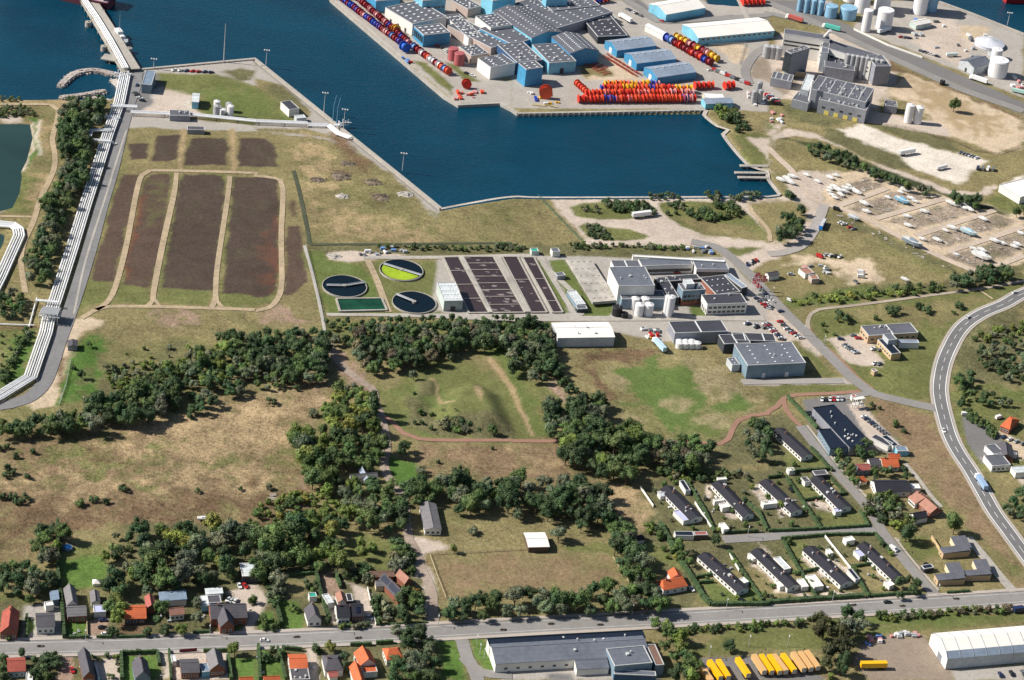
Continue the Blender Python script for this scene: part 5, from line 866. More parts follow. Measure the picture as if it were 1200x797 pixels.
B('low white row building behind the drum row, above the blue sheds', 'warehouse', Z(680, 0, '610,240 780,330 830,315'), 4.5, 'gable', 1.2, 'white', 'light')
for i, (s, n) in enumerate(((Z(680, 0, '225,380 345,470 715,430'), 'northernmost'), (Z(680, 0, '405,495 530,590 905,555'), 'middle'), (Z(680, 0, '580,625 720,718 1100,680'), 'southernmost'))):
    B('blue gabled storage shed with light grey roof, %s of the three in a row' % n, 'warehouse', s, 5.5, 'gable', 2.8, 'blue', 'silver', ridge=1, sky=(5, 1, 1.6, 1.0), door={'l': (1, 3.5, 4, Wm['white'])}, ov=.2)
B('long cream roofed shed with cyan gable, nearest the top edge', 'warehouse', Z(680, 0, '620,30 800,125 1195,80'), 6, 'gable', 3, 'cyan', 'white', ridge=1, ov=.2); B('long cream roofed shed with cyan gable, south of its twin', 'warehouse', 'Z680/0/7.973 915,210 1100,330 Z740/60/7.973 1380,-170', 6, 'gable', 3, 'cyan', 'white', ridge=1, ov=.2, win={'n': (14, 4.4, 2.5, 1.2)})
B('small teal shed with pale roof on the east end of the quay', 'warehouse', Z(740, 60, '650,440 695,490 955,485'), 4, 'gable', 1.5, 'cyan', 'silver', ridge=1); B('flat cream store behind the teal quay shed', 'warehouse', Z(740, 60, '680,400 680,445 855,440'), 3.5, wall='cream', rm='white')
# ---- grain works in the north east
M_yel = mat('gate_yellow', (.75, .62, .18), .6)
GW = 'factory hall'
B('tall dark grey west block of the grain works with glass tanks and yellow base', GW, Z(890, 20, '200,290 265,300 520,320'), 20, wall='grey', rm='felt', vents=8, win={'n': (4, 12, 3.6, 15)}, door={'n': (3, 4, 3.5, M_yel)})
B('yellow loading bay under the glass tanks', GW, Z(890, 20, '330,490 330,515 430,520'), 3.5, wall='yellow', rm='felt'); B('sloping grey conveyor house between the white wings', GW, Z(890, 20, '600,200 575,330 640,340'), 15, wall='silver', rm='grey')
B('long white curved wing of the grain works, west half', GW, Z(890, 20, '230,95 640,190 660,240'), 17, wall='white', rm='felt', win={'n': (10, 9, 3.5, 1.2, 2)}); B('long white wing of the grain works, east half', GW, Z(890, 20, '650,190 1080,365 1040,440'), 15, wall='white', rm='felt', win={'n': (10, 7, 3.5, 1.2, 2)})
B('dark end block closing the east white wing', GW, Z(890, 20, '1085,380 1045,470 1150,440'), 15, wall='grey', rm='felt'); B('grey inner block under the rooftop machines', GW, Z(890, 20, '620,350 600,470 880,500'), 9, wall='grey', rm='felt', vents=10)
B('largest grey malting block with rows of roof vents, upper terrace', GW, Z(890, 80, '550,60 490,190 1000,330'), 14, wall='grey', rm='felt', sky=(12, 5, 1.0, 1.0), vents=30); B('front grey malting block with rows of roof vents and yellow doors', GW, Z(890, 80, '600,210 560,290 1000,400'), 10, wall='grey', rm='felt', sky=(10, 3, 1.0, 1.0), vents=20, win={'n': (5, 5, 2.4, 1.4)}, door={'n': (4, 3.4, 3, M_yel)})
B('sloping silver conveyor hall left of the malting blocks', GW, Z(890, 80, '440,55 385,200 460,215'), 10, wall='silver', rm='light'); B('low grey annex left of the white chimney', GW, Z(890, 80, '370,215 300,290 455,330'), 6, wall='grey', rm='felt', vents=3); B('detached grey shed with skylights west of the grain works', GW, Z(890, 80, '130,30 110,90 300,130'), 6, wall='grey', rm='felt', sky=(6, 3, .9, 1.2))
B('small flat roofed pump house on the bare lot', 'building', 'A4 550,470 545,495 600,500', 5, wall='grey', rm='felt', vents=2)
B('grey gabled shed beside the white storage tank', 'warehouse', 'Z1080/20/9.97 450,505 615,595 820,540', 6, 'gable', 2.5, 'silver', 'grey', ridge=1, door={'l': (1, 2, 3)}); B('green and white tarpaulin shed on the east quay', 'warehouse', 'Z980/0/9.97 870,255 940,300 1100,260', 4, 'gable', 1.5, 'pale', 'white', ridge=1)
B('white roofed store at the right edge above the curve of the creek', 'warehouse', 'B4 1090,70 1180,130 1300,90', 5, wall='white', rm='white')
# ---- purification works
B('pale green cube of ribbed glassy panels beside the round tanks', 'building', 'Z500/310/13.29 160,285 275,575 565,570', 6.5, wall='pale', rm='light', sky=(4, 5, 1.7, 1.8), door={'n': (1, 3, 3)})
B('tall factory with white side wall and grey sheet roof', FH, 'Z700/300/9.97 135,135 250,355 675,350', 13, wall='white', rm='grey', vents=4)
B('back wing of the tall factory with four skylights', FH, 'Z700/300/9.97 160,60 190,135 510,130', 13, wall='white', rm='felt', sky=(4, 1, 2.2, 1.0)); B('lower front wing of the tall factory with vents', FH, 'Z700/300/9.97 250,415 285,515 800,500', 6.5, wall='bluegrey', rm='felt', vents=5)
B('long grey roofed depot with a white band along its ridge', 'warehouse', 'Z760/300/7.973 -100,30 -60,95 420,85', 5.5, wall='white', rm='grey', win={'n': (14, 2.2, 2.6, 2)}); B('east wing of the long depot with dark gate openings', 'warehouse', Z(760, 300, '410,30 445,130 745,125'), 5.5, wall='white', rm='grey', win={'n': (7, 2.3, 3, 3)}, vents=3)
B('flat white strip roof behind the long depot', 'warehouse', Z(760, 300, '-140,15 -140,35 700,35'), 6.2, wall='white', rm='white')
B('two storey blue and brick block with rooftop plant', 'office', Z(760, 300, '270,260 325,325 540,320'), 10, wall='bluegrey', rm='felt', win={'n': (5, 3.2, 2, 1.4, 2)}, vents=6, band=(.01, 4, 'brick')); B('rooftop plant room on the two storey block', 'building', Z(760, 300, '325,220 355,270 430,265'), 13, wall='silver', rm='light')
B('low dark roofed laboratory wing behind the two storey block', 'office', Z(760, 300, '60,205 200,390 300,390'), 5, wall='dark', rm='dark', vents=6); B('low dark roofed connecting wing beside the depot yard', 'office', Z(760, 300, '60,205 90,250 480,215'), 5, wall='dark', rm='dark', vents=4)
B('wide low black roofed office with skylights near the flags', 'office', Z(760, 300, '470,205 640,360 870,340'), 5, wall='brick', rm='dark', sky=(3, 4, .9, .9)); B('office with grey slab roof and white end wall facing the lawn', 'office', Z(760, 300, '490,365 550,455 925,445'), 7, wall='white', rm='dark', win={'n': (8, 2.0, 2.2, 1.4, 2), 'l': (4, 2, 1.4, 3)}, vents=2)
B('long thin grey roofed arcade slanting behind the office', 'office', Z(760, 300, '700,180 880,300 935,290'), 5, wall='dark', rm='silver'); B('dark workshop with a row of white roof lights', FH, Z(780, 370, '20,55 90,160 590,155'), 7, wall='grey', rm='dark', sky=(9, 1, 2.6, 1.0), band=(.01, 1, 'conc')); B('dark workshop with white roof lights behind the big hall', FH, Z(780, 370, '490,180 550,265 800,260'), 6, wall='dark', rm='dark', sky=(5, 1, 2.2, .9)); B('dark parking side wing of the workshop', FH, Z(780, 370, '620,165 640,235 1030,240'), 6, wall='dark', rm='dark', sky=(6, 2, 2.4, .8))
hall = B('big hall with grey roof, pale end wall and navy front by the green field', FH, Z(780, 370, '620,260 775,455 1333,455'), 8.5, wall='bluegrey', rm='grey', sky=(5, 3, 1.1, 1.1), vents=2, door={'n': (2, 2.2, 3.2, M_frame)})
B('small cube annex at the pale end wall of the big hall', 'shed', Z(780, 370, '570,400 625,465 700,460'), 4, wall='silver', rm='grey', sky=(2, 1, .8, .8), name='annex_building')
B('white roofed long shed standing alone above the field', 'warehouse', 'B3 185,712 215,782 480,778', 6, 'gable', 1.6, 'silver', 'white', ridge=1, ov=.2, vents=4); B('small grey roofed kiosk at the west gate of the works', 'shed', 'B3 180,365 190,382 225,380', 3, wall='white', rm='grey', name='kiosk'); B('small green kiosk beside the north hedge of the works', 'shed', 'B3 85,365 92,380 125,378', 2.6, wall='pale', rm='green', name='kiosk')
B('lean-to row of tanks with ribbed lids beside the buried reservoir', 'building', 'B3 262,565 300,630 340,625', 3, wall='bluegrey', rm='light', sky=(2, 3, 1.6, 1.0)); B('dark lab hut under the ribbed lids', 'shed', 'B3 300,635 305,650 350,645', 2.4, wall='dark', rm='grey', name='hut'); B('small equipment hut on the tank lawn', 'shed', 'B3 200,480 212,495 250,490', 2.4, wall='grey', rm='grey', name='hut')
B('grey hut on the green verge beside the pipelines', 'shed', 'Z0/370/5.99 480,175 475,215 540,215', 2.8, 'gable', .8, 'grey', 'slate', name='hut'); B('grey gabled house left of the junk yard', 'house', Z(890, 240, '50,635 90,665 190,655'), 3.2, 'gable', 1.2, 'white', 'slate', ridge=1); B('low store with terracotta and grey roofs inside the junk yard', 'shed', Z(890, 240, '460,660 490,700 560,695'), 3, wall='rose', rm='pink', name='store_shed'); B('long pale roof of the junk yard', 'shed', Z(890, 240, '360,600 430,650 520,640'), 3, wall='white', rm='pink', name='store_shed')
B('orange and brick office with flat roof beside the car park', 'office', Z(980, 360, '215,170 300,260 780,250'), 5, wall='tan', rm='felt', win={'n': (8, 2.5, 2.2, 1.4), 'l': (3, 2.5, 2, 1.4)}, vents=5, sky=(3, 1, 6, .7)); B('square grey upper block of the orange and brick office', 'office', Z(980, 360, '430,255 490,310 575,305'), 7, wall='silver', rm='grey'); B('low south wing of the orange and brick office', 'office', Z(980, 360, '380,305 520,440 610,432'), 4, wall='yellow', rm='black', win={'l': (6, 2.2, 1.5, 1.2)}); B('low dark east wing of the orange and brick office', 'office', Z(980, 360, '580,310 590,340 770,335'), 3.5, wall='white', rm='silver'); B('little orange shed on the grass beside the car park', 'shed', Z(980, 360, '330,585 355,610 385,600'), 2.5, wall='tan', rm='pink', name='bin_shed')
B('control building at the jetty root with blue roof', 'building', 'A1 680,330 665,395 710,400', 6, wall='bluegrey', rm='blue', win={'l': (2, 3, 1.5, 1.2)}); B('blue walled store with light roof on the jetty yard', 'building', 'A1 900,435 900,475 930,478', 5, 'gable', 1.5, 'cyan', 'light', ridge=1); B('grey generator house above the wharf pipe rack', 'building', 'A1 790,515 795,540 890,545', 3.5, wall='grey', rm='felt', vents=6); B('long low container hut beside the upper sludge bed', 'shed', 'A1 875,592 875,608 955,610', 2.6, wall='grey', rm='slate', name='site_hut')
B('white hut with dark roof on the west quay lawn', 'building', 'A2 115,478 155,515 202,508', 5, wall='white', rm='dark'); B('small quay cabin at the end of the wharf pipe rack', 'shed', 'A2 178,540 190,555 235,552', 3, wall='silver', rm='light', name='quay_cabin')
# ---- flat store and houses right of the street
B('big flat black roofed supermarket with a canopy, larger north part', 'store', Z(940, 460, '120,145 430,518 622,482'), 5.5, wall='grey', rm='black', vents=12, name='supermarket', trim='black'); B('lower black roofed supermarket part beside the street', 'store', Z(940, 460, '150,345 265,525 430,520'), 4.5, wall='bluegrey', rm='black', name='supermarket', trim='black', win={'l': (6, 2, 1.5, 1)})
B('row of dark roofed garages south of the supermarket, left row', 'garage', Z(940, 460, '660,420 800,515 835,480'), 3, wall='white', rm='dark'); B('row of dark roofed garages south of the supermarket, right row', 'garage', Z(940, 460, '740,415 850,510 905,495'), 3, wall='white', rm='black'); B('blue grey roofed annex at the end of the garages', 'garage', Z(940, 460, '870,510 890,555 990,550'), 3, wall='cyan', rm='blue')
HW = {'n': (3, 1.5, 1.1, 1.1), 'l': (4, 1.5, 1.1, 1.1)}
B('house with bright orange tile roof east of the supermarket', 'house', Z(980, 510, '415,225 430,305 565,285'), 3, 'gable', 2.6, 'white', 'orange', ridge=1, chim=1, win=HW); B('small orange roofed wing beside the bright orange house', 'house', Z(980, 510, '490,185 500,215 590,215'), 3, 'gable', 1.8, 'brick', 'orange', ridge=1); B('grey flat gabled house left of the bright orange house', 'house', Z(980, 510, '290,225 320,290 400,275'), 3, 'gable', 2, 'white', 'slate', ridge=1, win=HW); B('small dusty red roofed house beside the street', 'house', Z(980, 510, '175,275 210,330 320,322'), 3, 'gable', 1.6, 'bluegrey', 'dustyred', ridge=1, win=HW); B('tiny hip roofed red tile summerhouse', 'house', Z(980, 510, '165,395 200,440 285,425'), 2.5, 'gable', 1.8, 'cream', 'orange', ridge=1, hip=1.6)
B('long dark roofed barn house with white gable', 'house', Z(980, 510, '330,425 375,530 690,520'), 3.5, 'gable', 2.6, 'white', 'dslate', ridge=1, win=HW); B('white box extension of the long barn house', 'house', Z(980, 510, '685,460 700,505 785,500'), 3, wall='white', rm='white'); B('house with weathered red roof, upper half of the angled pair', 'house', Z(980, 510, '700,590 740,650 860,600'), 3.2, 'gable', 2.5, 'white', 'pink', ridge=0, chim=1, win=HW); B('house with weathered red roof, long lower half of the angled pair', 'house', Z(980, 510, '760,580 850,745 920,695'), 3.2, 'gable', 2.6, 'brick', 'pink', ridge=0, chim=1, win=HW); B('dark roofed cottage below the weathered red roofs', 'house', Z(980, 510, '690,735 740,790 850,765'), 3, 'gable', 2, 'white', 'dslate', ridge=1)
B('house with bright orange roof right of the curved road', 'house', 'Z1000/440/5.99 1020,350 1085,370 1180,315', 3.2, 'gable', 2.8, 'brick', 'orange', ridge=0, hip=2.5, win=HW); B('grey flat roofed villa at the end of the asphalt lot', 'house', 'Z1000/440/5.99 915,565 975,640 1105,630', 3.4, wall='white', rm='felt', win={'n': (4, 1.6, 1.4, 1.2)}); B('rear wing of the grey flat roofed villa', 'house', 'Z1000/440/5.99 920,495 985,555 1060,545', 3.2, wall='white', rm='felt'); B('grey slate house behind the villa near the right edge', 'house', 'Z1000/440/5.99 990,470 1060,560 1150,590', 3, 'gable', 2, 'brick', 'slate', ridge=0); B('teal and white bungalow at the right edge', 'house', 'Z1000/440/5.99 1110,645 1140,690 1230,680', 3, wall='white', rm='light')
B('small hut with red door beside the flat villa', 'shed', 'Z1000/440/5.99 1110,540 1115,555 1150,560', 2.2, wall='white', rm='slate')
for nm, a, b in (('rearmost', 'Z1080/620/9.97 190,205 255,268 585,280', 'Z1080/620/9.97 330,90 420,230 590,235'), ('front left', 'Z1080/620/9.97 140,520 195,590 520,600', 'Z1080/620/9.97 265,400 360,545 520,555'), ('front right', 'Z1080/620/9.97 475,480 515,540 820,550', 'Z1080/620/9.97 590,360 660,480 815,490')):
    B('yellow brick bungalow front wing with grey roof, %s of three' % nm, 'house', a, 3.2, 'mono', .9, 'tan', 'felt', ov=.15, win={'l': (1, 1.4, 1, 1)}); B('grey roofed side wing of the %s yellow brick bungalow' % nm, 'house', b, 3.3, 'mono', .8, 'cream', 'felt', ov=.15)
B('black carport beside the front bungalow', 'garage', 'Z1080/620/9.97 -10,430 30,470 150,455', 2.4, wall='dark', rm='black', name='carport')
# ---- terraces
TW = {'l': (10, 1.5, 1.4, 1.1), 'r': (8, 1.5, 1.2, 1.1), 'n': (1, 1.5, 1.1, 1.1)}
for lb, s in (('upper row, first from the west', Z(760, 550, '125,190 372,478 488,445')), ('upper row, second from the west', Z(760, 550, '600,140 870,445 975,420')), ('upper row, third from the west', Z(880, 540, '90,205 365,490 470,460')), ('upper row, nearest the street corner', Z(880, 540, '555,180 820,455 935,430')),
              ('lower row, first from the west', Z(800, 620, '175,255 478,600 580,555')), ('lower row, second from the west', Z(800, 620, '655,215 965,560 1070,525')), ('lower row, third from the west', Z(920, 620, '190,195 500,530 610,490')), ('lower row, nearest the street corner', Z(920, 620, '680,160 985,470 1090,440'))):
    B('long white terrace with dark roof, ' + lb, 'terraced house', s, 2.9, 'gable', 1.5, 'white', 'dslate', ridge=0, win=TW, ov=.3, name='terraced_house', chim=2, vents=4)
B('long dark roofed terrace on the street above the upper row', 'terraced house', 'C4 35,420 150,545 200,530', 2.9, 'gable', 1.5, 'white', 'dslate', ridge=0, win=TW, name='terraced_house', chim=1)
B('lavender veranda roof on the first upper terrace', 'veranda', Z(760, 550, '235,395 325,490 378,475'), 2.4, wall='white', rm='lav', name='veranda'); B('dark roofed garage with solar black roof below the first upper terrace', 'garage', Z(760, 550, '245,590 250,630 420,620'), 2.4, wall='white', rm='black'); B('red roofed carport below the first upper terrace', 'garage', Z(760, 550, '425,590 435,622 550,615'), 2.4, wall='wood', rm='dustyred', name='carport'); B('dark long shed behind the first upper terrace', 'shed', Z(760, 550, '290,110 345,205 390,200'), 2.5, wall='white', rm='black')
B('small white gabled outhouse at the back of the first upper terrace', 'shed', Z(760, 550, '95,215 110,255 165,240'), 2.4, 'gable', .7, 'white', 'light', ridge=1)
for lb, s in (('white roofed extension on the second upper terrace, upper of two', Z(760, 550, '610,290 620,310 700,290')), ('white roofed extension on the second upper terrace, lower of two', Z(760, 550, '665,330 690,370 755,350')), ('white hut at the back of the second upper terrace', Z(760, 550, '640,85 650,105 730,95')), ('white greenhouse on the second upper terrace garden', Z(760, 550, '660,510 700,570 750,560')), ('white hut at the back of the third upper terrace', Z(880, 540, '340,75 360,100 410,92')), ('white roofed porch on the third upper terrace', Z(880, 540, '100,385 120,420 245,398')), ('white hut with pale roof above the last lower terrace', Z(920, 620, '540,85 575,120 655,105')), ('white long extension on the third lower terrace garden', Z(920, 620, '195,440 270,550 355,535')), ('white garage beside the second lower terrace', Z(920, 620, '115,475 155,550 215,540')), ('white conservatory at the south end of the second lower terrace', Z(800, 620, '860,490 910,545 960,535')), ('small white caravan beside the first lower terrace', Z(800, 620, '530,470 570,515 610,495')), ('pale blue long roof right of the second lower terrace', Z(800, 620, '850,275 950,385 1010,370')), ('white porch at the north end of the second lower terrace', Z(800, 620, '620,235 650,290 690,275')), ('white shed right of the third lower terrace', Z(920, 620, '385,195 415,235 445,225')), ('white shed at the south end of the last lower terrace', Z(920, 620, '930,500 975,545 1015,520'))):
    B(lb, 'shed', s, 2.4, wall='white', rm='light' if 'blue' in lb else 'white', name='garden_shed', ov=.1, trim='white')
B('lavender roofed porch of the last lower terrace', 'veranda', Z(920, 620, '635,205 700,260 760,250'), 2.4, wall='white', rm='lav', name='veranda'); B('lavender hut at the south end of the corner terrace', 'shed', Z(880, 540, '770,450 790,485 845,475'), 2.5, wall='white', rm='lav'); B('dark double garage behind the corner terrace', 'garage', Z(880, 540, '570,100 600,140 725,130'), 2.5, wall='dark', rm='slate'); B('dark flat wing left of the corner terrace', 'shed', Z(880, 540, '470,165 505,210 555,195'), 2.5, wall='white', rm='slate'); B('thin dark garage beside the third lower terrace', 'garage', Z(920, 620, '590,380 650,480 690,470'), 2.4, wall='white', rm='black')
B('white small hut on the street corner allotment', 'shed', 'C4 88,595 96,608 128,603', 2.2, wall='white', rm='white'); B('small dark shed on the allotment west of the hedge', 'shed', 'D3 572,125 590,145 620,140', 2.3, 'gable', .8, 'white', 'dslate', ridge=1)
# ---- by the lane and paddock
B('long grey roofed stable beside the gravel lane', 'stable', 'C2 765,760 D2 790,95 865,95', 3.2, 'gable', 1.6, 'white', 'eternit', ridge=0, win={'n': (3, 1.6, 1.4, 1.2), 'l': (8, 1.8, 1, .8)}, name='stable'); B('white roofed open shelter on the paddock', 'shed', 'D3 55,110 80,175 175,175', 3.2, 'gable', .8, 'wood', 'white', ridge=1, name='field_shelter')
B('cross shaped cottage with silver roof in the bright grove', 'house', 'C2 440,630 445,645 565,632', 3.5, 'gable', 1.6, 'white', 'eternit', ridge=1); B('silver front gable of the cottage in the bright grove', 'house', 'C2 490,600 500,650 525,645', 3, 'gable', 1.2, 'white', 'silver', ridge=0)
B('farmhouse with orange red roof at the corner of the tall hedge', 'house', 'D3 668,330 710,368 828,360', 3.2, 'gable', 2.8, 'white', 'orange', ridge=1, chim=1, win=HW, hip=1.5); B('rear wing of the orange red farmhouse', 'house', 'D3 725,290 745,320 800,318', 3.4, 'gable', 2.2, 'white', 'orange', ridge=0)
# ---- village north side
VW = {'n': (3, 1.6, 1.2, 1.2), 'l': (3, 1.6, 1.1, 1.2)}
B('house with dark red tile roof at the left edge of the village', 'house', Z(0, 680, '10,290 25,480 175,495'), 4, 'gable', 3.8, 'brick', 'red', ridge=0, win=VW, chim=1); B('square slate roofed house with paved front garden', 'house', Z(0, 680, '335,310 345,435 510,430'), 4, 'gable', 2.2, 'white', 'slate', ridge=1, win=VW); B('blue grey shed roof behind the square slate house', 'shed', Z(0, 680, '470,110 475,190 545,185'), 3, 'mono', .6, 'bluegrey', 'blue'); B('white outbuilding behind the square slate house', 'shed', Z(0, 680, '415,210 425,250 500,235'), 3, wall='white', rm='white')
B('front wing of the L shaped house with pale cement roof', 'house', Z(0, 680, '620,245 635,335 808,330'), 3.8, 'gable', 2.2, 'brick', 'eternit', ridge=1, win=VW); B('rear wing of the L shaped house with pale cement roof', 'house', Z(0, 680, '605,80 620,235 720,225'), 3.8, 'gable', 2.8, 'white', 'eternit', ridge=0); B('small lavender roofed garage with white trim', 'garage', Z(0, 680, '870,240 880,305 990,300'), 2.8, wall='white', rm='lav'); B('narrow pale garden house behind the lavender garage', 'shed', Z(0, 680, '845,110 850,210 930,205'), 2.8, 'gable', 1.2, 'white', 'eternit', ridge=0)
B('house with plain bright orange roof and brown front', 'house', Z(130, 670, '120,320 130,440 325,432'), 3.4, 'gable', 2.6, 'wood', 'orange', ridge=1, win=VW); B('dusty red roofed barn behind the bright orange house', 'shed', Z(130, 670, '320,235 335,335 412,330'), 3.6, 'gable', 1.4, 'brick', 'dustyred', ridge=0, name='barn'); B('long blue grey lean-to roof in the middle of the gardens', 'shed', Z(130, 670, '455,200 460,280 700,262'), 3.2, 'mono', .7, 'white', 'blue', name='barn'); B('small house with salmon tile roof behind the bright tree', 'house', Z(130, 670, '530,345 560,400 690,395'), 3.4, 'gable', 2.0, 'white', 'pink', ridge=1, win=VW)
B('slate roofed farmhouse, long main range', 'house', Z(130, 670, '915,310 940,440 1270,425'), 4.2, 'gable', 3.6, 'brick', 'slate', ridge=1, win=VW, chim=1); B('steep front gable of the slate roofed farmhouse', 'house', Z(130, 670, '1000,400 1015,520 1140,500'), 4.2, 'gable', 3.6, 'brick', 'slate', ridge=0, win={'n': (2, 1.6, 1.2, 1.3)}); B('grey flat wing behind the slate roofed farmhouse', 'house', Z(130, 670, '900,230 910,300 1030,290'), 3.8, wall='white', rm='slate'); B('pale blue lean-to beside the slate roofed farmhouse', 'shed', Z(130, 670, '840,235 845,325 915,320'), 3, 'mono', .5, 'cyan', 'light'); B('pale teal shed roof above the slate roofed farmhouse', 'shed', Z(130, 670, '885,165 890,215 1040,205'), 3, 'mono', .5, 'silver', 'light')
B('flat white roofed shed with dark front in the farmyard', 'shed', 'D1 1120,255 1132,315 D2 38,310', 4, wall='dark', rm='light', name='machine_shed', trim='white')
K2 = 'Z340/690/9.97 '
B('steep white gabled house with grey roof and arched windows', 'house', K2 + '165,235 215,370 370,365', 3.6, 'gable', 4, 'white', 'slate', ridge=0, win={'n': (2, 1.6, 1.5, 1.4)}, chim=1); B('left half of the dark double house with dormer', 'house', K2 + '530,190 550,340 690,330', 4, 'gable', 3, 'white', 'dslate', ridge=1, win=VW, chim=1); B('right half of the dark double house with skylights', 'house', K2 + '700,180 715,325 850,315', 3.8, 'gable', 3, 'brick', 'dslate', ridge=1, win=VW, pv=[(-.1, .25, -.4, -.1)]); B('pink grey roofed barn behind the double house', 'shed', K2 + '540,60 555,160 650,150', 3.5, 'gable', 1.6, 'white', 'pink', ridge=0, name='barn'); B('dark shed beside the pink grey roofed barn', 'shed', K2 + '655,65 665,150 730,145', 3, wall='dark', rm='dslate', name='barn'); B('grey garage with pale roof left of the double house', 'garage', K2 + '385,75 430,185 500,165', 2.8, wall='white', rm='light'); B('green tarpaulin roofed shed behind the steep gabled house', 'shed', K2 + '215,55 225,105 310,95', 2.6, wall='white', rm='green')
K3 = 'Z420/640/7.973 '
B('farmhouse with photovoltaic panels all over its roof', 'house', K3 + '240,310 345,510 420,470', 3.8, 'gable', 2.8, 'brick', 'slate', ridge=0, chim=1, pv=[(-.48, -.02, .08, .46), (.02, .48, .08, .46), (-.1, .48, -.46, -.08), (-.48, -.14, -.46, -.08)]); B('low brown grey wing of the photovoltaic farmhouse', 'house', K3 + '160,330 165,375 310,365', 3.2, 'gable', 1.4, 'cream', 'eternit', ridge=1); B('long dusty red byre behind the photovoltaic farmhouse', 'shed', K3 + '110,240 118,290 330,280', 3, 'gable', 1.2, 'brick', 'brown', ridge=1, name='barn'); B('steep brick annex with a panelled roof near the lane', 'house', K3 + '360,270 430,350 490,325', 3.6, 'gable', 2.6, 'brick', 'pink', ridge=0, pv=[(-.2, .2, .1, .4)])
# ---- village south side
K4, K5, K6 = 'Z0/740/8 ', 'Z140/740/8 ', 'Z320/740/7.5 '
B('brick red tile roofed house with lavender front, south side', 'house', K4 + '65,250 80,375 240,370', 3.6, 'gable', 2.2, 'bluegrey', 'red', ridge=1, win=VW); B('flat white garden room beside the brick red roofed house', 'shed', K4 + '245,385 240,470 305,470', 2.6, wall='white', rm='white'); B('narrow grey pink roofed house, south side', 'house', K4 + '735,205 780,430 885,420', 3.8, 'gable', 3.2, 'brick', 'slate', ridge=0, win=VW); B('long pale blue shed right of the narrow grey house', 'shed', K4 + '890,300 915,440 930,438', 2.5, wall='cyan', rm='white')
B('steep dark gabled house on the square lawn, south side', 'house', K5 + '120,290 150,440 290,430', 3.8, 'gable', 4, 'bluegrey', 'slate', ridge=0, win={'n': (2, 1.6, 1.2, 1.2)}, chim=1); B('flat grey ribbed roof house, south side', 'house', K5 + '570,265 580,390 745,382', 3.4, 'gable', 1.8, 'brick', 'slate', ridge=1, win=VW); B('gabled house with pale and dark slopes, south side', 'house', K5 + '815,210 850,360 990,350', 3.8, 'gable', 3.2, 'brick', 'eternit', ridge=0, win=VW); B('blue roofed link shed between two south side houses', 'shed', K5 + '755,310 770,390 845,375', 2.6, wall='cyan', rm='blue'); B('white van sized garden box beside the driveway', 'shed', K5 + '485,225 490,290 530,285', 2.4, wall='white', rm='white'); B('orange roof corner at the bottom edge under the corner lawn', 'house', K5 + '1125,440 1130,480 1250,470', 3, 'gable', 1.6, 'white', 'orange', ridge=1)
B('house with bright red tile roof and two roof windows, south side', 'house', K6 + '135,205 150,325 300,320', 4, 'gable', 1.6, 'white', 'orange', ridge=1, win=VW); B('flat slate grey front part below the bright red roof', 'house', K6 + '150,335 160,430 320,420', 3.6, wall='white', rm='slate', vents=5); B('grey hipped house with a chimney stack, south side', 'house', K6 + '435,215 455,345 610,335', 3.8, 'gable', 2.8, 'white', 'slate', ridge=1, hip=2.5, chim=1); B('small dusty red porch in front of the grey hipped house', 'house', K6 + '475,355 500,400 570,392', 2.8, 'gable', .9, 'white', 'dustyred', ridge=1); B('orange gabled house nearest the road, south side', 'house', K6 + '715,190 765,300 900,280', 3.8, 'gable', 3.4, 'white', 'orange', ridge=0, win=VW); B('orange gabled house at the bottom edge, south side', 'house', K6 + '680,310 720,470 810,460', 3.8, 'gable', 3, 'white', 'orange', ridge=0); B('small white and orange porch between the orange gables', 'house', K6 + '775,305 790,370 915,355', 2.8, wall='white', rm='orange'); B('orange hipped house with white wall beside the dark trees', 'house', K6 + '975,155 995,250 1130,230', 3.8, 'gable', 2.8, 'white', 'orange', ridge=1, hip=2.2, win=VW); B('small orange roof corner at the bottom edge', 'house', 'D2 35,785 38,805 110,800', 3, 'gable', 1.5, 'white', 'orange', ridge=1)
# ---- the long warehouse and the white hangar
K7 = 'Z560/730/5 '
B('long grey warehouse with white end wall along the main road', 'warehouse', K7 + '50,95 105,235 1010,195', 5, 'gable', 2.4, 'white', 'grey', ridge=1, vents=6, win={'n': (12, 2.2, 1.6, 1.2)}, ov=.2); B('dark rear roof range of the long warehouse', 'warehouse', K7 + '52,90 68,132 985,92', 6.6, wall='white', rm='black', trim='black'); B('raised grey east block of the long warehouse', 'warehouse', K7 + '745,150 805,250 1030,240', 7.5, wall='bluegrey', rm='grey', vents=2); B('low front lean-to of the raised east block', 'warehouse', K7 + '800,285 800,310 1040,305', 4, wall='navy', rm='grey'); B('side ramp block at the east end of the long warehouse', 'warehouse', K7 + '985,130 1045,250 1095,248', 6, wall='bluegrey', rm='brown'); B('small grey gabled annex in the warehouse yard', 'warehouse', K7 + '555,200 580,275 765,262', 3.8, 'gable', 1.6, 'white', 'grey', ridge=1, ov=.2); B('white truck sized kiosk in the warehouse yard', 'shed', K7 + '478,205 480,235 525,232', 3.2, wall='white', rm='white', name='kiosk')
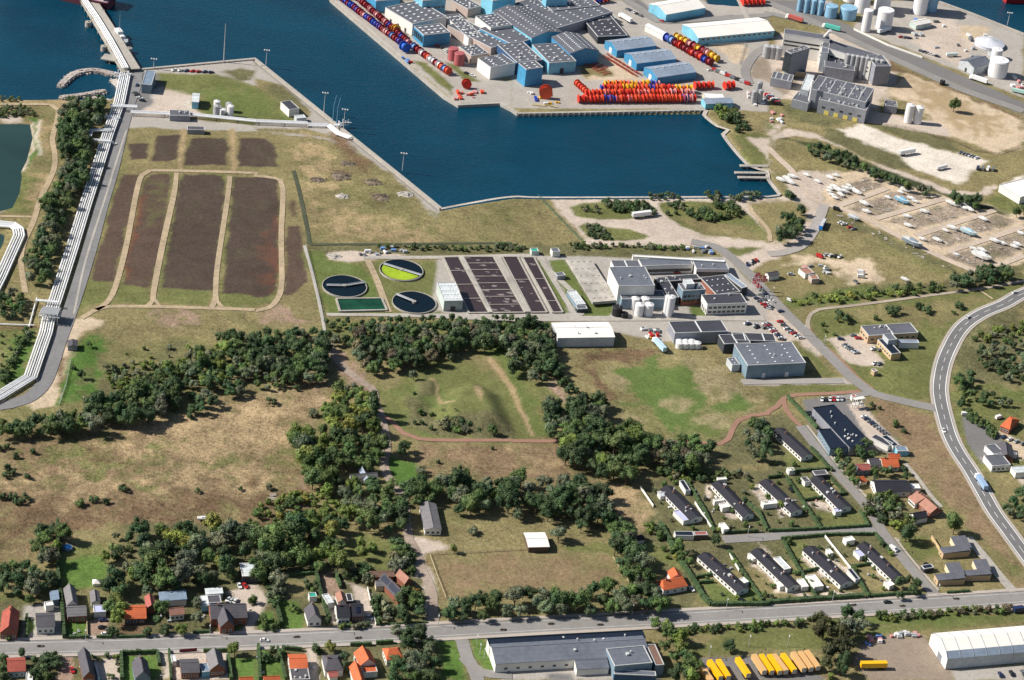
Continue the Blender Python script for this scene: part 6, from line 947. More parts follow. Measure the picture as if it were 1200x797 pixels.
# white hangar of arched frames
def hangar():
    cen, ang, L, Wd = frame_of('Z1080/710/9.97 90,310 300,600 1700,520', 6.5)
    if L < Wd: pass
    e = empty('storage_hangar', (cen.x, cen.y, 0), ang, 'huge white and silver fabric hangar with ribs in the lower right corner', 'hangar')
    lx = max(L, Wd); wd = min(L, Wd); swap = L < Wd; prof = [(-.5, 0), (-.5, 6.5), (-.36, 9.2), (0, 11.6), (.36, 9.2), (.5, 6.5), (.5, 0)]
    names = ['side_wall', 'lower_roof_panel', 'fabric_roof', 'fabric_roof', 'lower_roof_panel', 'side_wall']; ms = [Wm['silver'], Rm['silver'], Rm['white'], Rm['white'], Rm['silver'], Wm['silver']]
    def T(x, y, z): return (-y, x, z) if swap else (x, y, z)
    for i in range(6):
        a, b = prof[i], prof[i + 1]; m = MB(); m.poly([T(-lx / 2, a[0] * wd, a[1]), T(lx / 2, a[0] * wd, a[1]), T(lx / 2, b[0] * wd, b[1]), T(-lx / 2, b[0] * wd, b[1])]); m.build(names[i], ms[i], e)
    for s in (-1, 1):
        m = MB(); m.poly([T(s * lx / 2, p[0] * wd, p[1]) for p in prof]); m.build('gable_wall', Wm['white'], e)
    for i in range(10):
        x = -lx / 2 + lx * i / 9; m = MB()
        for a, b in zip(prof[1:-1], prof[2:-1]): m.cyl(T(x, a[0] * wd, a[1]), T(x, b[0] * wd, b[1]), .18, .18, 5)
        m.build('rib', Wm['grey'], e)
    m = MB(); sx = -1; m.box(-.1, -2.2, 0, .1, 2.2, 4); o = m.build('door', Wm['grey'], e); o.location = T(-lx / 2, -wd * .12, 0); o.rotation_euler = (0, 0, math.pi / 2 if swap else 0)
    return e
hangar()
def tent(s, r, h, label, m=None):
    p = GS(s)[0]; e = empty('party_tent', p, .3, label, 'tent'); b = MB(); b.box(-r, -r, 0, r, r, h * .55); b.build('side_cloth', Rm['white'], e); c = MB(); c.cyl((0, 0, h * .55), (0, 0, h), r * 1.45, .15, 4, False); c.build('roof_cloth', Rm['white'], e)
tent('D2 648,222', 1.7, 3.2, 'small white pavilion tent on the dry lawn by the lane'); tent('D1 450,350', 1.8, 3, 'white pavilion beside the narrow garden house')
def pool(s, r, label):
    p = GS(s)[0]; e = empty('garden_pool', p, 0, label, 'pool'); w = MB(); n = 24
    for i in range(n):
        a, b = 6.283 * i / n, 6.283 * (i + 1) / n; q = lambda t, k, z: (k * math.cos(t), k * math.sin(t), z)
        w.poly([q(a, r, 0), q(b, r, 0), q(b, r, 1.2), q(a, r, 1.2)]); w.poly([q(a, r, 1.2), q(b, r, 1.2), q(b, r - .2, 1.2), q(a, r - .2, 1.2)]); w.poly([q(a, r - .2, 1.2), q(b, r - .2, 1.2), q(b, r - .2, .9), q(a, r - .2, .9)])
    w.build('rim', Rm['blue'], e); c = MB(); c.cyl((0, 0, .1), (0, 0, .98), r - .2, n=n); c.build('pool_water', mat('pool_water', (.01, .05, .16), .1, .1, 1, spec=.6), e)
pool('Z63/630/39.9 640,520', 2.5, 'round blue garden pool on the lawn at the marsh edge')
# ================================================================ SMALLER THINGS
def M_(n, c=(.5, .5, .5), **k): return mat(n, c, **k)
M_steel = M_('galvanised', (.50, .52, .54), rough=.45, metal=.3); M_pipe = M_('pipe_lagging', (.80, .81, .83), rough=.45, metal=0., var=.1, scale=.3); M_tyre = M_('tyre', (.02, .02, .02), rough=.9); M_paint = M_('vehicle_paint', rough=.3, var=.03, spec=.6, obj_col=True); M_black = M_('black_plastic', (.025, .025, .028), rough=.5)
M_drum = M_('drum_paint', rough=.55, var=.2, scale=1.2, obj_col=True); M_hull = M_('gelcoat', rough=.3, var=.05, obj_col=True, spec=.6); M_wall2 = M_('old_concrete', (.40, .37, .33), rough=.9, var=.2, scale=.8); M_slab = M_('roof_slab', (.40, .375, .34), rough=.95, var=.25, scale=.25); M_tankw = M_('tank_white', (.74, .73, .74), rough=.5, var=.06, scale=.3)
def proto(name): e = empty(name, (0, 0, -50)); return e
def place(P, p, a, label, group=None, color=None, scale=None, cat=None):
    o = dup(P, (p.x, p.y, p.z), a, label, group, scale, color); o['category'] = cat or P['pcat']; return o
def heading(a, b): return math.atan2(b.y - a.y, b.x - a.x)
PROTOS = []
def mk(name, cat, parts, sub=()):
    e = proto(name); e['pcat'] = cat; PROTOS.append(e); made = {}
    for nm, me, loc, tinted in parts:
        o = part(nm, me, e, loc)
        if tinted: o['tinted'] = 1
        made[nm] = o
    for par, nm, me, loc in sub: part(nm, me, made[par], loc)
    return freeze(e)
def hullmb(sec):  # loft of rectangular-ish rings: (x, half width low, half width high, z low, z high)
    mb = MB()
    for x, a, b, z0, z1 in sec: mb.v += [(x, -a, z0), (x, a, z0), (x, b, z1), (x, -b, z1)]
    n = len(sec)
    for i in range(n - 1):
        k = 4 * i; mb.f += [(k + j, k + (j + 1) % 4, k + 4 + (j + 1) % 4, k + 4 + j) for j in range(4)]
    mb.f += [(0, 1, 2, 3), (4 * n - 4, 4 * n - 3, 4 * n - 2, 4 * n - 1)]; return mb
wh = MB(); wh.cyl((0, -.12, 0), (0, .12, 0), .33, .33, 10); wheel_me = wh.mesh('wheel', M_tyre); hb = MB(); hb.cyl((0, -.14, 0), (0, .14, 0), .18, .18, 8); rim_me = hb.mesh('rim', M_steel)
def wheels(xs, y): return [('wheel', wheel_me, (x, s * y, .33), 0) for x in xs for s in (-1, 1)]
body = hullmb([(-2.2, .75, .8, .35, .8), (-2.05, .88, .85, .28, .92), (-.9, .9, .86, .25, .98), (.9, .9, .86, .25, .95), (1.9, .86, .8, .27, .78), (2.2, .7, .7, .35, .65)]).mesh('body', M_paint)
cabin = hullmb([(-1.75, .8, .6, .92, 1.0), (-1.35, .82, .64, .95, 1.38), (.1, .82, .66, .95, 1.42), (.95, .82, .6, .93, .98)]).mesh('window_band', M_glass); rf = MB(); rf.box(-1.3, -.62, 1.37, .1, .62, 1.46); roof_me = rf.mesh('roof', M_paint)
CAR = mk('parked_car', 'car', [('body', body, (0, 0, 0), 1), ('window_band', cabin, (0, 0, 0), 0), ('roof', roof_me, (0, 0, 0), 1)] + wheels((-1.35, 1.35), .82))
vb = hullmb([(-2.5, .9, .9, .35, 2.2), (1.2, .92, .88, .3, 2.25), (1.9, .92, .86, .3, 1.5), (2.5, .85, .8, .35, 1.05)]).mesh('body', M_paint); vg = MB(); vg.box(1.25, -.8, 1.35, 1.6, .8, 2.1); vgm = vg.mesh('windscreen', M_glass)
VAN = mk('parked_van', 'van', [('body', vb, (0, 0, 0), 1), ('windscreen', vgm, (0, 0, 0), 0)] + wheels((-1.6, 1.6), .86))
tb = MB(); tb.box(-6.7, -1.25, 1.25, 6.7, 1.25, 3.95); tbm = tb.mesh('cargo_box', M_paint); tc_ = MB(); tc_.box(-6.5, -.5, .75, 6.5, .5, 1.2); tcm = tc_.mesh('chassis', M_black); lg = MB(); lg.box(-.1, -.1, 0, .1, .1, 1.0); lgm = lg.mesh('landing_leg', M_steel); bw = MB(); bw.cyl((0, -.18, 0), (0, .18, 0), .5, .5, 12); bwm = bw.mesh('wheel', M_tyre); td = MB(); td.box(-6.76, -1.15, 1.35, -6.7, 1.15, 3.85); tdm = td.mesh('rear_door', M_trim)
TRAILER = mk('semi_trailer', 'trailer', [('cargo_box', tbm, (0, 0, 0), 1), ('chassis', tcm, (0, 0, 0), 0), ('landing_leg', lgm, (3.8, .9, 0), 0), ('landing_leg', lgm, (3.8, -.9, 0), 0), ('rear_door', tdm, (0, 0, 0), 0)] + [('wheel', bwm, (x, s, .5), 0) for x in (-5.2, -3.9, -2.6) for s in (-1.05, 1.05)])
cb = hullmb([(5.6, 1.2, 1.15, .6, 3.3), (7.1, 1.22, 1.2, .6, 3.3), (7.5, 1.2, 1.1, .6, 2.4)]).mesh('cab', M_paint); cw = MB(); cw.box(7.28, -1.0, 1.9, 7.46, 1.0, 2.9); cwm = cw.mesh('windscreen', M_glass); t2 = MB(); t2.box(-6.7, -1.25, 1.2, 5.2, 1.25, 3.9); t2m = t2.mesh('cargo_box', M_paint); t3 = MB(); t3.box(-6.5, -.5, .7, 7.0, .5, 1.15); t3m = t3.mesh('chassis', M_black)
TRUCK = mk('articulated_truck', 'truck', [('cargo_box', t2m, (0, 0, 0), 1), ('cab', cb, (0, 0, 0), 0), ('windscreen', cwm, (0, 0, 0), 0), ('chassis', t3m, (0, 0, 0), 0)] + [('wheel', bwm, (x, s, .5), 0) for x in (-5.2, -3.9, 3.9, 6.4) for s in (-1.05, 1.05)])
bb = MB(); bb.box(-6, -1.25, .4, 6, 1.25, 3.1); bbm = bb.mesh('body', M_paint); bg_ = MB(); bg_.box(-5.7, -1.29, 1.5, 5.8, 1.29, 2.5); bgm = bg_.mesh('window_band', M_glass); br = MB(); br.box(-5.8, -1.1, 3.1, 5.8, 1.1, 3.2); br.box(-3, -.7, 3.2, 0, .7, 3.4); brm = br.mesh('roof', M_trim)
BUS = mk('parked_bus', 'bus', [('body', bbm, (0, 0, 0), 1), ('window_band', bgm, (0, 0, 0), 0), ('roof', brm, (0, 0, 0), 0)] + [('wheel', bwm, (x, s, .5), 0) for x in (-3.5, 3.5) for s in (-1.1, 1.1)])
# cable drum: two flanges and a barrel, axis along x
def flange_me():
    mb = MB(); n = 20; mb.cyl((-.09, 0, 0), (.09, 0, 0), 2.7, 2.7, n)
    for i in range(8): t = .785 * i; mb.cyl((.12, math.cos(t) * .4, math.sin(t) * .4), (.12, math.cos(t) * 2.55, math.sin(t) * 2.55), .1, .1, 4)
    mb.cyl((-.13, 0, 0), (.13, 0, 0), .5, .5, 8); return mb.mesh('flange', M_drum)
fl = flange_me(); ba = MB(); ba.cyl((-1.45, 0, 0), (1.45, 0, 0), 1.75, 1.75, 16, False); bam = ba.mesh('barrel', M_drum); ca = MB(); ca.cyl((-1.3, 0, 0), (1.3, 0, 0), 2.3, 2.3, 16); cam_ = ca.mesh('cable_winding', M_drum)
DRUM = mk('cable_drum', 'cable drum', [('flange', fl, (-1.5, 0, 2.7), 1), ('flange', fl, (1.5, 0, 2.7), 1), ('barrel', bam, (0, 0, 2.7), 1)])
DC = dict(crimson=(.26, .02, .035), red=(.62, .04, .025), orange=(.72, .10, .045), blue=(.03, .07, .42), sky=(.16, .30, .60), yellow=(.75, .42, .03), white=(.72, .70, .72), pink=(.62, .30, .30), purple=(.10, .06, .30))
def drums(s, sp, sc, cols, where, rows=1, gap=6.2, jit=.3, turn=0, side=1, xs=1.0):
    a, b = GS(s)[:2]; d = b - a; L = d.length; t = d / L; nn = Vector((-t.y, t.x, 0)) * side; n = int(L / sp) + 1
    for r in range(rows):
        for i in range(n):
            c = rng.choice(cols); k = sc * rng.uniform(.88, 1.06); p = a + t * (i * sp + (r % 2) * sp * .4) + nn * (r * gap + rng.uniform(-jit, jit)); p.z = 0
            place(DRUM, p, math.atan2(t.y, t.x) + turn + rng.uniform(-.06, .06), '%s cable drum in %s' % (c, where), 'cable drums in ' + where, DC[c], (k * xs * rng.uniform(.85, 1.15), k, k))
drums('Z380/0/7.973 120,-20 720,430', 3.3, .97, ['blue', 'blue', 'crimson', 'crimson', 'pink', 'sky', 'purple'], 'the row nearest the quay edge'); drums('Z380/0/7.973 270,-25 790,425', 3.3, .97, ['crimson', 'crimson', 'crimson', 'pink', 'blue', 'crimson'], 'the inner row beside the quay road')
drums('Z380/0/7.973 815,455 1165,705', 3.6, 1.05, ['crimson', 'crimson', 'crimson', 'white', 'sky', 'crimson', 'orange'], 'the single row at the quay corner')
drums('A3 320,478 855,476', 2.75, 1.12, ['red', 'orange', 'orange', 'red', 'orange', 'orange', 'pink', 'blue'], 'the front row of the packed quay stack'); drums('A3 350,452 850,450', 2.75, 1.12, ['red', 'orange', 'orange', 'pink', 'orange', 'orange', 'red'], 'the second row of the packed quay stack'); drums('A3 420,428 830,430', 2.8, 1.12, ['red', 'orange', 'orange', 'orange', 'red', 'yellow', 'blue'], 'the third row of the packed quay stack'); drums('A3 440,408 690,406', 2.9, 1.05, ['orange', 'red', 'orange', 'yellow', 'pink', 'blue'], 'the rear row of the packed quay stack')
drums('A3 305,405 355,450', 3.4, .95, ['red', 'orange', 'red'], 'the slanting end of the packed quay stack'); drums('A3 860,415 935,412', 3.8, 1.05, ['red', 'orange'], 'the short row right of the packed stack', 1); drums('A3 1000,415 1040,410', 4.2, 1.1, ['red', 'orange'], 'the pair beside the parked lorries')
drums('A3 725,195 925,308', 4.6, 1.15, ['crimson', 'crimson', 'red', 'blue', 'sky', 'crimson'], 'the outer row above the blue sheds'); drums('A3 770,190 968,295', 4.6, 1.15, ['crimson', 'yellow', 'blue', 'crimson', 'pink', 'yellow'], 'the inner row above the blue sheds')
drums('A3 285,30 445,8', 3.4, 1.0, ['orange', 'red', 'blue', 'yellow', 'pink'], 'the double row at the top edge', 2); drums('A3 1085,25 1170,22', 3.6, 1.1, ['red'], 'the red row by the small dock', 2, 6.5)
def big_drum(s, sc, col, label, turn=0.0): place(DRUM, GS(s)[0], 1.57 + turn, label, None, DC[col], (sc * .8, sc, sc))
big_drum('A3 155,458', 1.75, 'orange', 'huge orange rimmed cable drum standing alone on the quay yard, facing the water', .1); big_drum('A2 982,412', 1.25, 'red', 'red and white cable drum standing alone at the quay corner', .3); place(DRUM, GS('Z380/0/7.973 750,480')[0], heading(*GS('Z380/0/7.973 120,-20 720,430')[:2]), 'largest bright blue cable drum closing the outer quay row', None, (.02, .12, .55), (1.5, 1.35, 1.35)); place(DRUM, GS('Z380/0/7.973 665,310')[0], heading(*GS('Z380/0/7.973 120,-20 720,430')[:2]), 'tall yellow cable drum in the middle of the quay rows', None, DC['yellow'], (1.0, 1.25, 1.25))
# cars
CC = dict(white=(.72, .72, .72), silver=(.42, .44, .46), grey=(.16, .17, .18), black=(.015, .016, .018), dark_blue=(.02, .035, .10), red=(.45, .02, .02), pale_blue=(.25, .38, .52))
def cars(s, n, where, off=math.pi / 2, cols=None, P=None):
    a, b = GS(s)[:2]; h0 = heading(a, b) + off
    for i in range(n):
        if rng.random() < .08 and n > 4: continue
        c = (cols or ['white', 'silver', 'grey', 'black', 'dark_blue', 'red', 'white', 'grey'])[rng.randrange(len(cols or range(8)))] if cols is None or len(cols) != n else cols[i]
        p = a + (b - a) * (i / max(1, n - 1)); place(P or CAR, p, h0 + rng.choice((0, math.pi)) + rng.uniform(-.05, .05), '%s car parked %s' % (c.replace('_', ' '), where), 'cars parked ' + where, CC[c])
def car1(s, col, label, P=None, sc=None):
    a, b = GS(s)[:2]; place(P or CAR, (a + b) / 2, heading(a, b), label, None, CC.get(col, DC.get(col)) if isinstance(col, str) else col, sc)
W1 = 'on the office car park beside the flags'
cars('Z760/300/7.973 1000,260 1150,430', 6, W1, .9); cars('Z760/300/7.973 1050,370 1120,490', 4, W1, .9); cars('Z780/370/7.973 770,80 850,110', 2, 'behind the dark workshop', 1.2); cars('Z780/370/7.973 930,85 1085,215', 8, 'in the long row behind the big hall', 1.1); cars('Z780/370/7.973 1070,60 1170,160', 4, 'on the kerb row beside the access road', 1.1); cars('Z840/380/9.97 820,60 980,165', 5, 'in the row nearest the access road', 1.2); cars('B3 1100,440 1140,420', 4, 'on the gravel by the flags entrance', .8)
cars('Z760/300/7.973 120,122 260,115', 3, 'under the long depot roof edge', 1.4, ['black', 'white', 'black']); car1('Z760/300/7.973 235,160 300,158', 'red', 'bright red car in front of the long depot'); cars('B4 0,720 60,790', 4, 'beside the bend of the access road', 1.2); cars('B4 10,640 60,660', 2, 'on the verge of the access road', 1.0)
cars('Z980/360/7.973 80,360 185,430', 6, 'in the row west of the orange and brick office', 1.3); cars('Z980/360/7.973 160,270 205,295', 2, 'against the orange and brick office', .8); cars('Z980/360/7.973 345,395 410,405', 2, 'beside the south wing of the office', .7); cars('Z980/360/7.973 355,530 400,535', 2, 'by the little orange shed', .9, ['white', 'grey']); car1('Z980/360/7.973 15,300 70,305', 'dark_blue', 'single dark car at the west side of the office car park')
cars('Z940/460/7.973 185,70 370,65', 6, 'north of the supermarket', 1.2, ['white', 'black', 'white', 'red', 'white', 'silver']); cars('Z940/460/7.973 60,195 130,265', 4, 'west of the supermarket', .9, ['black', 'black', 'grey', 'black']); cars('Z940/460/7.973 580,235 780,390', 8, 'on the supermarket car park', .9); cars('Z0/60/5.99 945,295 1000,350', 4, 'on the jetty car park', .9, ['grey', 'black', 'white', 'black']); cars('A1 815,330 985,340', 7, 'on the wharf road behind the jetty lawn', .5); cars('A1 640,400 720,395', 2, 'beside the jetty control building', 1)
car1('Z0/680/7.973 935,380 990,378', 'dark_blue', 'dark blue car on the pink drive, upper of two'); car1('Z0/680/7.973 925,450 990,446', 'black', 'black car on the pink drive, lower one'); car1('Z0/680/7.973 965,510 1010,508', 'white', 'white car half hidden by the roadside bush'); car1('D1 1130,345 1160,375', 'red', 'red car before the flat white shed'); car1('D1 1112,345 1125,375', 'white', 'white car beside the red car at the flat white shed'); cars('D1 1065,425 1100,430', 3, 'in the farmyard behind the slate house', 1.3, ['white', 'silver', 'white']); car1('Z0/740/8 665,330 690,410', 'red', 'red car beside the narrow grey pink house'); car1('D2 18,613 62,617', 'white', 'white car driving west on the main road'); car1('D4 535,438 582,436', 'black', 'black car driving on the main road by the terraces'); car1('C4 812,408 828,432', 'white', 'white car on the curved road near the fork'); car1('B4 1140,575 1165,568', 'white', 'white car on the curved road at the right edge'); car1('B4 925,695 942,680', 'white', 'white car at the top of the road curve')
car1('D4 570,180 600,200', 'white', 'white van parked in the residential street', VAN); car1('D3 830,365 848,385', 'white', 'white car at the orange red farmhouse'); car1('D3 1055,420 1090,432', 'black', 'black car on the first lower terrace lawn'); car1('C4 100,690 115,705', 'black', 'black car beside the third upper terrace'); car1('C2 345,606 380,612', 'white', 'white van under the bright grove', VAN); car1('D2 515,500 545,518', 'white', 'white car beside the double house'); car1('D2 1168,740 1182,755', 'black', 'black car under the eaves of the long warehouse'); cars('D4 1085,775 1190,765', 3, 'in front of the white hangar', 1.45, ['dark_blue', 'black', 'grey']); car1('D4 1150,480 1196,475', 'dark_blue', 'dark blue lorry at the east end of the roadside hedge', VAN, 1.4); car1('C4 905,345 940,348', 'white', 'white caravan on the asphalt lot', VAN); car1('C4 1060,365 1095,355', 'white', 'white trailer caravan left of the orange roofed house', VAN); car1('C4 1115,495 1135,510', 'red', 'red car behind the slate house'); cars('C4 1100,450 1190,480', 4, 'in the yard at the right edge', 1.2); car1('D4 720,255 770,270', 'black', 'black car under the carport by the bungalows')
cars('B4 340,245 400,275', 5, 'in the row at the boat yard corner', 1.2, ['white', 'white', 'grey', 'red', 'grey']); cars('B4 270,395 335,405', 4, 'on the gravel north of the junk yard', 1.0, ['silver', 'white', 'black', 'white']); car1('B4 228,400 255,410', 'red', 'red van on the gravel by the junk yard', VAN); car1('B4 85,485 130,488', 'silver', 'silver car between house and junk yard'); car1('B4 400,515 420,528', 'grey', 'grey wreck south of the junk yard'); car1('B4 425,478 445,482', 'white', 'white camper beside the green strip', VAN); car1('B4 425,498 445,500', 'white', 'second white camper beside the green strip', VAN); car1('B4 305,180 335,190', 'black', 'black van at the boat yard entrance', VAN); car1('B4 90,605 108,612', 'white', 'white cart on the verge by the red path', VAN, .7); car1('A1 520,672 540,674', 'white', 'white pick-up beside the pipe expansion loop')
cars('A4 0,450 50,490', 9, 'in the lorry park by the grain works', 1.0, P=VAN); cars('A4 715,240 790,265', 6, 'in the dark row on the east quay', .3); cars('A4 620,175 660,180', 3, 'on the open east quay', .4); cars('A4 900,715 975,740', 6, 'beside the creek road in the east', 1.2); cars('A4 980,790 1050,795', 4, 'at the white yard by the creek', 1.2, P=VAN); cars('A3 940,330 1100,395', 8, 'in the red lorry rows right of the drums', .2, ['red', 'grey', 'white', 'red', 'grey', 'black', 'silver', 'red'], VAN); cars('A3 925,330 990,340', 3, 'beside the blue end drums', .4, ['white', 'silver', 'white']); cars('A3 540,45 600,75', 5, 'along the works drive', .2); cars('A3 700,100 720,108', 1, 'at the bend of the works drive', .2)
cars('A2 845,215 905,250', 4, 'beside the twin red silos', .2, ['red', 'black', 'white', 'black']); cars('A2 985,345 1010,355', 2, 'on the verge by the white ended hall', .2); cars('B3 1145,600 1190,640', 4, 'on the lawn row by the flags', 1.0); cars('B3 1095,715 1180,735', 3, 'on the forecourt of the workshop', 1.0); cars('B3 640,480 660,478', 1, 'before the long depot gable', .3, ['white'])
# lorries, trailers, bus
def veh(P, s, col, label, group=None, h=0, sc=None): a, b = GS(s, h)[:2]; p = (a + b) / 2; p.z = 0; place(P, p, heading(b, a), label, group, col, sc)
YE, TN = (.86, .47, .01), (.66, .40, .17)
for s, c, lb in (('915,690 985,790', YE, 'yellow roofed trailer, first of the close pair'), ('958,688 1020,788', YE, 'yellow roofed trailer, second of the close pair'), ('1047,677 1115,778', YE, 'yellow roofed trailer standing alone between the pairs'), ('1122,662 1190,765', TN, 'tan roofed trailer at the west end of the trailer rows'), ('1157,662 1225,765', YE, 'yellow roofed trailer touching the tan one'), ('1196,664 1262,764', YE, 'yellow trailer left of three tan trailers'), ('1215,662 1292,762', TN, 'tan trailer left of the yellow one in the middle row'), ('1258,660 1330,758', YE, 'yellow trailer closing the middle row'), ('1306,652 1375,752', TN, 'tan trailer, left of the last three'), ('1340,650 1408,748', TN, 'tan trailer, middle of the last three'), ('1370,646 1440,742', TN, 'tan trailer, right of the last three'), ('880,715 935,797', TN, 'tan trailer half hidden by the roadside trees')):
    veh(TRAILER, 'D3 ' + s, c, lb, 'trailers in the yard', 4)
veh(TRAILER, 'D4 430,714 563,712', YE, 'lone yellow trailer parked crosswise in the yard', None, 4); veh(TRAILER, 'B3 645,212 562,222', (.75, .75, .75), 'white box trailer on the harbour gravel'); veh(TRAILER, 'A4 682,715 612,728', (.75, .75, .75), 'white box trailer on the pale demolition lot'); veh(TRAILER, 'A4 830,785 790,795', (.7, .7, .7), 'white trailer at the south end of the pale lot', None, 0, .7); veh(TRUCK, 'C4 968,632 1020,712', (.30, .42, .60), 'blue grey lorry driving on the curved road'); veh(TRUCK, 'A4 945,368 1022,395', (.8, .8, .8), 'white lorry below the storage tank'); veh(TRUCK, 'A4 262,130 330,148', (.10, .50, .42), 'green lorry on the harbour road'); veh(TRUCK, 'A4 88,85 160,108', (.50, .12, .10), 'red lorry on the harbour road'); veh(TRUCK, 'A3 505,80 555,110', (.75, .75, .75), 'white lorry beside the broad low hall'); veh(TRUCK, 'C3 660,0 715,60', (.45, .62, .72), 'pale blue lorry at the corner of the green field'); veh(BUS, 'B4 268,232 238,290', (.02, .20, .60), 'blue bus parked on the dry grass'); veh(TRAILER, 'A4 480,170 600,135', (.7, .74, .78), 'two silver tank trailers under the tall silos', None, 0); veh(TRAILER, 'A4 820,265 895,262', (.6, .7, .7), 'pale lorry load on the east quay', None, 0, .7); veh(TRAILER, 'A4 1145,430 1196,442', (.45, .7, .62), 'green and white trailer at the right edge', None, 0, .8)
# boats on their cradles
hb_ = hullmb([(-4, 1.1, 1.25, 1.1, 2.1), (-2, 1.15, 1.4, .8, 2.1), (1, 1.0, 1.35, .8, 2.2), (3, .45, .85, 1.0, 2.35), (4.2, .05, .12, 1.8, 2.5)]).mesh('hull', M_hull); dk = MB(); dk.poly([(-3.9, -1.15, 2.13), (-3.9, 1.15, 2.13), (1, 1.25, 2.22), (3, .75, 2.37), (4.0, 0, 2.48), (3, -.75, 2.37), (1, -1.25, 2.22)]); dkm = dk.mesh('deck', M_('deck', (.60, .60, .58))); cabm = hullmb([(-1.2, .75, .65, 2.15, 2.85), (1.0, .7, .6, 2.2, 2.8), (2.2, .4, .3, 2.3, 2.45)]).mesh('cabin', M_hull); kl = MB(); kl.box(-1.2, -.08, .1, .8, .08, 1.0); klm = kl.mesh('keel', M_('keel', (.10, .05, .05))); cr_ = MB()
for x in (-2, 1.5):
    cr_.box(x - .1, -1.3, 0, x + .1, 1.3, .15)
    for y in (-1.1, 1.1): cr_.box(x - .08, y - .08, .15, x + .08, y + .08, 1.3)
crm = cr_.mesh('cradle', M_steel); BOAT = mk('stored_boat', 'boat', [('hull', hb_, (0, 0, 0), 1), ('deck', dkm, (0, 0, 0), 0), ('cabin', cabm, (0, 0, 0), 1), ('keel', klm, (0, 0, 0), 0), ('cradle', crm, (0, 0, 0), 0)])
for rowl, pts in (('the small group at the basin corner', '60,50 90,45 105,62 115,35'), ('the first plot of the boat yard', '180,25 232,55 290,38 318,28 290,88 310,82 330,98 352,104 378,74 402,96 415,108 300,120 315,132 285,100 365,90 340,118'), ('the second plot of the boat yard', '450,160 460,197 560,130 620,105 642,98 668,135 690,150'), ('the third plot of the boat yard', '730,197 650,220 655,262 850,155 872,165 920,162 915,180 940,187'), ('the fourth plot of the boat yard', '830,285 862,275 1005,232 720,325 790,330'), ('the last plot of the boat yard', '960,370 1000,378 880,397 1060,335 1095,345 1150,360 1182,298 1165,350')):
    for p in GS('B4 ' + pts):
        a, b = GS('B4 0,0 62,30'); k = rng.uniform(.62, 1.0); place(BOAT, p, heading(a, b) + rng.uniform(-.2, .2), 'white boat on its cradle in ' + rowl, 'boats in ' + rowl, (.78, .78, .78), k)
for s, c, k, lb in (('625,150', (.20, .45, .65), 1.4, 'light blue boat in the second plot of the boat yard'), ('935,298', (.40, .58, .68), 1.5, 'pale blue boat in the fourth plot of the boat yard'), ('995,412', (.8, .8, .8), 1.7, 'largest white boat beside the southern track of the yard'), ('400,228', (.45, .5, .55), 1.1, 'covered grey boat across the yard track'), ('672,350', (.25, .3, .36), 1.8, 'big covered dark boat beside the main yard track'), ('640,515', (.7, .7, .7), .8, 'white dinghy left on the verge south of the yard')):
    a, b = GS('B4 0,0 62,30'); place(BOAT, GS('B4 ' + s)[0], heading(a, b), lb, None, c, k)
place(BOAT, GS('D1 950,50')[0], .2, 'white boat left on the marsh above the gardens', None, (.8, .8, .8), .8)
# clutter on the plots: boat stands and pallets
pl = MB()
for i in range(5): pl.box(-1.2, -.9 + i * .4, .1, 1.2, -.65 + i * .4, .2)
for x in (-1, 1): pl.box(x - .1, -.95, 0, x + .1, .95, .1)
PAL = pl.mesh('boat_stand', M_('old_wood', (.50, .44, .38), var=.3)); CRT = MB(); CRT.box(-1.2, -1, 0, 1.2, 1, 1.5, .06); CRT.box(-1.3, -1.1, .3, 1.3, 1.1, .38); CRM = CRT.mesh('crate', M_drum)
def scatter(s, n, me, name, label, cat, group, cols=None, sc=(.7, 1.4)):
    P = GS(s); bx = [p.x for p in P]; by = [p.y for p in P]; k = 0
    while k < n:
        p = Vector((rng.uniform(min(bx), max(bx)), rng.uniform(min(by), max(by)), 0))
        if inpoly(p, P):
            o = bpy.data.objects.new(name, me); COL.objects.link(o); o.location = p; o.rotation_euler = (0, 0, rng.choice((.3, 1.9)) + rng.uniform(-.3, .3)); q = rng.uniform(*sc); o.scale = (q * rng.uniform(.6, 1.5), q * rng.uniform(.5, 1), q * rng.uniform(.5, 1)); cn = rng.choice(cols) if cols else None
            if cn: o.color = (*{**DC, **CC}[cn], 1)
            tag(o, label % cn if cn else label, cat, group + (cn or '')); k += 1
for pn, s in (('second', '400,175 600,100 740,125 500,205'), ('third', '560,240 850,150 960,185 690,270'), ('fourth', '710,325 1050,210 1140,235 830,350'), ('last', '860,405 1196,285 1196,350 970,445'), ('first', '300,80 460,40 530,65 340,130')):
    scatter('B4 ' + s, 24, PAL, 'boat_stand', 'empty grey wooden boat stand in the %s plot of the yard' % pn, 'boat stand', 'empty stands in the %s plot ' % pn)
scatter('B4 320,200 430,240 860,440 880,480 620,365 330,230', 20, PAL, 'boat_stand', 'empty grey wooden stand on the strip south of the yard track', 'boat stand', 'stands on the southern strip ')
WC = ['white', 'sky', 'silver', 'grey', 'silver']
